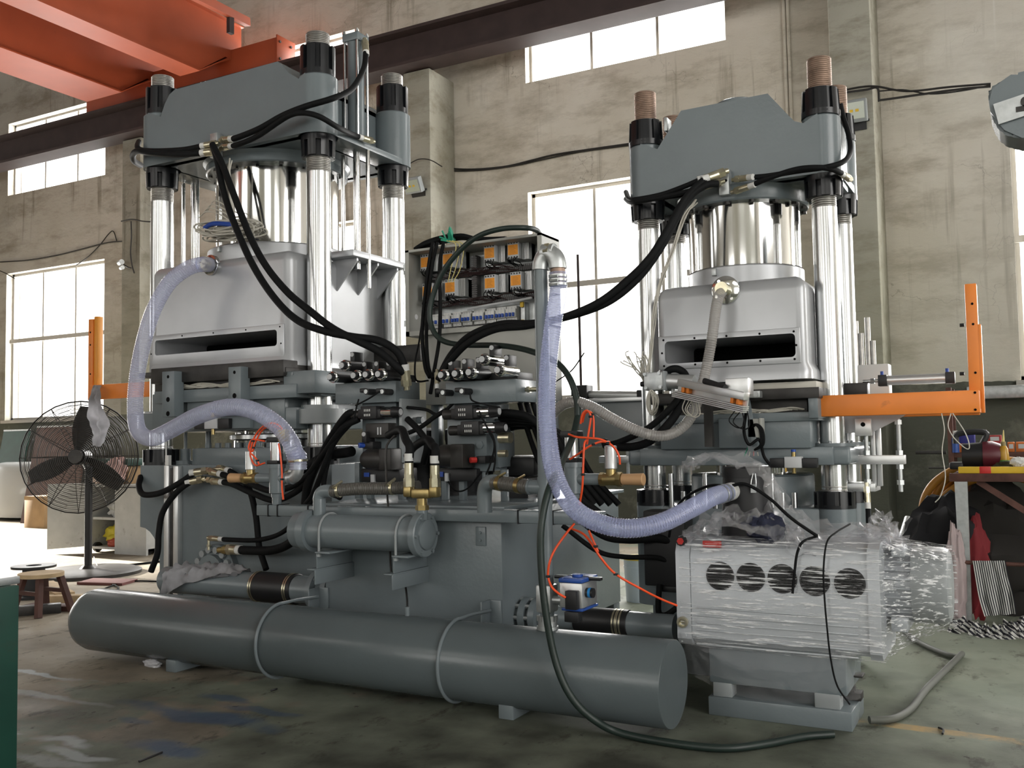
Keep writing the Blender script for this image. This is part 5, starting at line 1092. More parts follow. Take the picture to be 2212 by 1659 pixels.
air('red air tube slack from the beam to the blue-capped ball valve', [(1240,1132,4.05), (1225,1150,3.98), (1200,1185,3.93), (1187,1215,3.91), (1184,1245,3.91), (1192,1268,3.9), (1208,1283,3.9), (1222,1291,3.91)])
air('red air tube slack from the beam towards the pump', [(1235,1142,4.1), (1262,1155,4.05), (1285,1185,4.0), (1298,1205,4.0), (1330,1240,4.05), (1390,1275,4.15), (1430,1295,4.25), (1462,1308,4.33)])
air('short red air tube branch under the clear hose', [(1272,1147,4.02), (1280,1165,4.0), (1287,1180,4.0), (1292,1192,4.0)])
# ------------------------------------------------------------------ vacuum pump
YF = 4.40
pl_, pr_ = PY(1462, 1270, YF).x, PY(1876, 1300, YF).x
zt = PY(1800, 1178, YF).z; zb_ = PY(1800, 1415, YF).z
vp2 = thing('vacuum_pump', 'grey vacuum pump with five round black vents, wrapped in clear stretch film', 'pump', ((pl_+pr_)/2, 4.65, 0))
YD = 4.86
# housing: rounded section swept along x
sec = [(YF+.0, zb_+.03), (YF, zt-.07), (YF+.02, zt-.025), (YF+.07, zt+.0), (YD-.08, zt+.0), (YD, zt-.07), (YD, zb_+.03), (YD-.03, zb_), (YF+.03, zb_)]
obj('housing', MB().rings([[(x, y, z) for y, z in sec] for x in (pl_+.07, pr_)]), M['pump'], vp2)
sec2 = [(y+(-.008 if y < 4.6 else .008), z+(.012 if z > .5 else -.012)) for y, z in sec]
ep = obj('end_plate', MB().rings([[(x, y, z) for y, z in sec2] for x in (pl_, pl_+.068)]), M['pump'], vp2)
ep2 = obj('end_plate', MB().rings([[(x, y, z) for y, z in sec2] for x in (pr_, pr_+.05)]), M['pump'], vp2)
for px, py in ((1556,1244), (1622,1247), (1690,1250), (1760,1255), (1836,1260)):
    c = PY(px, py, YF)
    v = obj('vent_opening', MB().lathe(c+V((0,-.003,0)), (0,1,0), [(0, .063), (.0045, .063)], 36), M['void'], vp2)
    g = MB().ring(c+V((0,-.006,0)), (0,1,0), .066, .061, .006, 36)
    for k in range(-4, 5):
        hh = math.sqrt(max(0, .061**2-(k*.013)**2)); g.box(c.x-hh, c.x+hh, YF-.0065, YF-.0035, c.z+k*.013-.0016, c.z+k*.013+.0016)
    stuff(obj('vent_grille', g, M['blackm'], v))
for k, py in enumerate((1312, 1330, 1346, 1362, 1378, 1394)):
    a, b = PY(1505, py-4+k*.0, YF), PY(1855, py+24, YF)
    z = PY(1680, py+12, YF).z
    obj('cooling_rib', MB().box(a.x, b.x, YF-.007, YF+.002, z-.004, z+.004, .003), M['pump'], vp2)
c = PY(1473, 1168, YF-.008); rg = obj('filler_plug', MB().cyl(c+V((0,-.022,0)), c+V((0,.01,0)), .024, seg=8), M['blackm'], ep)
obj('red_cap', MB().cyl(c+V((0,-.026,0)), c+V((0,-.018,0)), .017, seg=6), M['redp'], ep)
c = PY(1476, 1343, YF-.008); obj('sight_glass', MB().ring(c+V((0,-.02,0)), (0,1,0), .026, .017, .03, 24).cyl(c+V((0,-.004,0)), c+V((0,.01,0)), .018, seg=20).box(c.x-.016, c.x+.016, c.y-.012, c.y-.006, c.z-.002, c.z+.002), M['zinc'], ep)
c = PY(1478, 1372, YF-.008); obj('drain_screw', MB().cyl(c+V((0,-.008,0)), c+V((0,.01,0)), .013, seg=12), M['pump'], ep)
a, b = PY(1518, 1168, YF), PY(1556, 1183, YF)
wp_ = obj('warning_plate', MB().box(a.x, b.x, YF-.004, YF+.02, b.z, a.z), M['redp'], vp2)
stuff(obj('plate_print', MB().box(a.x+.012, b.x-.012, YF-.005, YF-.003, (a.z+b.z)/2+.001, (a.z+b.z)/2+.004).box(a.x+.02, b.x-.02, YF-.005, YF-.003, (a.z+b.z)/2-.006, (a.z+b.z)/2-.003), mat('pale_red_print', (.6,.2,.18), .6), wp_))
for z in (.12, .38, .62): obj('side_screw', MB().cyl((pl_-.01, YF+.03, zb_+z*(zt-zb_)), (pl_+.01, YF+.03, zb_+z*(zt-zb_)), .008, seg=10), M['blackm'], ep)
# plinth and base plate
a, b = PY(1530, 1410, 4.44), PY(1832, 1540, 4.44)
obj('plinth', MB().box(a.x, b.x, 4.44, 4.84, .145, zb_, .012), M['grey'], vp2)
a, b = PZ(1535, 1540, 0), PZ(1840, 1585, 0)
obj('base_plate', MB().box(a.x, b.x, a.y-.03, 4.76, 0, .085, .004), M['grey'], vp2)
for x in (a.x+.06, a.x+.15): pass
obj('rubber_mount', MB().box(a.x+.02, a.x+.11, 4.44, 4.52, .085, .15, .004), M['greylt'], vp2)
obj('rubber_mount', MB().box(b.x-.16, b.x-.05, 4.44, 4.52, .085, .15, .004), M['greylt'], vp2)
obj('mount_block', MB().box(b.x-.05, b.x+.01, 4.62, 4.70, .085, .12, .003).box(b.x-.05, b.x+.02, 4.62, 4.70, .19, .2, .003).box(b.x-.04, b.x-.02, 4.64, 4.68, .085, .3), M['darksteel'], vp2)
# electric motor
mc = PY(1990, 1262, 4.68); my, mz = 4.68, mc.z; mx0 = pr_+.05; mx1 = PY(1975, 1262, my).x; mx2 = PY(2056, 1265, my).x; mrad = .165
mo = obj('motor', MB().cyl((mx0-.02, my, mz), (mx1, my, mz), mrad*.86, seg=36).box(mx0+.03, mx1-.02, my-.14, my-.02, mz+mrad*.8, mz+mrad*1.1, .01), M['pump'], vp2)
fn = MB()
for k in range(26):
    t_ = 2*math.pi*k/26; d = V((0, math.cos(t_), math.sin(t_))); n_ = V((0, -d.z, d.y))
    fn.obox(V(((mx0+mx1)/2, my, mz))+d*mrad*.92, V(((mx1-mx0)/2, 0, 0)), d*mrad*.09, n_*.003)
stuff(obj('cooling_fin', fn, M['pump'], mo))
obj('fan_cowl', MB().lathe((mx1, my, mz), (1,0,0), [(0, mrad*1.02), (mx2-mx1-.03, mrad*1.02), (mx2-mx1-.008, mrad*.96), (mx2-mx1, mrad*.85)], 40), M['greylt'], mo)
a, b = PY(1890, 1252, my-mrad), PY(1930, 1275, my-mrad); obj('rating_plate', MB().box(a.x, b.x, my-mrad-.006, my-mrad+.004, b.z, a.z), M['ltgrey'], mo)
obj('motor_foot', MB().box(mx0+.02, mx1-.02, my-.13, my+.13, mz-mrad-.03, mz-mrad*.8, .004), M['pump'], mo)
# inlet filter
fx = PY(1612, 1100, 4.62); zf0, zf1 = zt-.01, PY(1612, 1008, 4.62).z
fi = obj('inlet_filter', MB().lathe((fx.x, 4.64, zf0), (0,0,1), [(0, .125), (.03, .125), (zf1-zf0-.05, .112), (zf1-zf0-.05, .116), (zf1-zf0-.005, .116), (zf1-zf0, .11)], 40), M['blackm'], vp2)
e = PY(1572, 1062, 4.54)
obj('inlet_pipe', MB().cyl(e, e+V((.10, .07, .0)), .043, seg=24).lathe(e+V((.012,.008,0)), (.10,.07,0), [(0, .05), (.012, .05)], 24), M['blackm'], fi)
obj('filter_clip', MB().tube([V((fx.x+.06, 4.535, zf1-.03)), V((fx.x+.05, 4.522, zf1-.09)), V((fx.x+.075, 4.525, zf1-.09)), V((fx.x+.07, 4.535, zf1-.03))], .003, 6, 2).box(fx.x+.05, fx.x+.075, 4.522, 4.53, zf1-.12, zf1-.08), M['galv'], fi)
# stretch film
def filmmat():
    m = bpy.data.materials.new('clear_stretch_film'); m.use_nodes = True; nt = m.node_tree; N = nt.nodes.new; L = nt.links.new
    b = nt.nodes['Principled BSDF']; b.inputs['Base Color'].default_value = (.93,.94,.95,1); b.inputs['Roughness'].default_value = .07; b.inputs['Specular IOR Level'].default_value = .9
    t = N('ShaderNodeBsdfTransparent'); t.inputs[0].default_value = (.97,.97,.97,1); mx = N('ShaderNodeMixShader')
    g = N('ShaderNodeNewGeometry'); mp = N('ShaderNodeMapping'); mp.inputs['Scale'].default_value = (1.6, 14, 26); mp.inputs['Rotation'].default_value = (0, R(-7), 0); L(g.outputs['Position'], mp.inputs[0])
    n = N('ShaderNodeTexNoise'); n.inputs['Scale'].default_value = 4.2; n.inputs['Detail'].default_value = 7; n.inputs['Roughness'].default_value = .62; L(mp.outputs[0], n.inputs['Vector'])
    r = N('ShaderNodeMapRange'); r.inputs[1].default_value = .53; r.inputs[2].default_value = .63; r.inputs[3].default_value = .04; r.inputs[4].default_value = .85; L(n.outputs['Fac'], r.inputs[0]); L(r.outputs[0], mx.inputs[0])  # milky streaks: overlapping layers, plus bright highlights painted in
    bp = N('ShaderNodeBump'); bp.inputs['Strength'].default_value = 1.0; bp.inputs['Distance'].default_value = .012; L(n.outputs['Fac'], bp.inputs['Height']); L(bp.outputs[0], b.inputs['Normal'])
    L(t.outputs[0], mx.inputs[1]); L(b.outputs[0], mx.inputs[2]); L(mx.outputs[0], nt.nodes['Material Output'].inputs[0]); return m
M['wrap'] = filmmat()
def loop_rect(n, y0, y1, z0, z1):
    out = []
    per = 2*(y1-y0)+2*(z1-z0)
    for i in range(n):
        s = per*i/n
        if s < z1-z0: out.append((y0, z0+s))
        elif s < z1-z0+y1-y0: out.append((y0+s-(z1-z0), z1))
        elif s < 2*(z1-z0)+y1-y0: out.append((y1, z1-(s-(z1-z0)-(y1-y0))))
        else: out.append((y1-(s-2*(z1-z0)-(y1-y0)), z0))
    return out
def film_shell():
    n = 120; mb = MB(); rs = []
    xs = [pl_+.02+(pr_+.06-pl_-.02)*k/46 for k in range(47)]+[pr_+.06+(mx2+.012-pr_-.06)*k/18 for k in range(1, 19)]
    R0 = loop_rect(n, YF-.014, YD+.014, zb_-.012, zt+.016); R1 = []
    for (y, z) in R0:
        a = math.atan2(z-(zb_+zt)/2, y-(YF+YD)/2); R1.append((my+(mrad+.012)*math.cos(a), mz+(mrad+.012)*math.sin(a)))
    for x in xs:
        k = max(0, min(1, (x-pr_-.06)/(mx2-pr_-.06))); k = k**.8; ring = []
        for i in range(n):
            y = R0[i][0]*(1-k)+R1[i][0]*k; z = R0[i][1]*(1-k)+R1[i][1]*k
            w = noise.noise(V((x*3, y*14, z*22)))*.006+noise.noise(V((x*9, y*30, z*40)))*.003
            d = V((0, y-(YF+YD)/2, z-(zb_+zt)/2)).normalized(); ring.append((x, y+d.y*(w+.003), z+d.z*(w+.003)))
        rs.append(ring)
    mb.rings(rs, False); return mb
sf = thing('stretch_film', 'clear crumpled stretch film wrapped over the vacuum pump and its motor', 'plastic film', ((pl_+pr_)/2, 4.6, zb_))
obj('wrapped_film', film_shell(), M['wrap'], sf, angle=180)
def crumple(pts, w, nx, ny, amp, seed, upv=(0,0,1)):
    """crumpled strip along pts"""
    c = catmull(pts, max(2, nx//(len(pts)-1))); rs = []; mb = MB()
    vv = []
    for i, p in enumerate(c):
        d = (c[min(i+1, len(c)-1)]-c[max(0, i-1)]).normalized(); s = d.cross(V(upv)).normalized() if isinstance(upv, tuple) else upv; u = s.cross(d)
        ww = w[0]+(w[1]-w[0])*i/(len(c)-1) if isinstance(w, tuple) else w
        row = []
        for j in range(ny+1):
            t = j/ny-.5; q = p+s*ww*t
            h = (noise.noise(V((i*.35+seed, j*.55, seed)))*1.0+abs(noise.noise(V((i*.9, j*1.1+seed, 3))))*.8+noise.noise(V((i*2.1+seed, j*2.3, 9)))*.35)*amp
            row.append(mb.bm.verts.new(q+u*(h-abs(t)*ww*.45)+s*noise.noise(V((i*.7, j*.9, seed+5)))*amp*.6))
        vv.append(row)
    for a_, b_ in zip(vv, vv[1:]):
        for j in range(ny): mb.bm.faces.new((a_[j], a_[j+1], b_[j+1], b_[j]))
    return mb
def crumplemat(name, lo, hi, tint=(.93,.93,.94)):
    m = glassmat(name, tint, (.8,.8,.8), lo, .1); b = m.node_tree.nodes['Principled BSDF']; b.inputs['Specular IOR Level'].default_value = .9
    return m
M['bunch'] = crumplemat('bunched_film', .14, .4)
obj('loose_film_tail', crumple(PP([(1478,1012,4.55), (1500,992,4.55), (1545,985,4.56), (1600,992,4.57), (1645,1012,4.6), (1668,1050,4.62), (1690,1090,4.64), (1740,1122,4.66), (1800,1138,4.68), (1870,1142,4.68), (1930,1150,4.68)]), (.12, .34), 44, 12, .05, 1.3), M['bunch'], sf, angle=50)
obj('bunched_film', crumple(PP([(1478,1150,4.5), (1520,1125,4.5), (1570,1105,4.5), (1630,1110,4.48), (1690,1130,4.5), (1740,1140,4.52)]), .34, 34, 18, .06, 4.1), M['bunch'], sf, angle=45)
obj('bunched_film', crumple(PP([(1660,1020,4.6), (1675,1060,4.6), (1672,1105,4.56), (1700,1140,4.52)]), .12, 18, 9, .045, 8.1), M['bunch'], sf, angle=45)
obj('bunched_film', crumple(PP([(1700,1152,4.55), (1780,1158,4.58), (1850,1150,4.62), (1900,1135,4.66), (1930,1150,4.7), (1960,1180,4.7), (2010,1195,4.68)]), .36, 36, 18, .055, 6.7), M['bunch'], sf, angle=45)
obj('bunched_film', crumple(PP([(1870,1150,4.72), (1895,1118,4.74), (1915,1112,4.75), (1935,1150,4.75), (1955,1185,4.74)]), .16, 24, 12, .05, 2.7), M['bunch'], sf, angle=45)
obj('lower_film', crumple(PP([(1480,1385,4.42), (1530,1410,4.4), (1600,1440,4.405), (1690,1450,4.405), (1770,1450,4.405), (1835,1440,4.41)]), .30, 50, 22, .012, 3.7, upv=(0,-1,.05)), M['film'], sf, angle=20)
# rag on top
def rag(name, label, centre, rad, m, seed, flat=.6):
    mb = MB(); c = V(centre); n, k = 40, 18; rs = []
    for j in range(k+1):
        ph = math.pi*j/k+1e-3; ring = []
        for i in range(n):
            th_ = 2*math.pi*i/n; d = V((math.sin(ph)*math.cos(th_), math.sin(ph)*math.sin(th_), -math.cos(ph)))
            f = 1+.38*noise.noise(d*2.1+V((seed,)*3))+.30*abs(noise.noise(d*4.3+V((seed+3,)*3)))
            ring.append(c+V((d.x*rad[0], d.y*rad[1], d.z*rad[2]))*f)
        rs.append(ring)
    return one(name, label, 'rag', mb.rings(rs), m)
rag('crumpled_rag', 'crumpled dark navy rag lying on the film on top of the pump', PY(1652, 1142, 4.45), (.082, .06, .062), M['navy'], 5)
hose('black_cable', 'black cable slanting from the pump filter down over the wrapped pump', PP([(1572,1052,4.5), (1610,1046,4.48), (1660,1075,4.46), (1710,1120,4.44), (1765,1158,4.44)]), .008, H, cat='cable', seg=8)
hose('black_cable', 'black cable end bent down over the pump front between the vents', PP([(1765,1158,4.46), (1735,1170,4.38), (1722,1195,4.37), (1716,1240,4.37), (1712,1282,4.37)]), .006, H, cat='cable', seg=8)
hose('black_cable', 'thin black cord tied round the pump from top to plinth', PP([(1836,1132,4.6), (1806,1150,4.45), (1786,1172,4.37), (1779,1230,4.36), (1781,1290,4.36), (1786,1350,4.36), (1794,1420,4.38), (1808,1480,4.4), (1836,1522,4.41)]), .004, H, cat='cord', seg=8)
hose('black_cable', 'thin black cable looping left of the pump filter', PP([(1572,1050,4.5), (1530,1050,4.55), (1480,1075,4.62), (1455,1110,4.66), (1445,1160,4.7)]), .007, H, cat='cable', seg=8)
fl_ = [PZ(1878,1555,.02), PZ(1930,1552,.02), PZ(1968,1530,.02), PZ(2000,1490,.02), PZ(2035,1455,.02), PZ(2065,1425,.02), PZ(2078,1412,.02)]
hose('floor_cable', 'thick grey cable snaking over the floor right of the pump', fl_, .017, mat('grey_cable_sheath', (.10,.105,.09), .6), cat='cable', seg=12)
hose('floor_cable', 'thick grey cable emerging on the floor under the pump motor', [PZ(2070,1420,.02), PZ(2040,1412,.02), PZ(1990,1390,.02), PZ(1955,1365,.02), PZ(1948,1350,.04)]+[PY(1950,1335,4.72)], .016, bpy.data.materials['grey_cable_sheath'], cat='cable', seg=12)
# black drain box at the smaller press's left foot
a, b = PY(1392, 1150, 4.95), PY(1462, 1280, 4.95)
db = thing('oil_drain_box', 'black box with a bent hose below it, left of the wrapped pump', 'box', ((a.x+b.x)/2, 5.0, b.z))
obj('box_body', MB().box(a.x, b.x+.06, 4.93, 5.08, b.z+.03, a.z+.12, .01).box(a.x+.06, b.x+.02, 4.94, 5.07, b.z-.0, b.z+.04, .006), M['blackm'], db)
obj('drain_hose', MB().tube(PP([(1425,1262,4.92), (1422,1300,4.9), (1424,1325,4.9), (1440,1328,4.9), (1468,1308,4.9)]), .016, 10, 6), M['rubber'], db)
# ------------------------------------------------------------------ tooling on the smaller press
YO = 5.02
a, b = PY(1765, 852, YO), PY(2118, 896, YO); zt_, zb2 = (PY(1765,851,YO).z+PY(2118,846,YO).z)/2, (PY(1765,899,YO).z+PY(2118,893,YO).z)/2
oa = thing('orange_arm', 'large orange steel arm with an upright post, jutting from the smaller press', 'arm', (a.x, YO, zb2))
obj('front_rail', MB().box(a.x, b.x, YO, YO+.05, zb2, zt_, .006), M['orange'], oa)
r0 = PY(1900, 900, 5.75); r1 = PY(2118, 900, 5.75); obj('rear_rail', MB().box(a.x+.15, PY(2118,905,5.75).x, 5.72, 5.77, zb2, zt_, .006), M['orange'], oa)
u0, u1 = PY(2083, 614, YO+.06), PY(2109, 614, YO+.06)
obj('upright_post', MB().box(u0.x, u1.x, YO+.055, YO+.115, zb2+.02, u0.z, .004).box(u1.x-.004, u1.x+.012, YO+.055, YO+.115, zb2, PY(2118,700,YO+.06).z, .003), M['orange'], oa)
for k, (px, py) in enumerate(((2100,656), (2102,700), (2107,805), (2106,848), (2107,885))):
    c = PY(px, py, YO+(.053 if py < 830 else -.002)); stuff(obj('bolt_hole', MB().cyl(c, c+V((0,.004,0)), .006, seg=12), M['void'], oa))
for py in (702, 807):
    c = PY(2083, py, YO+.07); obj('grub_screw', MB().cyl(c-V((.02,0,0)), c, .009, seg=10), M['blackm'], oa)
obj('cross_tie', MB().box(b.x-.06, b.x-.02, YO+.05, 5.72, zb2+.01, zb2+.05, .004), M['orange'], oa)
yy = 5.42
rl_ = thing('ejector_slide', 'bare metal slide with a grey air cylinder lying on it, right of the smaller press', 'slide', (-.6, yy, zt_))
a, b = PY(1878, 839, yy), PY(2062, 846, yy)
obj('slide_plate', MB().box(a.x, b.x, yy-.05, yy+.1, zt_-.02, zt_+.012, .003), M['alu'], rl_)
a, b = PY(1915, 822, yy), PY(2045, 822, yy); za = a.z
obj('air_cylinder', MB().cyl((a.x, yy, za), (b.x, yy, za), .026, seg=22), M['alu'], rl_)
obj('cylinder_cap', MB().box(b.x-.005, b.x+.04, yy-.03, yy+.03, za-.03, za+.03, .003), M['blackm'], rl_); obj('cylinder_cap', MB().box(a.x-.04, a.x+.005, yy-.03, yy+.03, za-.03, za+.03, .003), M['blackm'], rl_)
obj('piston_rod', MB().cyl((a.x-.12, yy, za), (a.x-.03, yy, za), .009, seg=12).cyl((a.x-.08, yy, za), (a.x-.06, yy, za), .016, seg=6), M['steel'], rl_)
obj('clevis_block', MB().box(PY(1825,830,yy).x, PY(1876,830,yy).x, yy-.05, yy+.05, zt_, zt_+.075, .004), M['darksteel'], rl_)
for px in (1905, 2046): c = PY(px, 803, yy); obj('blue_fitting', MB().cyl((c.x, yy, za+.028), (c.x, yy, za+.05), .009, seg=12), M['bluep'], rl_)
a, b = PY(1842, 789, 5.95), PY(1920, 814, 5.95)
gp = thing('guide_post_block', 'pale block carrying four upright steel rods behind the smaller press', 'tooling', ((a.x+b.x)/2, 6.0, b.z))
obj('block', MB().box(a.x, b.x, 5.95, 6.08, zt_-.02, a.z, .006), M['white'], gp)
for px, py in ((1848,694), (1859,720), (1873,686), (1885,736)):
    c = PY(px, py, 6.0); obj('rod', MB().cyl((c.x, 6.0, a.z), (c.x, 6.0, c.z), .0155, seg=14), M['thread'], gp)
YE = 5.3
ej = thing('ejector_rig', 'threaded-rod rig with silver cross bars at the right flank of the smaller press', 'frame', (-.62, YE, 1.0))
a, b = PY(1848, 984, YE), PY(1955, 1003, YE)
obj('cross_bar', MB().box(a.x-.02, b.x, YE, YE+.06, b.z, a.z, .003), M['alu'], ej)
a2, b2 = PY(1850, 1042, YE+.2), PY(1897, 1060, YE+.2); obj('lower_bar', MB().box(a2.x-.1, b2.x, YE+.1, YE+.3, b2.z, a2.z, .003), M['alu'], ej)
a3, b3 = PY(1800, 897, YE), PY(1960, 908, YE); obj('hanger_plate', MB().prism([(a3.x, a3.z), (b3.x, a3.z), (b3.x-.03, a3.z-.02), (a3.x+.2, a3.z-.09), (a3.x, a3.z-.1)], (0, YE+.02, 0), (1,0,0), (0,0,1), (0,.02,0)), M['hood'], ej)
for px, y0_, y1_ in ((1940, 905, 1062), (1870, 930, 1072)):
    c, d = PY(px, y0_, YE+.03), PY(px, y1_, YE+.03)
    rd = obj('threaded_rod', MB().cyl((c.x, YE+.03, d.z), (c.x, YE+.03, c.z), .011, seg=14), M['galv'], ej)
    for py in ((912, 978, 1008, 1042) if px == 1940 else (978, 1008, 1040)):
        e = PY(px, py, YE+.03); obj('hex_nut', MB().cyl((c.x, YE+.03, e.z-.012), (c.x, YE+.03, e.z+.012), .019, seg=6), M['galv'], rd)
for px in (1886, 1897): c, d = PY(px, 925, YE+.15), PY(px, 1050, YE+.15); obj('slide_profile', MB().box(c.x-.012, c.x+.012, YE+.13, YE+.17, d.z, c.z, .003), M['alu'], ej)
c = PY(1867, 921, YE-.02); obj('clamp_plate', MB().box(c.x-.045, c.x+.035, YE-.03, YE+.01, c.z-.05, c.z+.04, .003), M['alu'], ej)
stuff(obj('clamp_hole', MB().cyl((c.x-.005, YE-.031, c.z+.01), (c.x-.005, YE-.029, c.z+.01), .012, seg=12), M['void'], ej))
hose('steel_sleeve_hose', 'short grey sleeve hose hanging under the threaded-rod frame', PP([(1873,1065,5.28), (1875,1100,5.27), (1876,1140,5.27)]), .013, M['rubber'], fit=(0,))
for k, pts in enumerate((((2034,893,5.0),(2040,930,4.98),(2035,975,4.98),(2042,1030,4.98),(2032,1070,4.98),(2020,1085,4.98)), ((2054,893,5.0),(2048,920,4.98),(2060,945,4.98),(2085,968,4.98),(2094,965,4.98),(2085,935,4.98),(2058,893,5.0)))):
    hose('hanging_wire', ['loose grey wire dangling straight under the orange arm', 'loose pale wire hanging in a loop under the orange arm'][k], PP(pts), .0028, M['offwhite'], cat='wire', seg=6)
# sensor cylinder and aluminium bar left of the hood
yy = 4.78
a, b = PY(1390, 805, yy), PY(1432, 842, yy)
gc = thing('air_cylinder', 'square grey air cylinder with chrome corner bolts, left of the smaller press', 'cylinder', (a.x, yy, b.z))
dirv = V((.98, -.12, -.0)).normalized()
obj('front_cap', MB().box(a.x, b.x, yy, yy+.1, b.z, a.z, .005), M['galv'], gc)
obj('barrel', MB().cyl(((b.x), yy+.05, (a.z+b.z)/2), (b.x+.16, yy+.04, (a.z+b.z)/2-.015), .04, seg=22), M['alu'], gc)
obj('end_flange', MB().box(b.x-.002, b.x+.012, yy-.004, yy+.104, b.z-.004, a.z+.004, .003), M['greylt'], gc)
obj('side_port', MB().cyl((a.x-.035, yy+.05, (a.z+b.z)/2-.01), (a.x, yy+.05, (a.z+b.z)/2-.01), .014, seg=14), M['blackm'], gc)
for px, py in ((1393,809), (1424,806), (1396,838), (1427,836)): c = PY(px, py, yy); obj('cap_screw', MB().cyl(c-V((0,.01,0)), c, .009, seg=12), M['galv'], gc)
P0, P1 = PY(1462, 830, 4.62), PY(1612, 862, 4.42)
sb = thing('sensor_bracket', 'bright aluminium sensor bar with orange blocks in front of the smaller press', 'bracket', tuple(P0))
d = (P1-P0); dn = d.normalized(); L_ = d.length; up = V((0,0,1)); up = (up-dn*up.dot(dn)).normalized(); nn = dn.cross(up)
obj('upper_bar', MB().obox((P0+P1)/2+up*.012+dn*.01, d/2-dn*.01, nn*.02, up*.018, .002), M['alu'], sb)
obj('web', MB().obox((P0+P1)/2-up*.02-nn*.015, d/2, nn*.004, up*.03), M['alu'], sb)
for k in range(4): obj('lower_strip', MB().obox((P0+P1)/2-up*(.036+.0085*k), d/2+dn*.006, nn*.02, up*.0028), M['alu'], sb)
for s_ in (.13, .20, .84, .92): obj('orange_block', MB().obox(P0+d*s_-up*.018, dn*.009, nn*.016, up*.014, .002), M['orange'], sb)
obj('elbow_plug', MB().cyl(P0+d*.40+up*.045, P0+d*.62+up*.035, .015, seg=14).cyl(P0+d*.62+up*.035, P0+d*.70+up*.03, .018, seg=8), M['blackm'], sb)
c = PY(1598, 830, 4.5); obj('mounting_block', MB().box(c.x-.07, c.x+.04, 4.5, 4.6, c.z-.05, c.z+.03, .004), M['alu'], sb)
c = PY(1633, 852, 4.9); obj('end_stop', MB().box(c.x-.045, c.x+.025, 4.88, 4.95, c.z-.018, c.z+.018, .003).cyl((c.x+.004, 4.875, c.z), (c.x+.004, 4.885, c.z), .013, seg=18), M['galv'], rpress)
for k in range(5):
    s_ = (.16, .22, .26, .88, .95)[k]; q = P0+d*s_-up*.06
    hose('sensor_wire', ['thin grey wire looping under the sensor bar, leftmost', 'thin grey wire looping under the sensor bar, second', 'thin grey wire looping under the sensor bar, third', 'thin black wire hanging under the right end of the sensor bar', 'thin black wire hanging last at the sensor bar end'][k],
         [q, q+V((-.015-.005*k,-.01,-.05)), q+V((.01,-.012,-.085)), q+V((.04,-.01,-.07)), q+V((.03,0,-.0))], .0028, M['offwhite'] if k < 3 else M['rubber'], cat='wire', seg=6)
a, b = PY(1614, 905, 4.9), PY(1641, 945, 4.9)
jb = thing('junction_box', 'small pale grey junction box with black cables in front of the smaller press', 'box', ((a.x+b.x)/2, 4.93, b.z))
obj('body', MB().box(a.x, b.x, 4.9, 4.96, b.z, a.z, .003), M['cabinet'], jb)
obj('lid', MB().box(b.x, b.x+.012, 4.895, 4.965, b.z-.003, a.z+.003, .002), M['cabinet'], jb)
for k in range(3): obj('cable', MB().tube(PP([(1626,922,4.89), (1632+2*k,917,4.85), (1642+3*k,930,4.85), (1643+3*k,960,4.86), (1630,972,4.88)]), .006, 8, 6), M['rubber'], jb)
for k, m_ in enumerate((mat('green_wire', (.03,.25,.15), .5), M['offwhite'], mat('pink_wire', (.5,.2,.2), .5), M['offwhite'])):
    obj('loose_end', MB().tube(PP([(1622+3*k,946,4.92), (1618+5*k,960,4.91), (1608+10*k,985,4.91)]), .0028, 6, 5), m_, jb)
hose('black_cable', 'black cable running down from the sensor bar past the junction box', PP([(1606,862,4.6), (1612,885,4.75), (1607,930,4.85), (1618,960,4.86), (1640,950,4.86), (1650,985,4.9), (1664,1005,4.9)]), .008, H, cat='cable', seg=8)
obj('support_strap', MB().prism([(0,0), (.05,0), (.09,-.30), (.04,-.30)], tuple(PY(1596, 850, 4.9)), (1,0,0), (0,0,1), (0,.01,0)), M['grey'], rpress)
obj('support_strap', MB().box(PY(1523,870,4.93).x, PY(1540,870,4.93).x, 4.9, 4.93, PY(1523,965,4.93).z, PY(1523,865,4.93).z), M['darksteel'], rpress)
# white thermocouple bundles
wm = M['offwhite']
def bundle(name, label, P, n, r, spread, seed):
    rnd = random.Random(seed); mb = MB()
    for i in range(n):
        o_ = [V((rnd.uniform(-1,1), rnd.uniform(-1,1), rnd.uniform(-1,1)))*spread for _ in P]; mb.tube([p_+q_ for p_, q_ in zip(P, o_)], r, 6, 6)
    return stuff(one(name, label, 'wire', mb, wm))
bundle('thermocouple_wires', 'pale wire bundle hanging from the smaller press crown down its left column', PP([(1502,434,5.05), (1480,470,4.98), (1455,540,4.95), (1425,620,4.95), (1412,690,4.95), (1405,750,4.92), (1400,800,4.88)]), 6, .0038, .010, 2)
bundle('thermocouple_wires', 'pale wire bundle hanging under the taller press crown', PP([(497,345,5.0), (494,380,5.0), (497,420,5.02), (503,470,5.05), (510,500,5.1)]), 8, .005, .014, 3)
mb = MB(); rnd = random.Random(5)
for k in range(16):
    a = PY(1395+rnd.uniform(-4,4), 825, 4.85); e = PY(1345+rnd.uniform(0,50), 765+rnd.uniform(0,22), 4.8+rnd.uniform(-.08,.08)); mb.tube([a, (a+e)/2+V((rnd.uniform(-.02,.02),0,rnd.uniform(-.01,.02))), e, e+V((rnd.uniform(-.02,.02),0,rnd.uniform(-.01,.02)))], .003, 6, 4)
for k in range(9):
    c = PY(1408, 870, 4.75); w_ = .012+.006*(k%4); hh = .05+.008*(k%3)
    mb.tube([c+V((w_*math.cos(t_)*(1+.2*math.sin(t_+k)), .015*math.sin(k+t_), hh*math.sin(t_))) for t_ in [2*math.pi*q_/10+k*.1 for q_ in range(11)]], .0028, 6, 3)
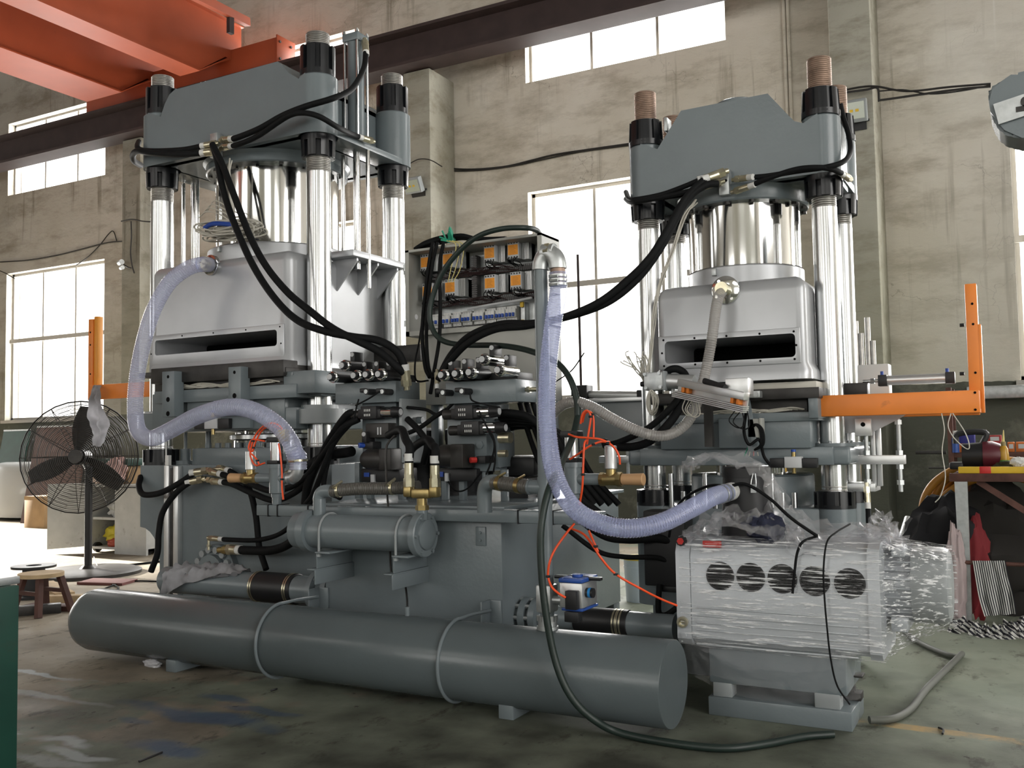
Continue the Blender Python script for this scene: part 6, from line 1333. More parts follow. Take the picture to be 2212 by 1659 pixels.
stuff(one('thermocouple_tails', 'frayed pale wire ends and coil around the square grey air cylinder', 'wire', mb, wm))
mb = MB(); rnd = random.Random(9); c0_ = PY(500, 495, 5.0)
for k in range(22):
    c = c0_+V((rnd.uniform(-.06,.06), rnd.uniform(-.03,.03), rnd.uniform(-.03,.03))); rx_, rz_ = rnd.uniform(.16,.28), rnd.uniform(.03,.075); tl = rnd.uniform(-.15,.1)
    mb.tube([c+V((rx_*math.cos(t_), .06*math.sin(t_*1+k), rz_*math.sin(t_)+tl*rx_*math.cos(t_))) for t_ in [2*math.pi*q_/12+k*.4 for q_ in range(13)]], .0062, 6, 3)
for k in range(4):
    a = PY(430+6*k, 470-5*k, 4.98); mb.tube([a, a+V((.08,-.01,.03+.01*k)), a+V((.2,0,.0)), a+V((.3,.0,-.06))], .0048, 6, 5)
wc = stuff(one('wire_coil', 'loose coil of pale wires resting on top of the taller press hood', 'wire', mb, wm))
obj('blue_tape', MB().tube(PP([(443,492,4.93), (455,485,4.92), (470,483,4.92), (497,485,4.93), (510,488,4.93)]), .017, 10, 5), M['bluep'], wc)
# left side tooling of the smaller press
yy = 5.55
ls = thing('ejector_slide', 'bare metal slide and grey cylinder left of the smaller press, under the window', 'slide', (-2.4, yy, 1.5))
a, b = PY(1262, 853, yy), PY(1392, 853, yy)
obj('air_cylinder', MB().cyl((a.x+.03, yy, a.z), (b.x-.03, yy, b.z), .025, seg=20), M['alu'], ls)
obj('cylinder_cap', MB().box(a.x-.07, a.x+.04, yy-.05, yy+.05, a.z-.06, a.z+.06, .004), M['blackm'], ls); obj('cylinder_cap', MB().box(b.x-.04, b.x+.02, yy-.03, yy+.03, b.z-.03, b.z+.03, .003), M['blackm'], ls)
obj('slide_plate', MB().box(a.x-.05, b.x+.1, yy-.08, yy+.1, a.z-.055, a.z-.03, .003), M['alu'], ls)
obj('side_frame', MB().box(a.x-.02, b.x+.1, yy-.05, yy+.05, PY(1300,965,yy).z, a.z-.055, .004), M['greylt'], ls)
c, d = PY(1300, 985, yy), PY(1385, 999, yy); obj('cross_bar', MB().box(c.x, d.x+.1, yy-.05, yy+.02, d.z, c.z, .003), M['alu'], ls)
for px in (1325, 1355): e, f = PY(px, 940, yy-.03), PY(px, 1045, yy-.03); obj('threaded_rod', MB().cyl((e.x, yy-.03, f.z), (e.x, yy-.03, e.z), .01, seg=12), M['galv'], ls)
# orange arm of the taller press with a rag on it
YO2 = 5.55
a, b = PY(205, 830, YO2), PY(330, 860, YO2)
zt2, zb3 = (PY(205,831,YO2).z+PY(330,824,YO2).z)/2, (PY(205,863,YO2).z+PY(330,856,YO2).z)/2
ol = thing('orange_arm', 'orange steel arm and upright at the far left of the taller press', 'arm', (b.x, YO2, zb3))
obj('front_rail', MB().box(PY(193,845,YO2).x, b.x+.12, YO2, YO2+.05, zb3, zt2, .005), M['orange'], ol)
u0, u1, u2 = PY(191, 690, YO2+.05), PY(201, 690, YO2+.05), PY(211, 683, YO2+.06)
obj('upright_post', MB().box(u0.x, u1.x, YO2+.05, YO2+.11, zb3, u0.z, .003), M['orange'], ol)
obj('upright_tube', MB().box(u1.x, u2.x, YO2+.06, YO2+.12, zb3+.02, u2.z, .006), mat('yellow_orange_paint', (.70,.28,.03), .45), ol)
for py in (718, 745, 808): c = PY(195, py, YO2+.048); stuff(obj('bolt_hole', MB().cyl(c, c+V((0,.004,0)), .008, seg=10), M['void'], ol))
def drape(cols, seed, thick=.0, ny=26, amp=.02):
    """hanging cloth between two edge polylines"""
    l, r_ = catmull(cols[0], 8), catmull(cols[1], 8); n_ = min(len(l), len(r_)); mb = MB(); vv = []
    for i in range(n_):
        row = []
        for j in range(ny+1):
            t = j/ny; p_ = l[i]*(1-t)+r_[i]*t; f = amp*(.4+i/n_)*(math.sin(t*11+seed+noise.noise(V((i*.15, t*2, seed)))*3)+.5*noise.noise(V((i*.3, t*6, seed))))
            row.append(mb.bm.verts.new(p_+V((.2*f, f, 0))))
        vv.append(row)
    for a_, b_ in zip(vv, vv[1:]):
        for j in range(ny): mb.bm.faces.new((a_[j], a_[j+1], b_[j+1], b_[j]))
    r0 = bmesh.ops.solidify(mb.bm, geom=mb.bm.faces[:], thickness=.004); return mb
rgt = one('hanging_rag', 'grey rag draped over the orange arm beside the standing fan', 'rag',
    drape((PP([(196,868,5.5), (199,838,5.5), (208,832,5.53), (202,842,5.46), (192,870,5.45), (190,905,5.45), (194,935,5.45), (205,962,5.45)]), PP([(216,860,5.62), (218,838,5.62), (218,832,5.57), (216,840,5.46), (214,860,5.45), (226,895,5.45), (232,930,5.45), (217,965,5.45)])), 2.0, amp=.022), M['cloth'], angle=60)
# dark machine slide behind the left manifold
yy = 5.95
sl_ = thing('ejector_slide', 'dark oily slide rail with a grey cylinder, behind the left manifold', 'slide', (-3.9, yy, 1.9))
a, b = PY(720, 757, yy), PY(908, 773, yy); obj('slide_rail', MB().box(a.x-.1, b.x, yy, yy+.1, b.z-.02, a.z-.0, .004), M['darksteel'], sl_)
a, b = PY(768, 748, yy), PY(832, 752, yy); obj('air_cylinder', MB().cyl((a.x, yy+.05, a.z), (b.x, yy+.05, a.z), .03, seg=20), M['greylt'], sl_)
obj('cylinder_cap', MB().box(a.x-.04, a.x+.005, yy+.01, yy+.09, a.z-.04, a.z+.05, .004), M['blackm'], sl_)
obj('yellow_cap', MB().cyl((a.x-.02, yy+.05, a.z+.05), (a.x-.02, yy+.05, a.z+.07), .012, seg=10), M['yellow'], sl_)

# ------------------------------------------------------------------ overhead crane
cr = thing('overhead_crane', 'red-orange overhead travelling crane girders running in above the taller press', 'crane', (-15, 10, 7.2))
def girder(pl, pr, ptop, zb, ye=None):
    l, r_ = PZ(*pl, zb), PZ(*pr, zb); ye = ye or (l.y+r_.y)/2; zt = PX(ptop[0], ptop[1], r_.x).z
    zt = min(max(zt, zb+.7), 8.9)
    w = r_.x-l.x
    obj('girder', MB().yz([(-8.5, zb+.02), (ye, zb+.02), (ye+.55, zb+.42), (ye+.9, zb+.42), (ye+.9, zt), (-8.5, zt)], l.x+.05*w, r_.x-.05*w), M['crane'], cr)
    obj('bottom_flange', MB().box(l.x, r_.x, -8.5, ye, zb, zb+.02).hexa([(l.x, ye, zb), (r_.x, ye, zb), (r_.x, ye+.6, zb+.40), (l.x, ye+.6, zb+.40), (l.x, ye, zb+.02), (r_.x, ye, zb+.02), (r_.x, ye+.6, zb+.42), (l.x, ye+.6, zb+.42)]), M['crane'], cr)
    obj('top_flange', MB().box(l.x-.04, r_.x+.04, -8.5, ye+.9, zt, zt+.02), M['crane'], cr)
    return l.x, r_.x, ye, zt
ZG = 7.05
g1 = girder((390,165), (431,152.6), (533,67), ZG)
g2 = girder((150,207), (258,198), (300,110), ZG, g1[2])
yE = 11.1; ca = PY(512, 110, yE); cb_ = PY(602, 80, yE); cz0 = PY(602, 141, yE).z
obj('end_carriage', MB().box(g2[0]-.9, cb_.x, yE-.02, yE+.32, cz0, cb_.z, .006), M['crane'], cr)
obj('end_plate', MB().box(cb_.x, cb_.x+.02, yE-.06, yE+.36, cz0-.0, cb_.z+.02, .003), M['crane'], cr)
stuff(obj('plate_bolt', MB().bolt((cb_.x+.02, yE, cb_.z-.08), (1,0,0), .02, .02).bolt((cb_.x+.02, yE+.25, cb_.z-.08), (1,0,0), .02, .02).bolt((cb_.x+.02, yE, cz0+.1), (1,0,0), .02, .02), M['rail'], cr))
obj('buffer', MB().cyl((cb_.x+.02, yE+.15, cz0+.05), (cb_.x+.14, yE+.15, cz0+.05), .05, seg=14), M['blackm'], cr)
obj('wheel', MB().cyl((cb_.x-.35, yE+.10, 7.36), (cb_.x-.35, yE+.22, 7.36), .15, seg=24), M['darksteel'], cr)
obj('wheel', MB().cyl((g2[0]-.5, yE+.10, 7.36), (g2[0]-.5, yE+.22, 7.36), .15, seg=24), M['darksteel'], cr)
q0, q1 = PY(440, 0, 9.2), PY(535, 48, 10.6); obj('side_rail', MB().bar(q0-(q1-q0)*1.5, q1, .09, .12), M['crane'], cr)
obj('rail_stand', MB().bar(q0+(q1-q0)*.58, q0+(q1-q0)*.58-V((0,0,.3)), .06, .09, up=(0,1,0)), M['rail'], cr)

# ------------------------------------------------------------------ lamps and wall cables
def flood(label, px, py, Y, w, h, tilt):
    c = PY(px, py, Y); t = thing('flood_light', label, 'lamp', tuple(c))
    ax, az = V((w/2, 0, 0)), V((0, -math.sin(tilt)*h/2, math.cos(tilt)*h/2)); ay = V((0, .05*math.cos(tilt), .05*math.sin(tilt)))
    obj('housing', MB().obox(c, ax, ay, az, .012), M['greylt'], t)
    obj('lens', MB().obox(c-ay*1.02+az*.0, ax*.82, ay*.06, az*.74), mat('flood_glass', (.42,.46,.38), .15), t)
    obj('led_chip', MB().obox(c-ay*1.12-ax*.2, ax*.13, ay*.03, az*.12).obox(c-ay*1.12+ax*.25, ax*.13, ay*.03, az*.12), M['yellow'], t)
    obj('stirrup', MB().obox(c+ay*1.6-az*.9, ax*1.05, ay*.2, az*.1).obox(c+ay*2-az*1.3, ax*.8, ay*.9, az*.4), M['blackm'], t)
flood('grey flood lamp on the pier above the orange arm', 1846, 240, 11.2, .27, .25, R(12))
flood('grey flood lamp on the pier beside the taller press, tilted down', 893, 400, 11.18, .28, .22, R(28))
c = PY(2188, 235, 4.2); lp = thing('bay_lamp_housing', 'rounded grey lamp housing with a bolted strap, hanging at the upper right edge', 'lamp', tuple(c))
ol_ = [PY(px, py, 4.2) for px, py in [(2134,200),(2137,189),(2150,179),(2168,172),(2190,166),(2192,156),(2230,148),(2290,146),(2290,300),(2208,298),(2184,295),(2164,286),(2149,268),(2140,242),(2136,220)]]
mb = MB().xz([(q_.x, q_.z) for q_ in ol_], c.y, c.y+.2); bmesh.ops.bevel(mb.bm, geom=mb.bm.edges[:], offset=.012, segments=2, affect='EDGES')
obj('shell', mb, M['grey'], lp)
obj('strap', MB().bar((c.x-.06, c.y-.008, c.z-.015), (c.x+.3, c.y-.008, c.z+.055), .012, .085), M['galv'], lp)
obj('latch_bolt', MB().cyl((c.x+.045, c.y-.03, c.z+.015), (c.x+.045, c.y-.01, c.z+.015), .018, seg=14).box(c.x+.01, c.x+.12, c.y-.018, c.y-.012, c.z-.02, c.z+.0), M['darksteel'], lp)
obj('hanger', MB().cyl((c.x+.2, c.y+.11, c.z+.15), (c.x+.2, c.y+.11, 9.6), .015, seg=10), M['galv'], lp)
H2 = mat('old_wall_cable', (.02,.018,.016), .7)
def wall_cable(lab, pts, r=.012, Y=YW-.03): return hose('wall_cable', lab, [PY(px, py, Y) for px, py in pts], r, H2, cat='cable', seg=6)
wall_cable('dark wall cable sagging left of the smaller press', [(885,350), (940,360), (1010,366), (1090,360), (1150,346), (1200,334), (1280,322), (1365,310)], .014)
wall_cable('second dark wall cable twisted beneath the sagging one', [(890,358), (950,368), (1030,368), (1110,358), (1180,343), (1260,327), (1365,313)], .010)
wall_cable('thin upper wall cable by the middle pier', [(880,356), (905,344), (930,346), (955,360)], .008, 11.25)
wall_cable('dark cable strung from the right pier to the lamp housing, upper', [(1818,196), (1860,188), (1895,187), (1960,197), (2050,188), (2140,181)], .012, 11.2)
wall_cable('dark cable strung from the right pier to the lamp housing, lower', [(1818,201), (1870,194), (1895,190), (1899,215), (1905,216), (1990,204), (2080,192), (2140,187)], .013, 11.2)
wall_cable('dark cable strung from the right pier to the lamp housing, thinnest', [(1897,197), (1950,194), (2010,203), (2080,196), (2140,184)], .008, 11.2)
wall_cable('long thin cable crossing the wall at far left', [(0,566), (60,562), (120,552), (170,540), (215,528), (240,523), (268,521)], .012)
wall_cable('short cable slanting over the left window head', [(165,573), (190,555), (215,530), (235,505), (245,500), (252,520)], .009)
wall_cable('cable drooping into the left window corner', [(0,585), (15,592), (32,602)], .009)
wall_cable('cable running from the left pier bracket behind the column', [(262,478), (285,474), (310,478), (340,480)], .012, 11.25)
wall_cable('cable dropping down the left pier', [(283,478), (284,510), (282,545), (285,572), (290,590)], .012, 11.25)
c = PY(270, 570, 11.2); wl = thing('spot_lamp', 'small spot lamp with two heads on the left pier', 'lamp', tuple(c))
obj('lamp_head', MB().cyl(c+V((-.14,0,.03)), c+V((-.02,-.05,.03)), .045, seg=16), M['galv'], wl); obj('lamp_head', MB().cyl(c+V((-.1,0,-.06)), c+V((0,-.05,-.07)), .035, seg=16), M['galv'], wl); obj('arm', MB().tube([c+V((-.05,0,0)), c+V((.05,.02,-.06)), c+V((.12,.03,-.08))], .012, 8, 4), M['darksteel'], wl)
for px in (1702, 1711): one('wall_conduit', 'slim pale vertical conduit on the wall, left one' if px == 1702 else 'slim pale vertical conduit on the wall, right one', 'conduit', MB().cyl((PY(px, 300, 11.97).x, 11.97, 1.9), (PY(px, 300, 11.97).x, 11.97, 9.0), .022, seg=12), M['wall'])
a, b = PY(1245, 549, 5.6), PY(1253, 811, 5.6); rod = one('steel_rod', 'thin brown steel rod standing upright in front of the window', 'rod', MB().cyl((b.x, 5.62, .9), (a.x, 5.62, a.z), .0085, seg=10), M['rail'])
# ------------------------------------------------------------------ left background
b0 = PZ(190, 1240, 0); fz = PY(172, 987, b0.y)
fan = thing('standing_fan', 'large standing wire-cage fan on a round base, at far left', 'fan', tuple(b0))
fr_ = abs(PY(275,987,b0.y).x-PY(70,987,b0.y).x)/2*.78; fc_ = V((fz.x, b0.y, fz.z))
obj('base', MB().lathe(b0, (0,0,1), [(0, .52), (.03, .52), (.05, .46), (.06, .08), (.09, .05)], 40), M['greenp'] if False else M['darksteel'], fan)
obj('pole', MB().cyl(b0+V((0,0,.05)), (b0.x, b0.y, fc_.z-.1), .038, seg=16), M['blackm'], fan)
axv = V((.62, -.78, .05)).normalized(); u_, v_ = perp(axv)
cg = MB()
for k in range(1, 33):
    rr_ = fr_*k/32; h_ = .16*(1-(k/32)**2)
    for s_ in (1, -1):
        if s_ == -1 and k % 2: continue
        cc = fc_+axv*h_*s_; pts = [cc+(u_*math.cos(2*math.pi*q_/28)+v_*math.sin(2*math.pi*q_/28))*rr_ for q_ in range(29)]
        cg.tube(pts, .0034 if k < 32 else .009, 4, 1, cap=False)
for k in range(12):
    d_ = u_*math.cos(2*math.pi*k/12)+v_*math.sin(2*math.pi*k/12); cg.tube([fc_+axv*.16, fc_+axv*.13+d_*fr_*.45, fc_+d_*fr_], .004, 4, 4); cg.tube([fc_-axv*.16, fc_-axv*.13+d_*fr_*.45, fc_+d_*fr_], .004, 4, 4)
stuff(obj('wire_cage', cg, M['darksteel'], fan))
for k in range(3):
    d_ = u_*math.cos(2.1*k+.4)+v_*math.sin(2.1*k+.4); e_ = axv.cross(d_); bl = MB()
    rs = []
    for s_ in range(7):
        f_ = s_/6; w_ = .05+.13*math.sin(math.pi*min(1, f_*.75+.12)); rr_ = fr_*(.12+.78*f_); tw = .5-.3*f_
        a_ = fc_+d_*rr_+(e_*math.cos(tw)+axv*math.sin(tw))*w_*.6; b_ = fc_+d_*rr_-(e_*math.cos(tw)+axv*math.sin(tw))*w_*.6; rs.append([a_, b_, b_+axv*.004, a_+axv*.004])
    obj('blade', bl.rings(rs), M['darksteel'], fan)
obj('hub', MB().cyl(fc_-axv*.2, fc_+axv*.1, .085, seg=20), M['blackm'], fan)
obj('badge', MB().cyl(fc_+axv*.16, fc_+axv*.175, .07, seg=20), M['darksteel'], fan)
obj('bracket', MB().cyl((b0.x, b0.y, fc_.z-.14), fc_-axv*.1, .03, seg=10), M['galv'], fan)
# trolley cabinet
t0 = PZ(198, 1200, 0); ty = t0.y+.25
a, b = PY(196, 1046, ty), PY(252, 1188, ty); tr = thing('tool_trolley', 'worn white tool trolley on castors with its door hanging open', 'trolley', ((a.x+b.x)/2, ty+.3, 0))
xw = b.x+.55
obj('carcass', MB().box(a.x, xw, ty, ty+.6, a.z-.03, a.z).box(a.x, a.x+.02, ty, ty+.6, b.z, a.z).box(xw-.02, xw, ty, ty+.6, b.z, a.z).box(a.x, xw, ty+.58, ty+.6, b.z, a.z).box(a.x, xw, ty, ty+.6, b.z, b.z+.03), M['trolley'], tr)
obj('shelf', MB().box(a.x+.02, b.x, ty+.02, ty+.58, (a.z*.45+b.z*.55), (a.z*.45+b.z*.55)+.03), M['trolley'], tr)
obj('side_door', MB().box(b.x, xw, ty-.03, ty+.0, b.z-.05, a.z-.04), M['trolley'], tr)
da, db_ = PY(103, 1046, ty-.35), PY(190, 1188, ty-.2); obj('open_door', MB().hexa([(da.x, ty-.35, db_.z), (a.x, ty-.02, db_.z+.02), (a.x, ty+.01, db_.z+.02), (da.x, ty-.32, db_.z), (da.x, ty-.35, da.z), (a.x, ty-.02, da.z), (a.x, ty+.01, da.z), (da.x, ty-.32, da.z)]), M['trolley'], tr)
for x, y in ((a.x+.06, ty+.06), (xw-.08, ty+.06), (xw-.08, ty+.5), (a.x+.06, ty+.5)): obj('castor', MB().cyl((x-.02, y, .06), (x+.02, y, .06), .06, seg=14).box(x-.03, x+.03, y-.03, y+.03, .1, b.z), M['blackm'], tr)
obj('push_handle', MB().tube([V((xw-.25, ty+.05, a.z)), V((xw-.15, ty+.05, a.z+.09)), V((xw+.1, ty+.05, a.z+.10)), V((xw+.2, ty+.05, a.z+.09))], .015, 8, 4), M['blackm'], tr)
zz = a.z
def cbox(name, label, x0, x1, y0, y1, z0, z1, m, cat='box'):
    t_ = thing(name, label, cat, ((x0+x1)/2, (y0+y1)/2, z0))
    obj('carton', MB().box(x0, x1, y0, y1, z0, z1, .004), m, t_); obj('flap', MB().box(x0-.002, x1+.002, y0-.004, y0+.002, z1-(z1-z0)*.12, z1+.002), m, t_); return t_
tb0, tb1 = PY(213, 992, ty+.15), PY(284, 1046, ty+.15)
cbox('cardboard_box', 'open cardboard box with crumpled wrapping on top of the tool trolley', tb0.x, tb1.x, ty+.1, ty+.5, zz+.001, zz+.22, M['card'])
cbox('green_tray', 'dark green tray lying across the box on the tool trolley', tb0.x, tb1.x+.05, ty+.05, ty+.45, zz+.226, zz+.31, M['greenp'], 'tray')
M['paper'] = mat('crumpled_wrapping', (.55,.45,.40), .6)
rag('wrapping_ball', 'ball of crumpled pale wrapping on the trolley top, inner one', V((tb0.x+.2, ty+.0, zz+.14)), (.16,.09,.12), M['paper'], 3)
rag('wrapping_ball', 'ball of crumpled pale pink wrapping on the trolley top, outer one', V((tb0.x+.52, ty-.0, zz+.17)), (.13,.09,.15), mat('pinkish_wrapping', (.55,.36,.34), .6), 13)
rag('yellow_bag', 'yellow plastic bag in the bottom of the tool trolley', V((a.x+.30, ty+.22, b.z+.14)), (.22,.12,.12), mat('yellow_bag_plastic', (.5,.42,.03), .5), 4)
rag('red_bag', 'red plastic bag beside the yellow one in the trolley', V((a.x+.40, ty+.08, b.z+.08)), (.16,.06,.05), mat('red_bag_plastic', (.35,.06,.03), .5), 14)
rag('paper_scraps', 'grey scraps of paper on the shelf of the tool trolley', V((b.x-.17, ty+.2, (a.z*.45+b.z*.55)+.13)), (.16,.12,.13), M['trolley'], 23)
# far-left things
c0_ = PZ(52, 1140, 0); c1_ = PZ(104, 1138, 0); hh = PY(52, 1072, c0_.y).z
cbox('cardboard_box', 'tall brown cardboard box standing on the floor left of the trolley', c0_.x, c1_.x+.25, c0_.y, c0_.y+.6, 0, hh, M['card'])
lb = PZ(30, 1118, 0); lb.y = min(lb.y, 10.8)
l0, l1 = PY(-70, 1000, lb.y), PY(76, 1000, lb.y)
cw = thing('covered_machine', 'machine under a milky plastic sheet at the far left', 'machine', ((l0.x+l1.x)/2, lb.y+.5, 0))
cmb = MB(); rs = []
for k in range(12):
    f = k/11; z_ = .06+(l0.z-.06)*math.sin(f*math.pi/2); w_ = 1-.5*f**3; ring = []
    for i in range(36):
        t_ = 2*math.pi*i/36; n_ = noise.noise(V((math.cos(t_)*3, math.sin(t_)*3, f*4)))*.08
        ring.append(((l0.x+l1.x)/2+(l1.x-l0.x)/2*w_*(1+n_)*math.cos(t_), lb.y+.5+.5*w_*(1+n_)*math.sin(t_), z_))
    rs.append(ring)
obj('plastic_cover', cmb.rings(rs), M['sheet'], cw, angle=60)
obj('machine_body', MB().box(l0.x+.3, l1.x-.4, lb.y+.25, lb.y+.75, .02, l0.z*.75, .05), M['greylt'], cw)
yb = 11.4
def leanpanel(name, label, px0, py0, px1, py1, Y, m, cat='board'):
    a_, b_ = PY(px0, py0, Y), PY(px1, py1, Y); t_ = thing(name, label, cat, ((a_.x+b_.x)/2, Y, 0))
    obj('board', MB().hexa([(a_.x, Y-.3, 0), (b_.x, Y-.3, 0), (b_.x, Y-.26, 0), (a_.x, Y-.26, 0), (a_.x, Y, a_.z), (b_.x, Y, a_.z), (b_.x, Y+.04, a_.z), (a_.x, Y+.04, a_.z)]), m, t_)
    obj('edge_strip', MB().box(a_.x, b_.x, Y-.002, Y+.042, a_.z, a_.z+.03), M['galv'], t_); return t_
leanpanel('green_board', 'dark green board leaning on the wall under the left window', 8, 932, 62, 1010, 11.6, M['greenp'])
leanpanel('brown_panel', 'large red-brown steel panel leaning behind the standing fan', 80, 924, 190, 1010, 10.9, mat('brown_panel_paint', (.085,.045,.035), .6, var=.2))
# reel, stool, timbers, bench
r0 = PZ(75, 1290, 0); ry = r0.y; rz = PY(73, 1221, ry).z; rw = abs(PY(108,1221,ry).x-PY(36,1221,ry).x)/2*.8; rcx = PY(73, 1221, ry).x
re = thing('cable_reel', 'black empty cable reel standing on its end behind the wooden stool', 'reel', (rcx, ry, 0))
obj('top_flange', MB().ring((rcx, ry, rz-.02), (0,0,1), rw, rw*.35, .02, 36), M['blackm'], re); obj('bottom_flange', MB().ring((rcx, ry, .0), (0,0,1), rw, rw*.35, .02, 36), M['blackm'], re); obj('core', MB().ring((rcx, ry, .02), (0,0,1), rw*.5, rw*.35, rz-.04, 30), M['blackm'], re)
s0 = PZ(95, 1345, 0); sy = s0.y+.08; sz = PY(60, 1243, sy).z
st = thing('wooden_stool', 'low round-seated wooden stool at the left edge', 'stool', (PY(55,1243,sy).x, sy+.15, 0))
sx0, sx1 = PY(18, 1243, sy).x, PY(84, 1243, sy).x; scx = (sx0+sx1)/2
obj('seat', MB().cyl((scx, sy+.15, sz-.03), (scx, sy+.15, sz), (sx1-sx0)/2*.9, seg=28), M['wood'], st)
for (dx_, dy_) in ((-.12, -.1), (.12, -.1), (.12, .12), (-.12, .12)): obj('leg', MB().bar((scx+dx_*.8, sy+.15+dy_*.8, sz-.03), (scx+dx_*1.35, sy+.15+dy_*1.35, 0.0), .045, .04, up=(0,1,0)), M['darkwood'], st)
for k in (-1, 1): obj('rail', MB().box(scx-.12, scx+.12, sy+.15+.11*k-.012, sy+.15+.11*k+.012, .16, .19), M['darkwood'], st)
def plank(label, px0, py0, px1, py1, w, h, m=M['wood'], z=0):
    a_, b_ = PZ(px0, py0, z), PZ(px1, py1, z); return one('timber_offcut', label, 'timber', MB().bar(a_+V((0,0,h/2)), b_+V((0,0,h/2)), w, h, bev=.004), m)
plank('short pale timber block on the floor beside the stool, propped on another', 95, 1272, 140, 1298, .16, .07)
plank('long pale timber lying behind the tank end', 100, 1302, 180, 1300, .10, .06)
plank('dark grey timber in front of the stool', 38, 1330, 132, 1322, .10, .07, M['darksteel'])
plank('flat dark plank under the timbers behind the tank', 60, 1315, 160, 1318, .14, .04, M['darkwood'])
p0 = PZ(205, 1262, 0); one('red_mat', 'flat dull red plate lying on the floor behind the tank', 'plate', MB().obox(p0+V((.05,.1,.012)), V((.24,.06,0)), V((-.05,.13,0)), V((0,0,.012))), mat('dull_red_plate', (.14,.05,.045), .7))
hose('floor_wire', 'black wire crossing the floor left of the taller press', [PZ(225,1258,.01), PZ(250,1265,.01), PZ(256,1272,.01), PZ(240,1276,.01), PZ(225,1272,.01), PZ(280,1256,.01), PZ(345,1256,.01)], .008, H, cat='cable', seg=6)
hose('floor_wire', 'dark cable on the floor behind the fan base', [PZ(210,1222,.01), PZ(260,1222,.01), PZ(300,1218,.01), PZ(345,1213,.01)], .012, H, cat='cable', seg=6)
hose('loose_wire', 'thin pale wire dropping from the trolley castor to the red plate', PP([(203,1203,7.0), (212,1225,6.8), (224,1240,6.6), (226,1252,6.4)]), .005, M['offwhite'], cat='wire', seg=6)
gb = thing('green_workbench', 'green steel workbench with a bare metal top, cut by the left edge', 'workbench', (-3.6, 2.95, 0))
bq = PZ(36, 1700, 0); gy = bq.y; gx = bq.x; gz = PY(20, 1262, gy).z
obj('bench_top', MB().box(gx-1.3, PY(44, 1250, gy+.03).x, gy-.8, gy+.03, gz, gz+.03, .004), M['galv'], gb)
obj('end_panel', MB().box(gx-.03, gx, gy-.75, gy, 0, gz, .003), M['greenp'], gb)
obj('back_panel', MB().box(gx-1.25, gx-.03, gy-.04, gy-.01, .1, gz, .003), M['greenp'], gb)
obj('leg', MB().box(gx-1.25, gx-1.19, gy-.75, gy-.69, 0, gz), M['greenp'], gb); obj('leg', MB().box(gx-1.25, gx-1.19, gy-.06, gy, 0, gz), M['greenp'], gb)
p0 = PZ(330, 1440, 0)
rag('floor_scrap', 'small twisted scrap of pale paper on the floor under the tank', p0+V((0,0,.018)), (.06,.025,.022), M['cloth'], 31)
for k, (px, py, qx, qy) in enumerate(((300,1645,350,1625), (585,1492,598,1488), (2028,1572,2036,1585))):
    one('floor_sliver', ['dark sliver of wire on the blue paint stain', 'dark sliver of wire under the tank middle', 'dark sliver of wire near the yellow floor line'][k], 'scrap', MB().tube([PZ(px,py,.006), (PZ(px,py,.006)+PZ(qx,qy,.006))/2+V((.01,.005,.004)), PZ(qx,qy,.006)], .005, 6, 4), M['blackm'])
# rag over the left return pipe
pz = PY(440, 1240, 4.47)
mb = MB(); vv = []
pA = V((PY(392,1258,4.55).x, 4.55, zq))
for i in range(25):
    x_ = PY(372,1258,4.5).x+(PY(512,1258,4.5).x-PY(372,1258,4.5).x)*i/24; row = []
    for j in range(25):
        t_ = R(-25)+R(230)*j/24; sl_k = max(0, 1-abs(i/24-.35)*1.0) ; rr_ = .100+.03*noise.noise(V((i*.28, j*.35, 2)))+.045*abs(noise.noise(V((i*.42+j*.18, j*.25-i*.1, 7))))
        lim = R(205)-R(75)*(i/24)
        t2 = min(t_, lim+.08*noise.noise(V((i*.4, 1, 3))))
        drop = max(0, t2-R(180))*.12
        row.append(mb.bm.verts.new((x_+.05*math.sin(t2)-.02, 4.55+rr_*math.cos(t2)-drop*.3, zq+rr_*math.sin(t2)-drop)))
    vv.append(row)
for a_, b_ in zip(vv, vv[1:]):
    for j in range(24): mb.bm.faces.new((a_[j], a_[j+1], b_[j+1], b_[j]))
bmesh.ops.solidify(mb.bm, geom=mb.bm.faces[:], thickness=.004)
one('grey_rag', 'grey rag thrown over the thick pipe behind the tank', 'rag', mb, M['cloth'], angle=70)
# fittings on the left press base
c = PY(470, 1030, 5.0)
for k, (px, py, qx, qy) in enumerate(((428,1018,480,1012), (430,1037,482,1036))):
    a_, b_ = PY(px, py, 4.98), PY(qx, qy, 4.98); d_ = (b_-a_)
    obj('bulkhead_fitting', MB().cyl(a_, a_+d_*.4, .013, seg=12).cyl(a_+d_*.36, a_+d_*.5, .022, seg=6).cyl(a_+d_*.5, b_, .013, seg=12).box(a_.x+d_.x*.42-.012, a_.x+d_.x*.42+.012, 4.98, 5.07, a_.z-.015, a_.z+.015), M['zinc'], lpress)
a_, b_ = PY(473, 1188, 4.97), PY(503, 1187, 4.95); obj('brass_fitting', MB().cyl(a_, b_, .022, seg=14).cyl(a_+(b_-a_)*.4, a_+(b_-a_)*.7, .034, seg=8), M['brass'], lpress)
a_, b_ = PY(451, 1188, 4.98), PY(451, 1165, 4.98); obj('elbow_fitting', MB().cyl(a_, b_, .01, seg=10).cyl(b_, PY(464,1162,4.97), .012, seg=10).cyl(a_+(b_-a_)*.3, a_+(b_-a_)*.5, .016, seg=6), M['zinc'], lpress)

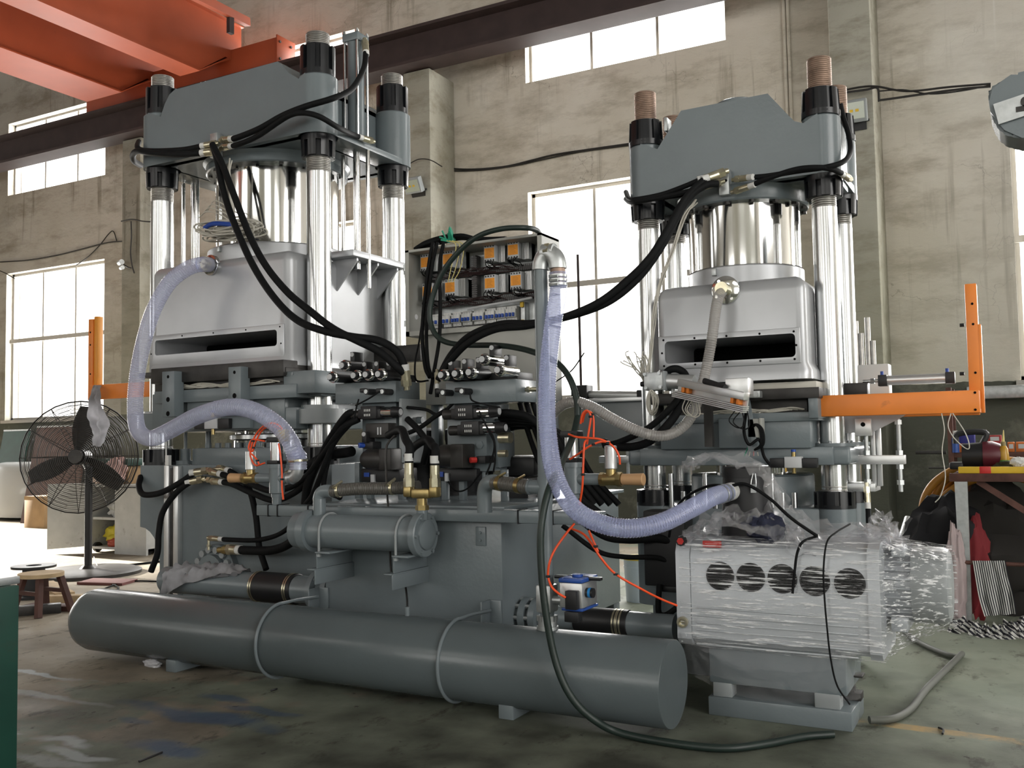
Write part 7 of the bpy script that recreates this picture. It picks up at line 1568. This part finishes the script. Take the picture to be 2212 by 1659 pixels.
# ------------------------------------------------------------------ right background
pb = PZ(1378, 1304, 0); w_ = PY(1336, 1250, pb.y).x; w2 = PY(1407, 1250, pb.y).x; br_ = (w2-w_)/2; pcx = (w_+w2)/2; bz = PY(1380, 1212, pb.y).z
bk_ = thing('plastic_bucket', 'white plastic bucket with a yellow rim and a paper label on the floor', 'bucket', (pcx, pb.y+br_, 0))
obj('body', MB().lathe((pcx, pb.y+br_, 0), (0,0,1), [(0, br_*.86), (.01, br_*.88), (bz*.8, br_*.97), (bz*.8, br_*1.0), (bz*.84, br_*1.0), (bz*.84, br_*.97), (bz, br_*1.0), (bz, br_*.95), (.02, br_*.84)], 36, cap=False), mat('bucket_plastic', (.5,.56,.62), .4), bk_)
obj('rim_lid', MB().ring((pcx, pb.y+br_, bz), (0,0,1), br_*1.03, br_*.9, .02, 36), mat('rim_yellow', (.6,.45,.05), .5), bk_)
obj('label', MB().rings([[(pcx+br_*.955*f_*math.sin(t_), pb.y+br_-br_*.955*f_*math.cos(t_), z_) for t_ in [R(-45+8*k) for k in range(9)]]+[(pcx+br_*.9*f_*math.sin(t_), pb.y+br_-br_*.9*f_*math.cos(t_), z_) for t_ in [R(-45+8*k) for k in range(8, -1, -1)]] for z_, f_ in ((bz*.25, .94), (bz*.45, .965))]), M['white'], bk_)
# rack / bench frame
lg = PZ(2090, 1348, 0); ly = lg.y; lz = PY(2080, 1040, ly).z
wb = thing('bench_frame', 'rusty angle-iron bench frame with a grey front leg, at the right edge', 'workbench', (lg.x, ly, 0))
ltp = PY(2076, 1045, ly)
obj('leg', MB().hexa([(lg.x-.03, ly-.02, 0), (lg.x+.03, ly-.02, 0), (lg.x+.03, ly+.04, 0), (lg.x-.03, ly+.04, 0), (ltp.x-.04, ly-.02, lz), (ltp.x+.04, ly-.02, lz), (ltp.x+.04, ly+.04, lz), (ltp.x-.04, ly+.04, lz)]), M['galv'], wb)
obj('leg', MB().box(lg.x-.03, lg.x+.03, ly+.9, ly+.96, 0, lz), M['rustbar'], wb)
obj('leg', MB().box(lg.x+1.5, lg.x+1.56, ly-.02, ly+.04, 0, lz), M['rustbar'], wb)
obj('top_angle', MB().box(ltp.x-.07, lg.x+1.6, ly-.03, ly+.05, lz, lz+.055, .003), M['rustbar'], wb)
obj('bench_top', MB().box(ltp.x-.05, lg.x+1.6, ly+.05, ly+.95, lz+.02, lz+.055, .003), M['rustbar'], wb)
zl = PY(2090, 1213, ly).z; obj('lower_bar', MB().cyl((lg.x-.16, ly-.05, zl), (lg.x+1.6, ly-.05, zl), .014, seg=10), M['rustbar'], wb)
obj('brace', MB().bar((lg.x+.1, ly+.06, lz), (lg.x+.75, ly+.06, .5), .04, .04, up=(0,1,0)), M['rustbar'], wb)
a_, b_ = PY(2070, 1030, ly-.06), PY(2212, 1040, ly-.06)
lv_ = thing('spirit_level', 'yellow and red spirit level lying along the front of the right bench', 'level', (a_.x, ly, lz+.055))
obj('beam', MB().box(a_.x, a_.x+1.1, ly-.03, ly+.02, lz+.056, lz+.10, .004), M['yellow'], lv_)
for f in (.13, .6): obj('red_end', MB().box(a_.x+f, a_.x+f+.07, ly-.032, ly+.022, lz+.055, lz+.101, .003), M['redp'], lv_)
zt3 = lz+.055
dm = PY(2100, 1005, ly+.25); dr = thing('electric_drill', 'black and dark red heavy drill machine on the right bench', 'drill', (dm.x, ly+.25, zt3))
obj('gearbox', MB().box(PY(2052,1005,ly+.25).x, PY(2082,1005,ly+.25).x, ly+.18, ly+.32, zt3+.02, PY(2060,998,ly+.25).z, .012), M['blackm'], dr)
x0_, x1_ = PY(2080, 1005, ly+.25).x, PY(2125, 1005, ly+.25).x
obj('body', MB().cyl((x0_, ly+.25, zt3+.115), (x1_, ly+.25, zt3+.115), .085, .095, seg=22), M['blackm'], dr)
obj('motor_cap', MB().lathe((x1_, ly+.25, zt3+.115), (1,0,0), [(0, .1), (.06, .1), (.11, .08), (.13, .04)], 22), mat('dark_red_plastic', (.09,.012,.02), .4), dr)
obj('handle', MB().tube([V((x0_-.04, ly+.25, zt3+.2)), V((x0_-.02, ly+.25, zt3+.27)), V((x0_+.15, ly+.25, zt3+.275)), V((x1_+.0, ly+.25, zt3+.2))], .022, 10, 5), M['blackm'], dr)
obj('side_bar', MB().cyl((x0_-.3, ly+.2, zt3+.14), (x0_-.1, ly+.2, zt3+.14), .013, seg=10).cyl((x0_-.22, ly+.2, zt3+.03), (x0_-.1, ly+.2, zt3+.03), .006, seg=8), M['darksteel'], dr)
ob = PY(2168, 975, ly+.2); ow = PY(2180, 975, ly+.2).x-ob.x
bo = thing('oil_bottle', 'yellow oil bottle with a long spout and green label on the right bench', 'bottle', (ob.x, ly+.2, zt3))
zz = lambda py: PY(2168, py, ly+.2).z
obj('bottle', MB().lathe((ob.x, ly+.2, zt3), (0,0,1), [(0, ow*.9), (.01, ow), (zz(985)-zt3, ow), (zz(970)-zt3, ow*.85), (zz(963)-zt3, ow*.5)], 24), mat('amber_oil', (.6,.34,.03), .25, trans=.3), bo)
obj('label', MB().lathe((ob.x, ly+.2, zz(1012)), (0,0,1), [(0, ow*1.02), (zz(994)-zz(1012), ow*1.02)], 24), mat('green_label', (.05,.25,.06), .5), bo)
obj('cap', MB().cyl((ob.x, ly+.2, zz(964)), (ob.x, ly+.2, zz(954)), ow*.48, seg=16), mat('olive_cap', (.25,.2,.08), .5), bo)
obj('spout', MB().cyl((ob.x, ly+.2, zz(954)), (ob.x+.005, ly+.2, zz(929)), ow*.28, ow*.08, seg=12), mat('yellow_spout', (.65,.55,.2), .5), bo)
rag('olive_cloth', 'olive green cloth bundle on the right bench beside the oil bottle', V((PY(2198,1012,ly+.15).x, ly+.15, zt3+.035)), (.15,.09,.045), mat('olive_cloth', (.055,.05,.025), .95), 6)
rag('white_scrap', 'white paper scrap at the right end of the bench', V((PY(2203,1022,ly).x, ly+.02, zt3+.075)), (.05,.03,.03), M['white'], 41)
M['hoseor'] = mat('orange_yellow_hose', (.42,.19,.025), .45)
for k in range(5):
    c = V((PY(2165,1130,ly+.55).x, ly+.45+.07*k, PY(2165,1130,ly+.55).z+.01*k)); rr_ = .42+.04*((k*3)%4)
    hose('air_hose', ['frontmost loop of the orange air hose under the bench', 'second loop of the orange air hose under the bench', 'middle loop of the orange air hose under the bench', 'fourth loop of the orange air hose under the bench', 'rearmost loop of the orange air hose under the bench'][k],
        [c+V((rr_*math.cos(t_)*(1+.04*math.sin(3*t_+k)), .03*math.sin(t_+k), rr_*.82*math.sin(t_))) for t_ in [R(-40+20*q_) for q_ in range(14)]], .03, M['hoseor'], seg=10, n=4)
rag('black_bag', 'heap of black cloth bags left of the bench leg', V((PY(2040,1150,ly+.3).x, ly+.3, PY(2040,1160,ly+.3).z)), (.26,.2,.26), mat('black_bag_cloth', (.012,.012,.014), .9), 7)
rag('dark_heap', 'dark heap of tools and rags under the right bench', V((PY(2180,1180,ly+.6).x, ly+.55, .45)), (.5,.3,.42), mat('dark_heap_cloth', (.02,.018,.016), .9), 17)
rag('red_bag', 'red cloth bag hanging behind the grey bench leg', V((PY(2108,1225,ly+.2).x, ly+.18, PY(2108,1230,ly+.2).z)), (.09,.06,.30), mat('red_bag_cloth', (.18,.015,.02), .8), 9)
rag('pink_rag', 'pale pinkish rag hanging beside the pump motor', V((PY(2066,1240,ly-.05).x, ly-.05, PY(2066,1250,ly).z)), (.055,.03,.32), mat('pink_cloth', (.42,.34,.34), .9), 12)
def stripes():
    m = bpy.data.materials.new('striped_cloth'); m.use_nodes = True; nt = m.node_tree; N = nt.nodes.new; L = nt.links.new; b = nt.nodes['Principled BSDF']; b.inputs['Roughness'].default_value = .95
    u = N('ShaderNodeUVMap'); sx = N('ShaderNodeSeparateXYZ'); L(u.outputs[0], sx.inputs[0]); mu = N('ShaderNodeMath'); mu.operation = 'MULTIPLY'; mu.inputs[1].default_value = 15; L(sx.outputs['X'], mu.inputs[0])
    fr = N('ShaderNodeMath'); fr.operation = 'FRACT'; L(mu.outputs[0], fr.inputs[0]); gt = N('ShaderNodeMath'); gt.operation = 'GREATER_THAN'; gt.inputs[1].default_value = .5; L(fr.outputs[0], gt.inputs[0])
    k = N('ShaderNodeMix'); k.data_type = 'RGBA'; L(gt.outputs[0], k.inputs[0]); k.inputs[6].default_value = (.55,.55,.52,1); k.inputs[7].default_value = (.02,.02,.028,1); L(k.outputs[2], b.inputs['Base Color']); return m
M['stripe'] = stripes()
def sheet(l, r_, ny, seed, amp):
    l, r_ = catmull(l, 6), catmull(r_, 6); n_ = min(len(l), len(r_)); mb = MB(); uv = mb.bm.loops.layers.uv.new('UVMap'); vv = []
    for i in range(n_):
        row = []
        for j in range(ny+1):
            t = j/ny; f = amp*(.3+.9*i/n_)*math.sin(t*9+seed+i*.05)+amp*.6*noise.noise(V((i*.2, t*4, seed)))
            row.append(mb.bm.verts.new(l[i]*(1-t)+r_[i]*t+V((0, -abs(f), 0))))
        vv.append(row)
    for i in range(n_-1):
        for j in range(ny):
            f_ = mb.bm.faces.new((vv[i][j], vv[i][j+1], vv[i+1][j+1], vv[i+1][j]))
            for lp_, (a_, b_) in zip(f_.loops, ((j, i), (j+1, i), (j+1, i+1), (j, i+1))): lp_[uv].uv = (a_/ny, b_/n_)
    return mb
yl = ly-.07
sc_ = thing('striped_cloth', 'black and white striped cloth hanging from the bench bar onto the floor', 'cloth', (PY(2140,1213,yl).x, yl, 0))
def obju(*a, **k): return obj(*a, **k)
obj('hanging_part', sheet(PP([(2101,1211,yl), (2106,1240,yl-.02), (2115,1290,yl-.03), (2127,1330,yl-.05)]), PP([(2172,1211,yl), (2180,1250,yl-.02), (2190,1285,yl-.03), (2196,1325,yl-.05)]), 30, 1.0, .03), M['stripe'], sc_, angle=80)
fl0 = [PZ(2062,1330,.03), PZ(2090,1352,.03), PZ(2140,1362,.03), PZ(2190,1362,.03), PZ(2215,1340,.05)]
obj('floor_part', crumple(fl0, .30, 60, 24, .06, 3.2), M['stripe'], sc_, angle=80)
fm = bpy.data.objects['floor_part'].data
uvl = fm.uv_layers.new(name='UVMap')
for lp_ in fm.loops:
    co = fm.vertices[lp_.vertex_index].co; uvl.data[lp_.index].uv = (co.x*1.4+co.y*.9+co.z*1.5, co.y)
# shelf with boxes
ysf = 10.6
sa = PY(2056, 985, ysf); sz_ = PY(2140, 977, ysf).z
sh_ = thing('red_shelf_unit', 'dark red steel shelf unit against the wall, behind the oil bottle', 'shelf', (sa.x, ysf, 0))
obj('shelf', MB().box(sa.x, sa.x+2.4, ysf, ysf+.5, sz_-.05, sz_, .003), M['rustbar'], sh_); obj('shelf', MB().box(sa.x, sa.x+2.4, ysf, ysf+.5, .3, .35, .003), M['rustbar'], sh_)
for x in (sa.x-.03, sa.x+2.35): obj('upright', MB().box(x, x+.05, ysf-.01, ysf+.05, 0, 1.75), M['rustbar'], sh_); obj('upright', MB().box(x, x+.05, ysf+.45, ysf+.5, 0, 1.75), M['rustbar'], sh_)
ob_m = mat('orange_carton', (.52,.14,.03), .7)
def sbox(label, px0, px1, py0, py1, m, tagm=None, z=None):
    a_, b_ = PY(px0, py0, ysf+.05), PY(px1, py1, ysf+.05); z0_ = sz_ if z is None else z
    h_ = a_.z-b_.z
    t_ = thing('parts_box', label, 'box', ((a_.x+b_.x)/2, ysf+.15, z0_)); obj('carton', MB().box(a_.x, b_.x, ysf+.05, ysf+.3, z0_+.001, z0_+h_, .003), m, t_)
    if tagm: obj('paper_tag', MB().box(a_.x+(b_.x-a_.x)*.2, b_.x-(b_.x-a_.x)*.15, ysf+.046, ysf+.05, z0_+h_*.35, z0_+h_*.8), tagm, t_)
    return z0_+h_
zt4 = sbox('orange carton at the left end of the red shelf', 2072, 2101, 958, 977, ob_m, M['ltgrey'])
sbox('orange carton with a pale tag, second on the red shelf', 2103, 2130, 958, 977, ob_m, M['ltgrey'])
zt5 = sbox('white carton in the middle of the red shelf', 2132, 2160, 959, 977, M['white'])
sbox('red carton stacked on the white one on the shelf', 2133, 2163, 941, 959, mat('red_carton', (.3,.03,.03), .6), M['ltgrey'], zt5)
sbox('blue carton stacked on the orange ones on the shelf', 2062, 2105, 931, 958, mat('navy_carton', (.02,.02,.16), .6), None, zt4)
sbox('orange carton right behind the oil bottle', 2176, 2192, 956, 977, ob_m, M['ltgrey'])
sbox('orange carton at the right frame edge on the shelf', 2194, 2222, 956, 977, ob_m, M['ltgrey'])
c = PY(2064, 955, ysf+.02); sp = thing('spray_can', 'blue and white spray can at the end of the red shelf', 'can', (c.x, ysf+.0, sz_))
obj('can', MB().lathe((c.x, ysf+.0, sz_), (0,0,1), [(0, .035), (.14, .035), (.16, .025)], 18), M['bluev'], sp); obj('cap', MB().cyl((c.x, ysf+.0, sz_+.155), (c.x, ysf+.0, sz_+.22), .024, seg=16), M['white'], sp)
for k, (px0, px1, py0, py1, lab, m_) in enumerate(((1953,1992,1148,1176,'pale carton on the floor behind the pump motor', M['offwhite']), (2003,2040,1122,1150,'small brown carton behind the black bags', M['card']))):
    Y_ = 9.0; a_, b_ = PY(px0, py0, Y_), PY(px1, py1, Y_); bt = thing('floor_carton', lab, 'box', ((a_.x+b_.x)/2, Y_+.15, 0)); obj('carton', MB().box(a_.x, b_.x, Y_, Y_+.3, 0 if True else b_.z, a_.z, .004), m_, bt)
one('steel_tube', 'grey steel tube leaning behind the cartons on the floor', 'tube', MB().cyl(PY(1948,1165,9.3), PY(1962,1120,9.5), .035, seg=12), M['galv'])
wl_ = one('window_ledge', 'pale metal ledge under the right-hand window', 'ledge', MB().box(-.6, 3.0, YW-.25, YW, 1.66, 1.80, .01), M['galv'])

# ------------------------------------------------------------------ groups of like things
GROUPS = {'hydraulic_hose': 'black hydraulic hoses', 'air_tube': 'red air tubes', 'wall_cable': 'cables along the back wall', 'parts_box': 'cartons on the red shelf', 'green_hose': 'dark green hoses',
          'clear_suction_hose': 'clear bluish suction hoses', 'power_cable': 'black cables hanging from the cabinet', 'signal_cable': 'thin sensor leads on the manifolds', 'sensor_wire': 'thin wires under the sensor bar',
          'timber_offcut': 'timber offcuts on the floor', 'air_hose': 'loops of orange air hose', 'floor_sliver': 'dark slivers on the floor', 'dark_filler': 'added dark filler drums', 'vacuum_press': 'four-column presses', 'vacuum_valve': 'angle valves on the front beam',
          'valve_manifold': 'hydraulic valve manifolds', 'orange_arm': 'orange press arms', 'flood_light': 'flood lamps on the piers', 'return_pipe': 'sleeved return pipes', 'braided_hose': 'braided suction hoses',
          'black_cable': 'black cables round the pump', 'wrapping_ball': 'balls of wrapping on the trolley', 'wall_conduit': 'pale wall conduits', 'floor_cable': 'grey cables on the floor', 'hanging_wire': 'wires under the orange arm',
          'thermocouple_wires': 'pale wire bundles', 'ejector_slide': 'ejector slides', 'cardboard_box': 'brown cardboard boxes', 'floor_carton': 'cartons on the floor', 'floor_wire': 'dark wires on the left floor'}
for o in list(S.objects):
    k_ = o.name.split('.')[0]
    if o.parent is None and k_ in GROUPS and 'label' in o: o['group'] = GROUPS[k_]
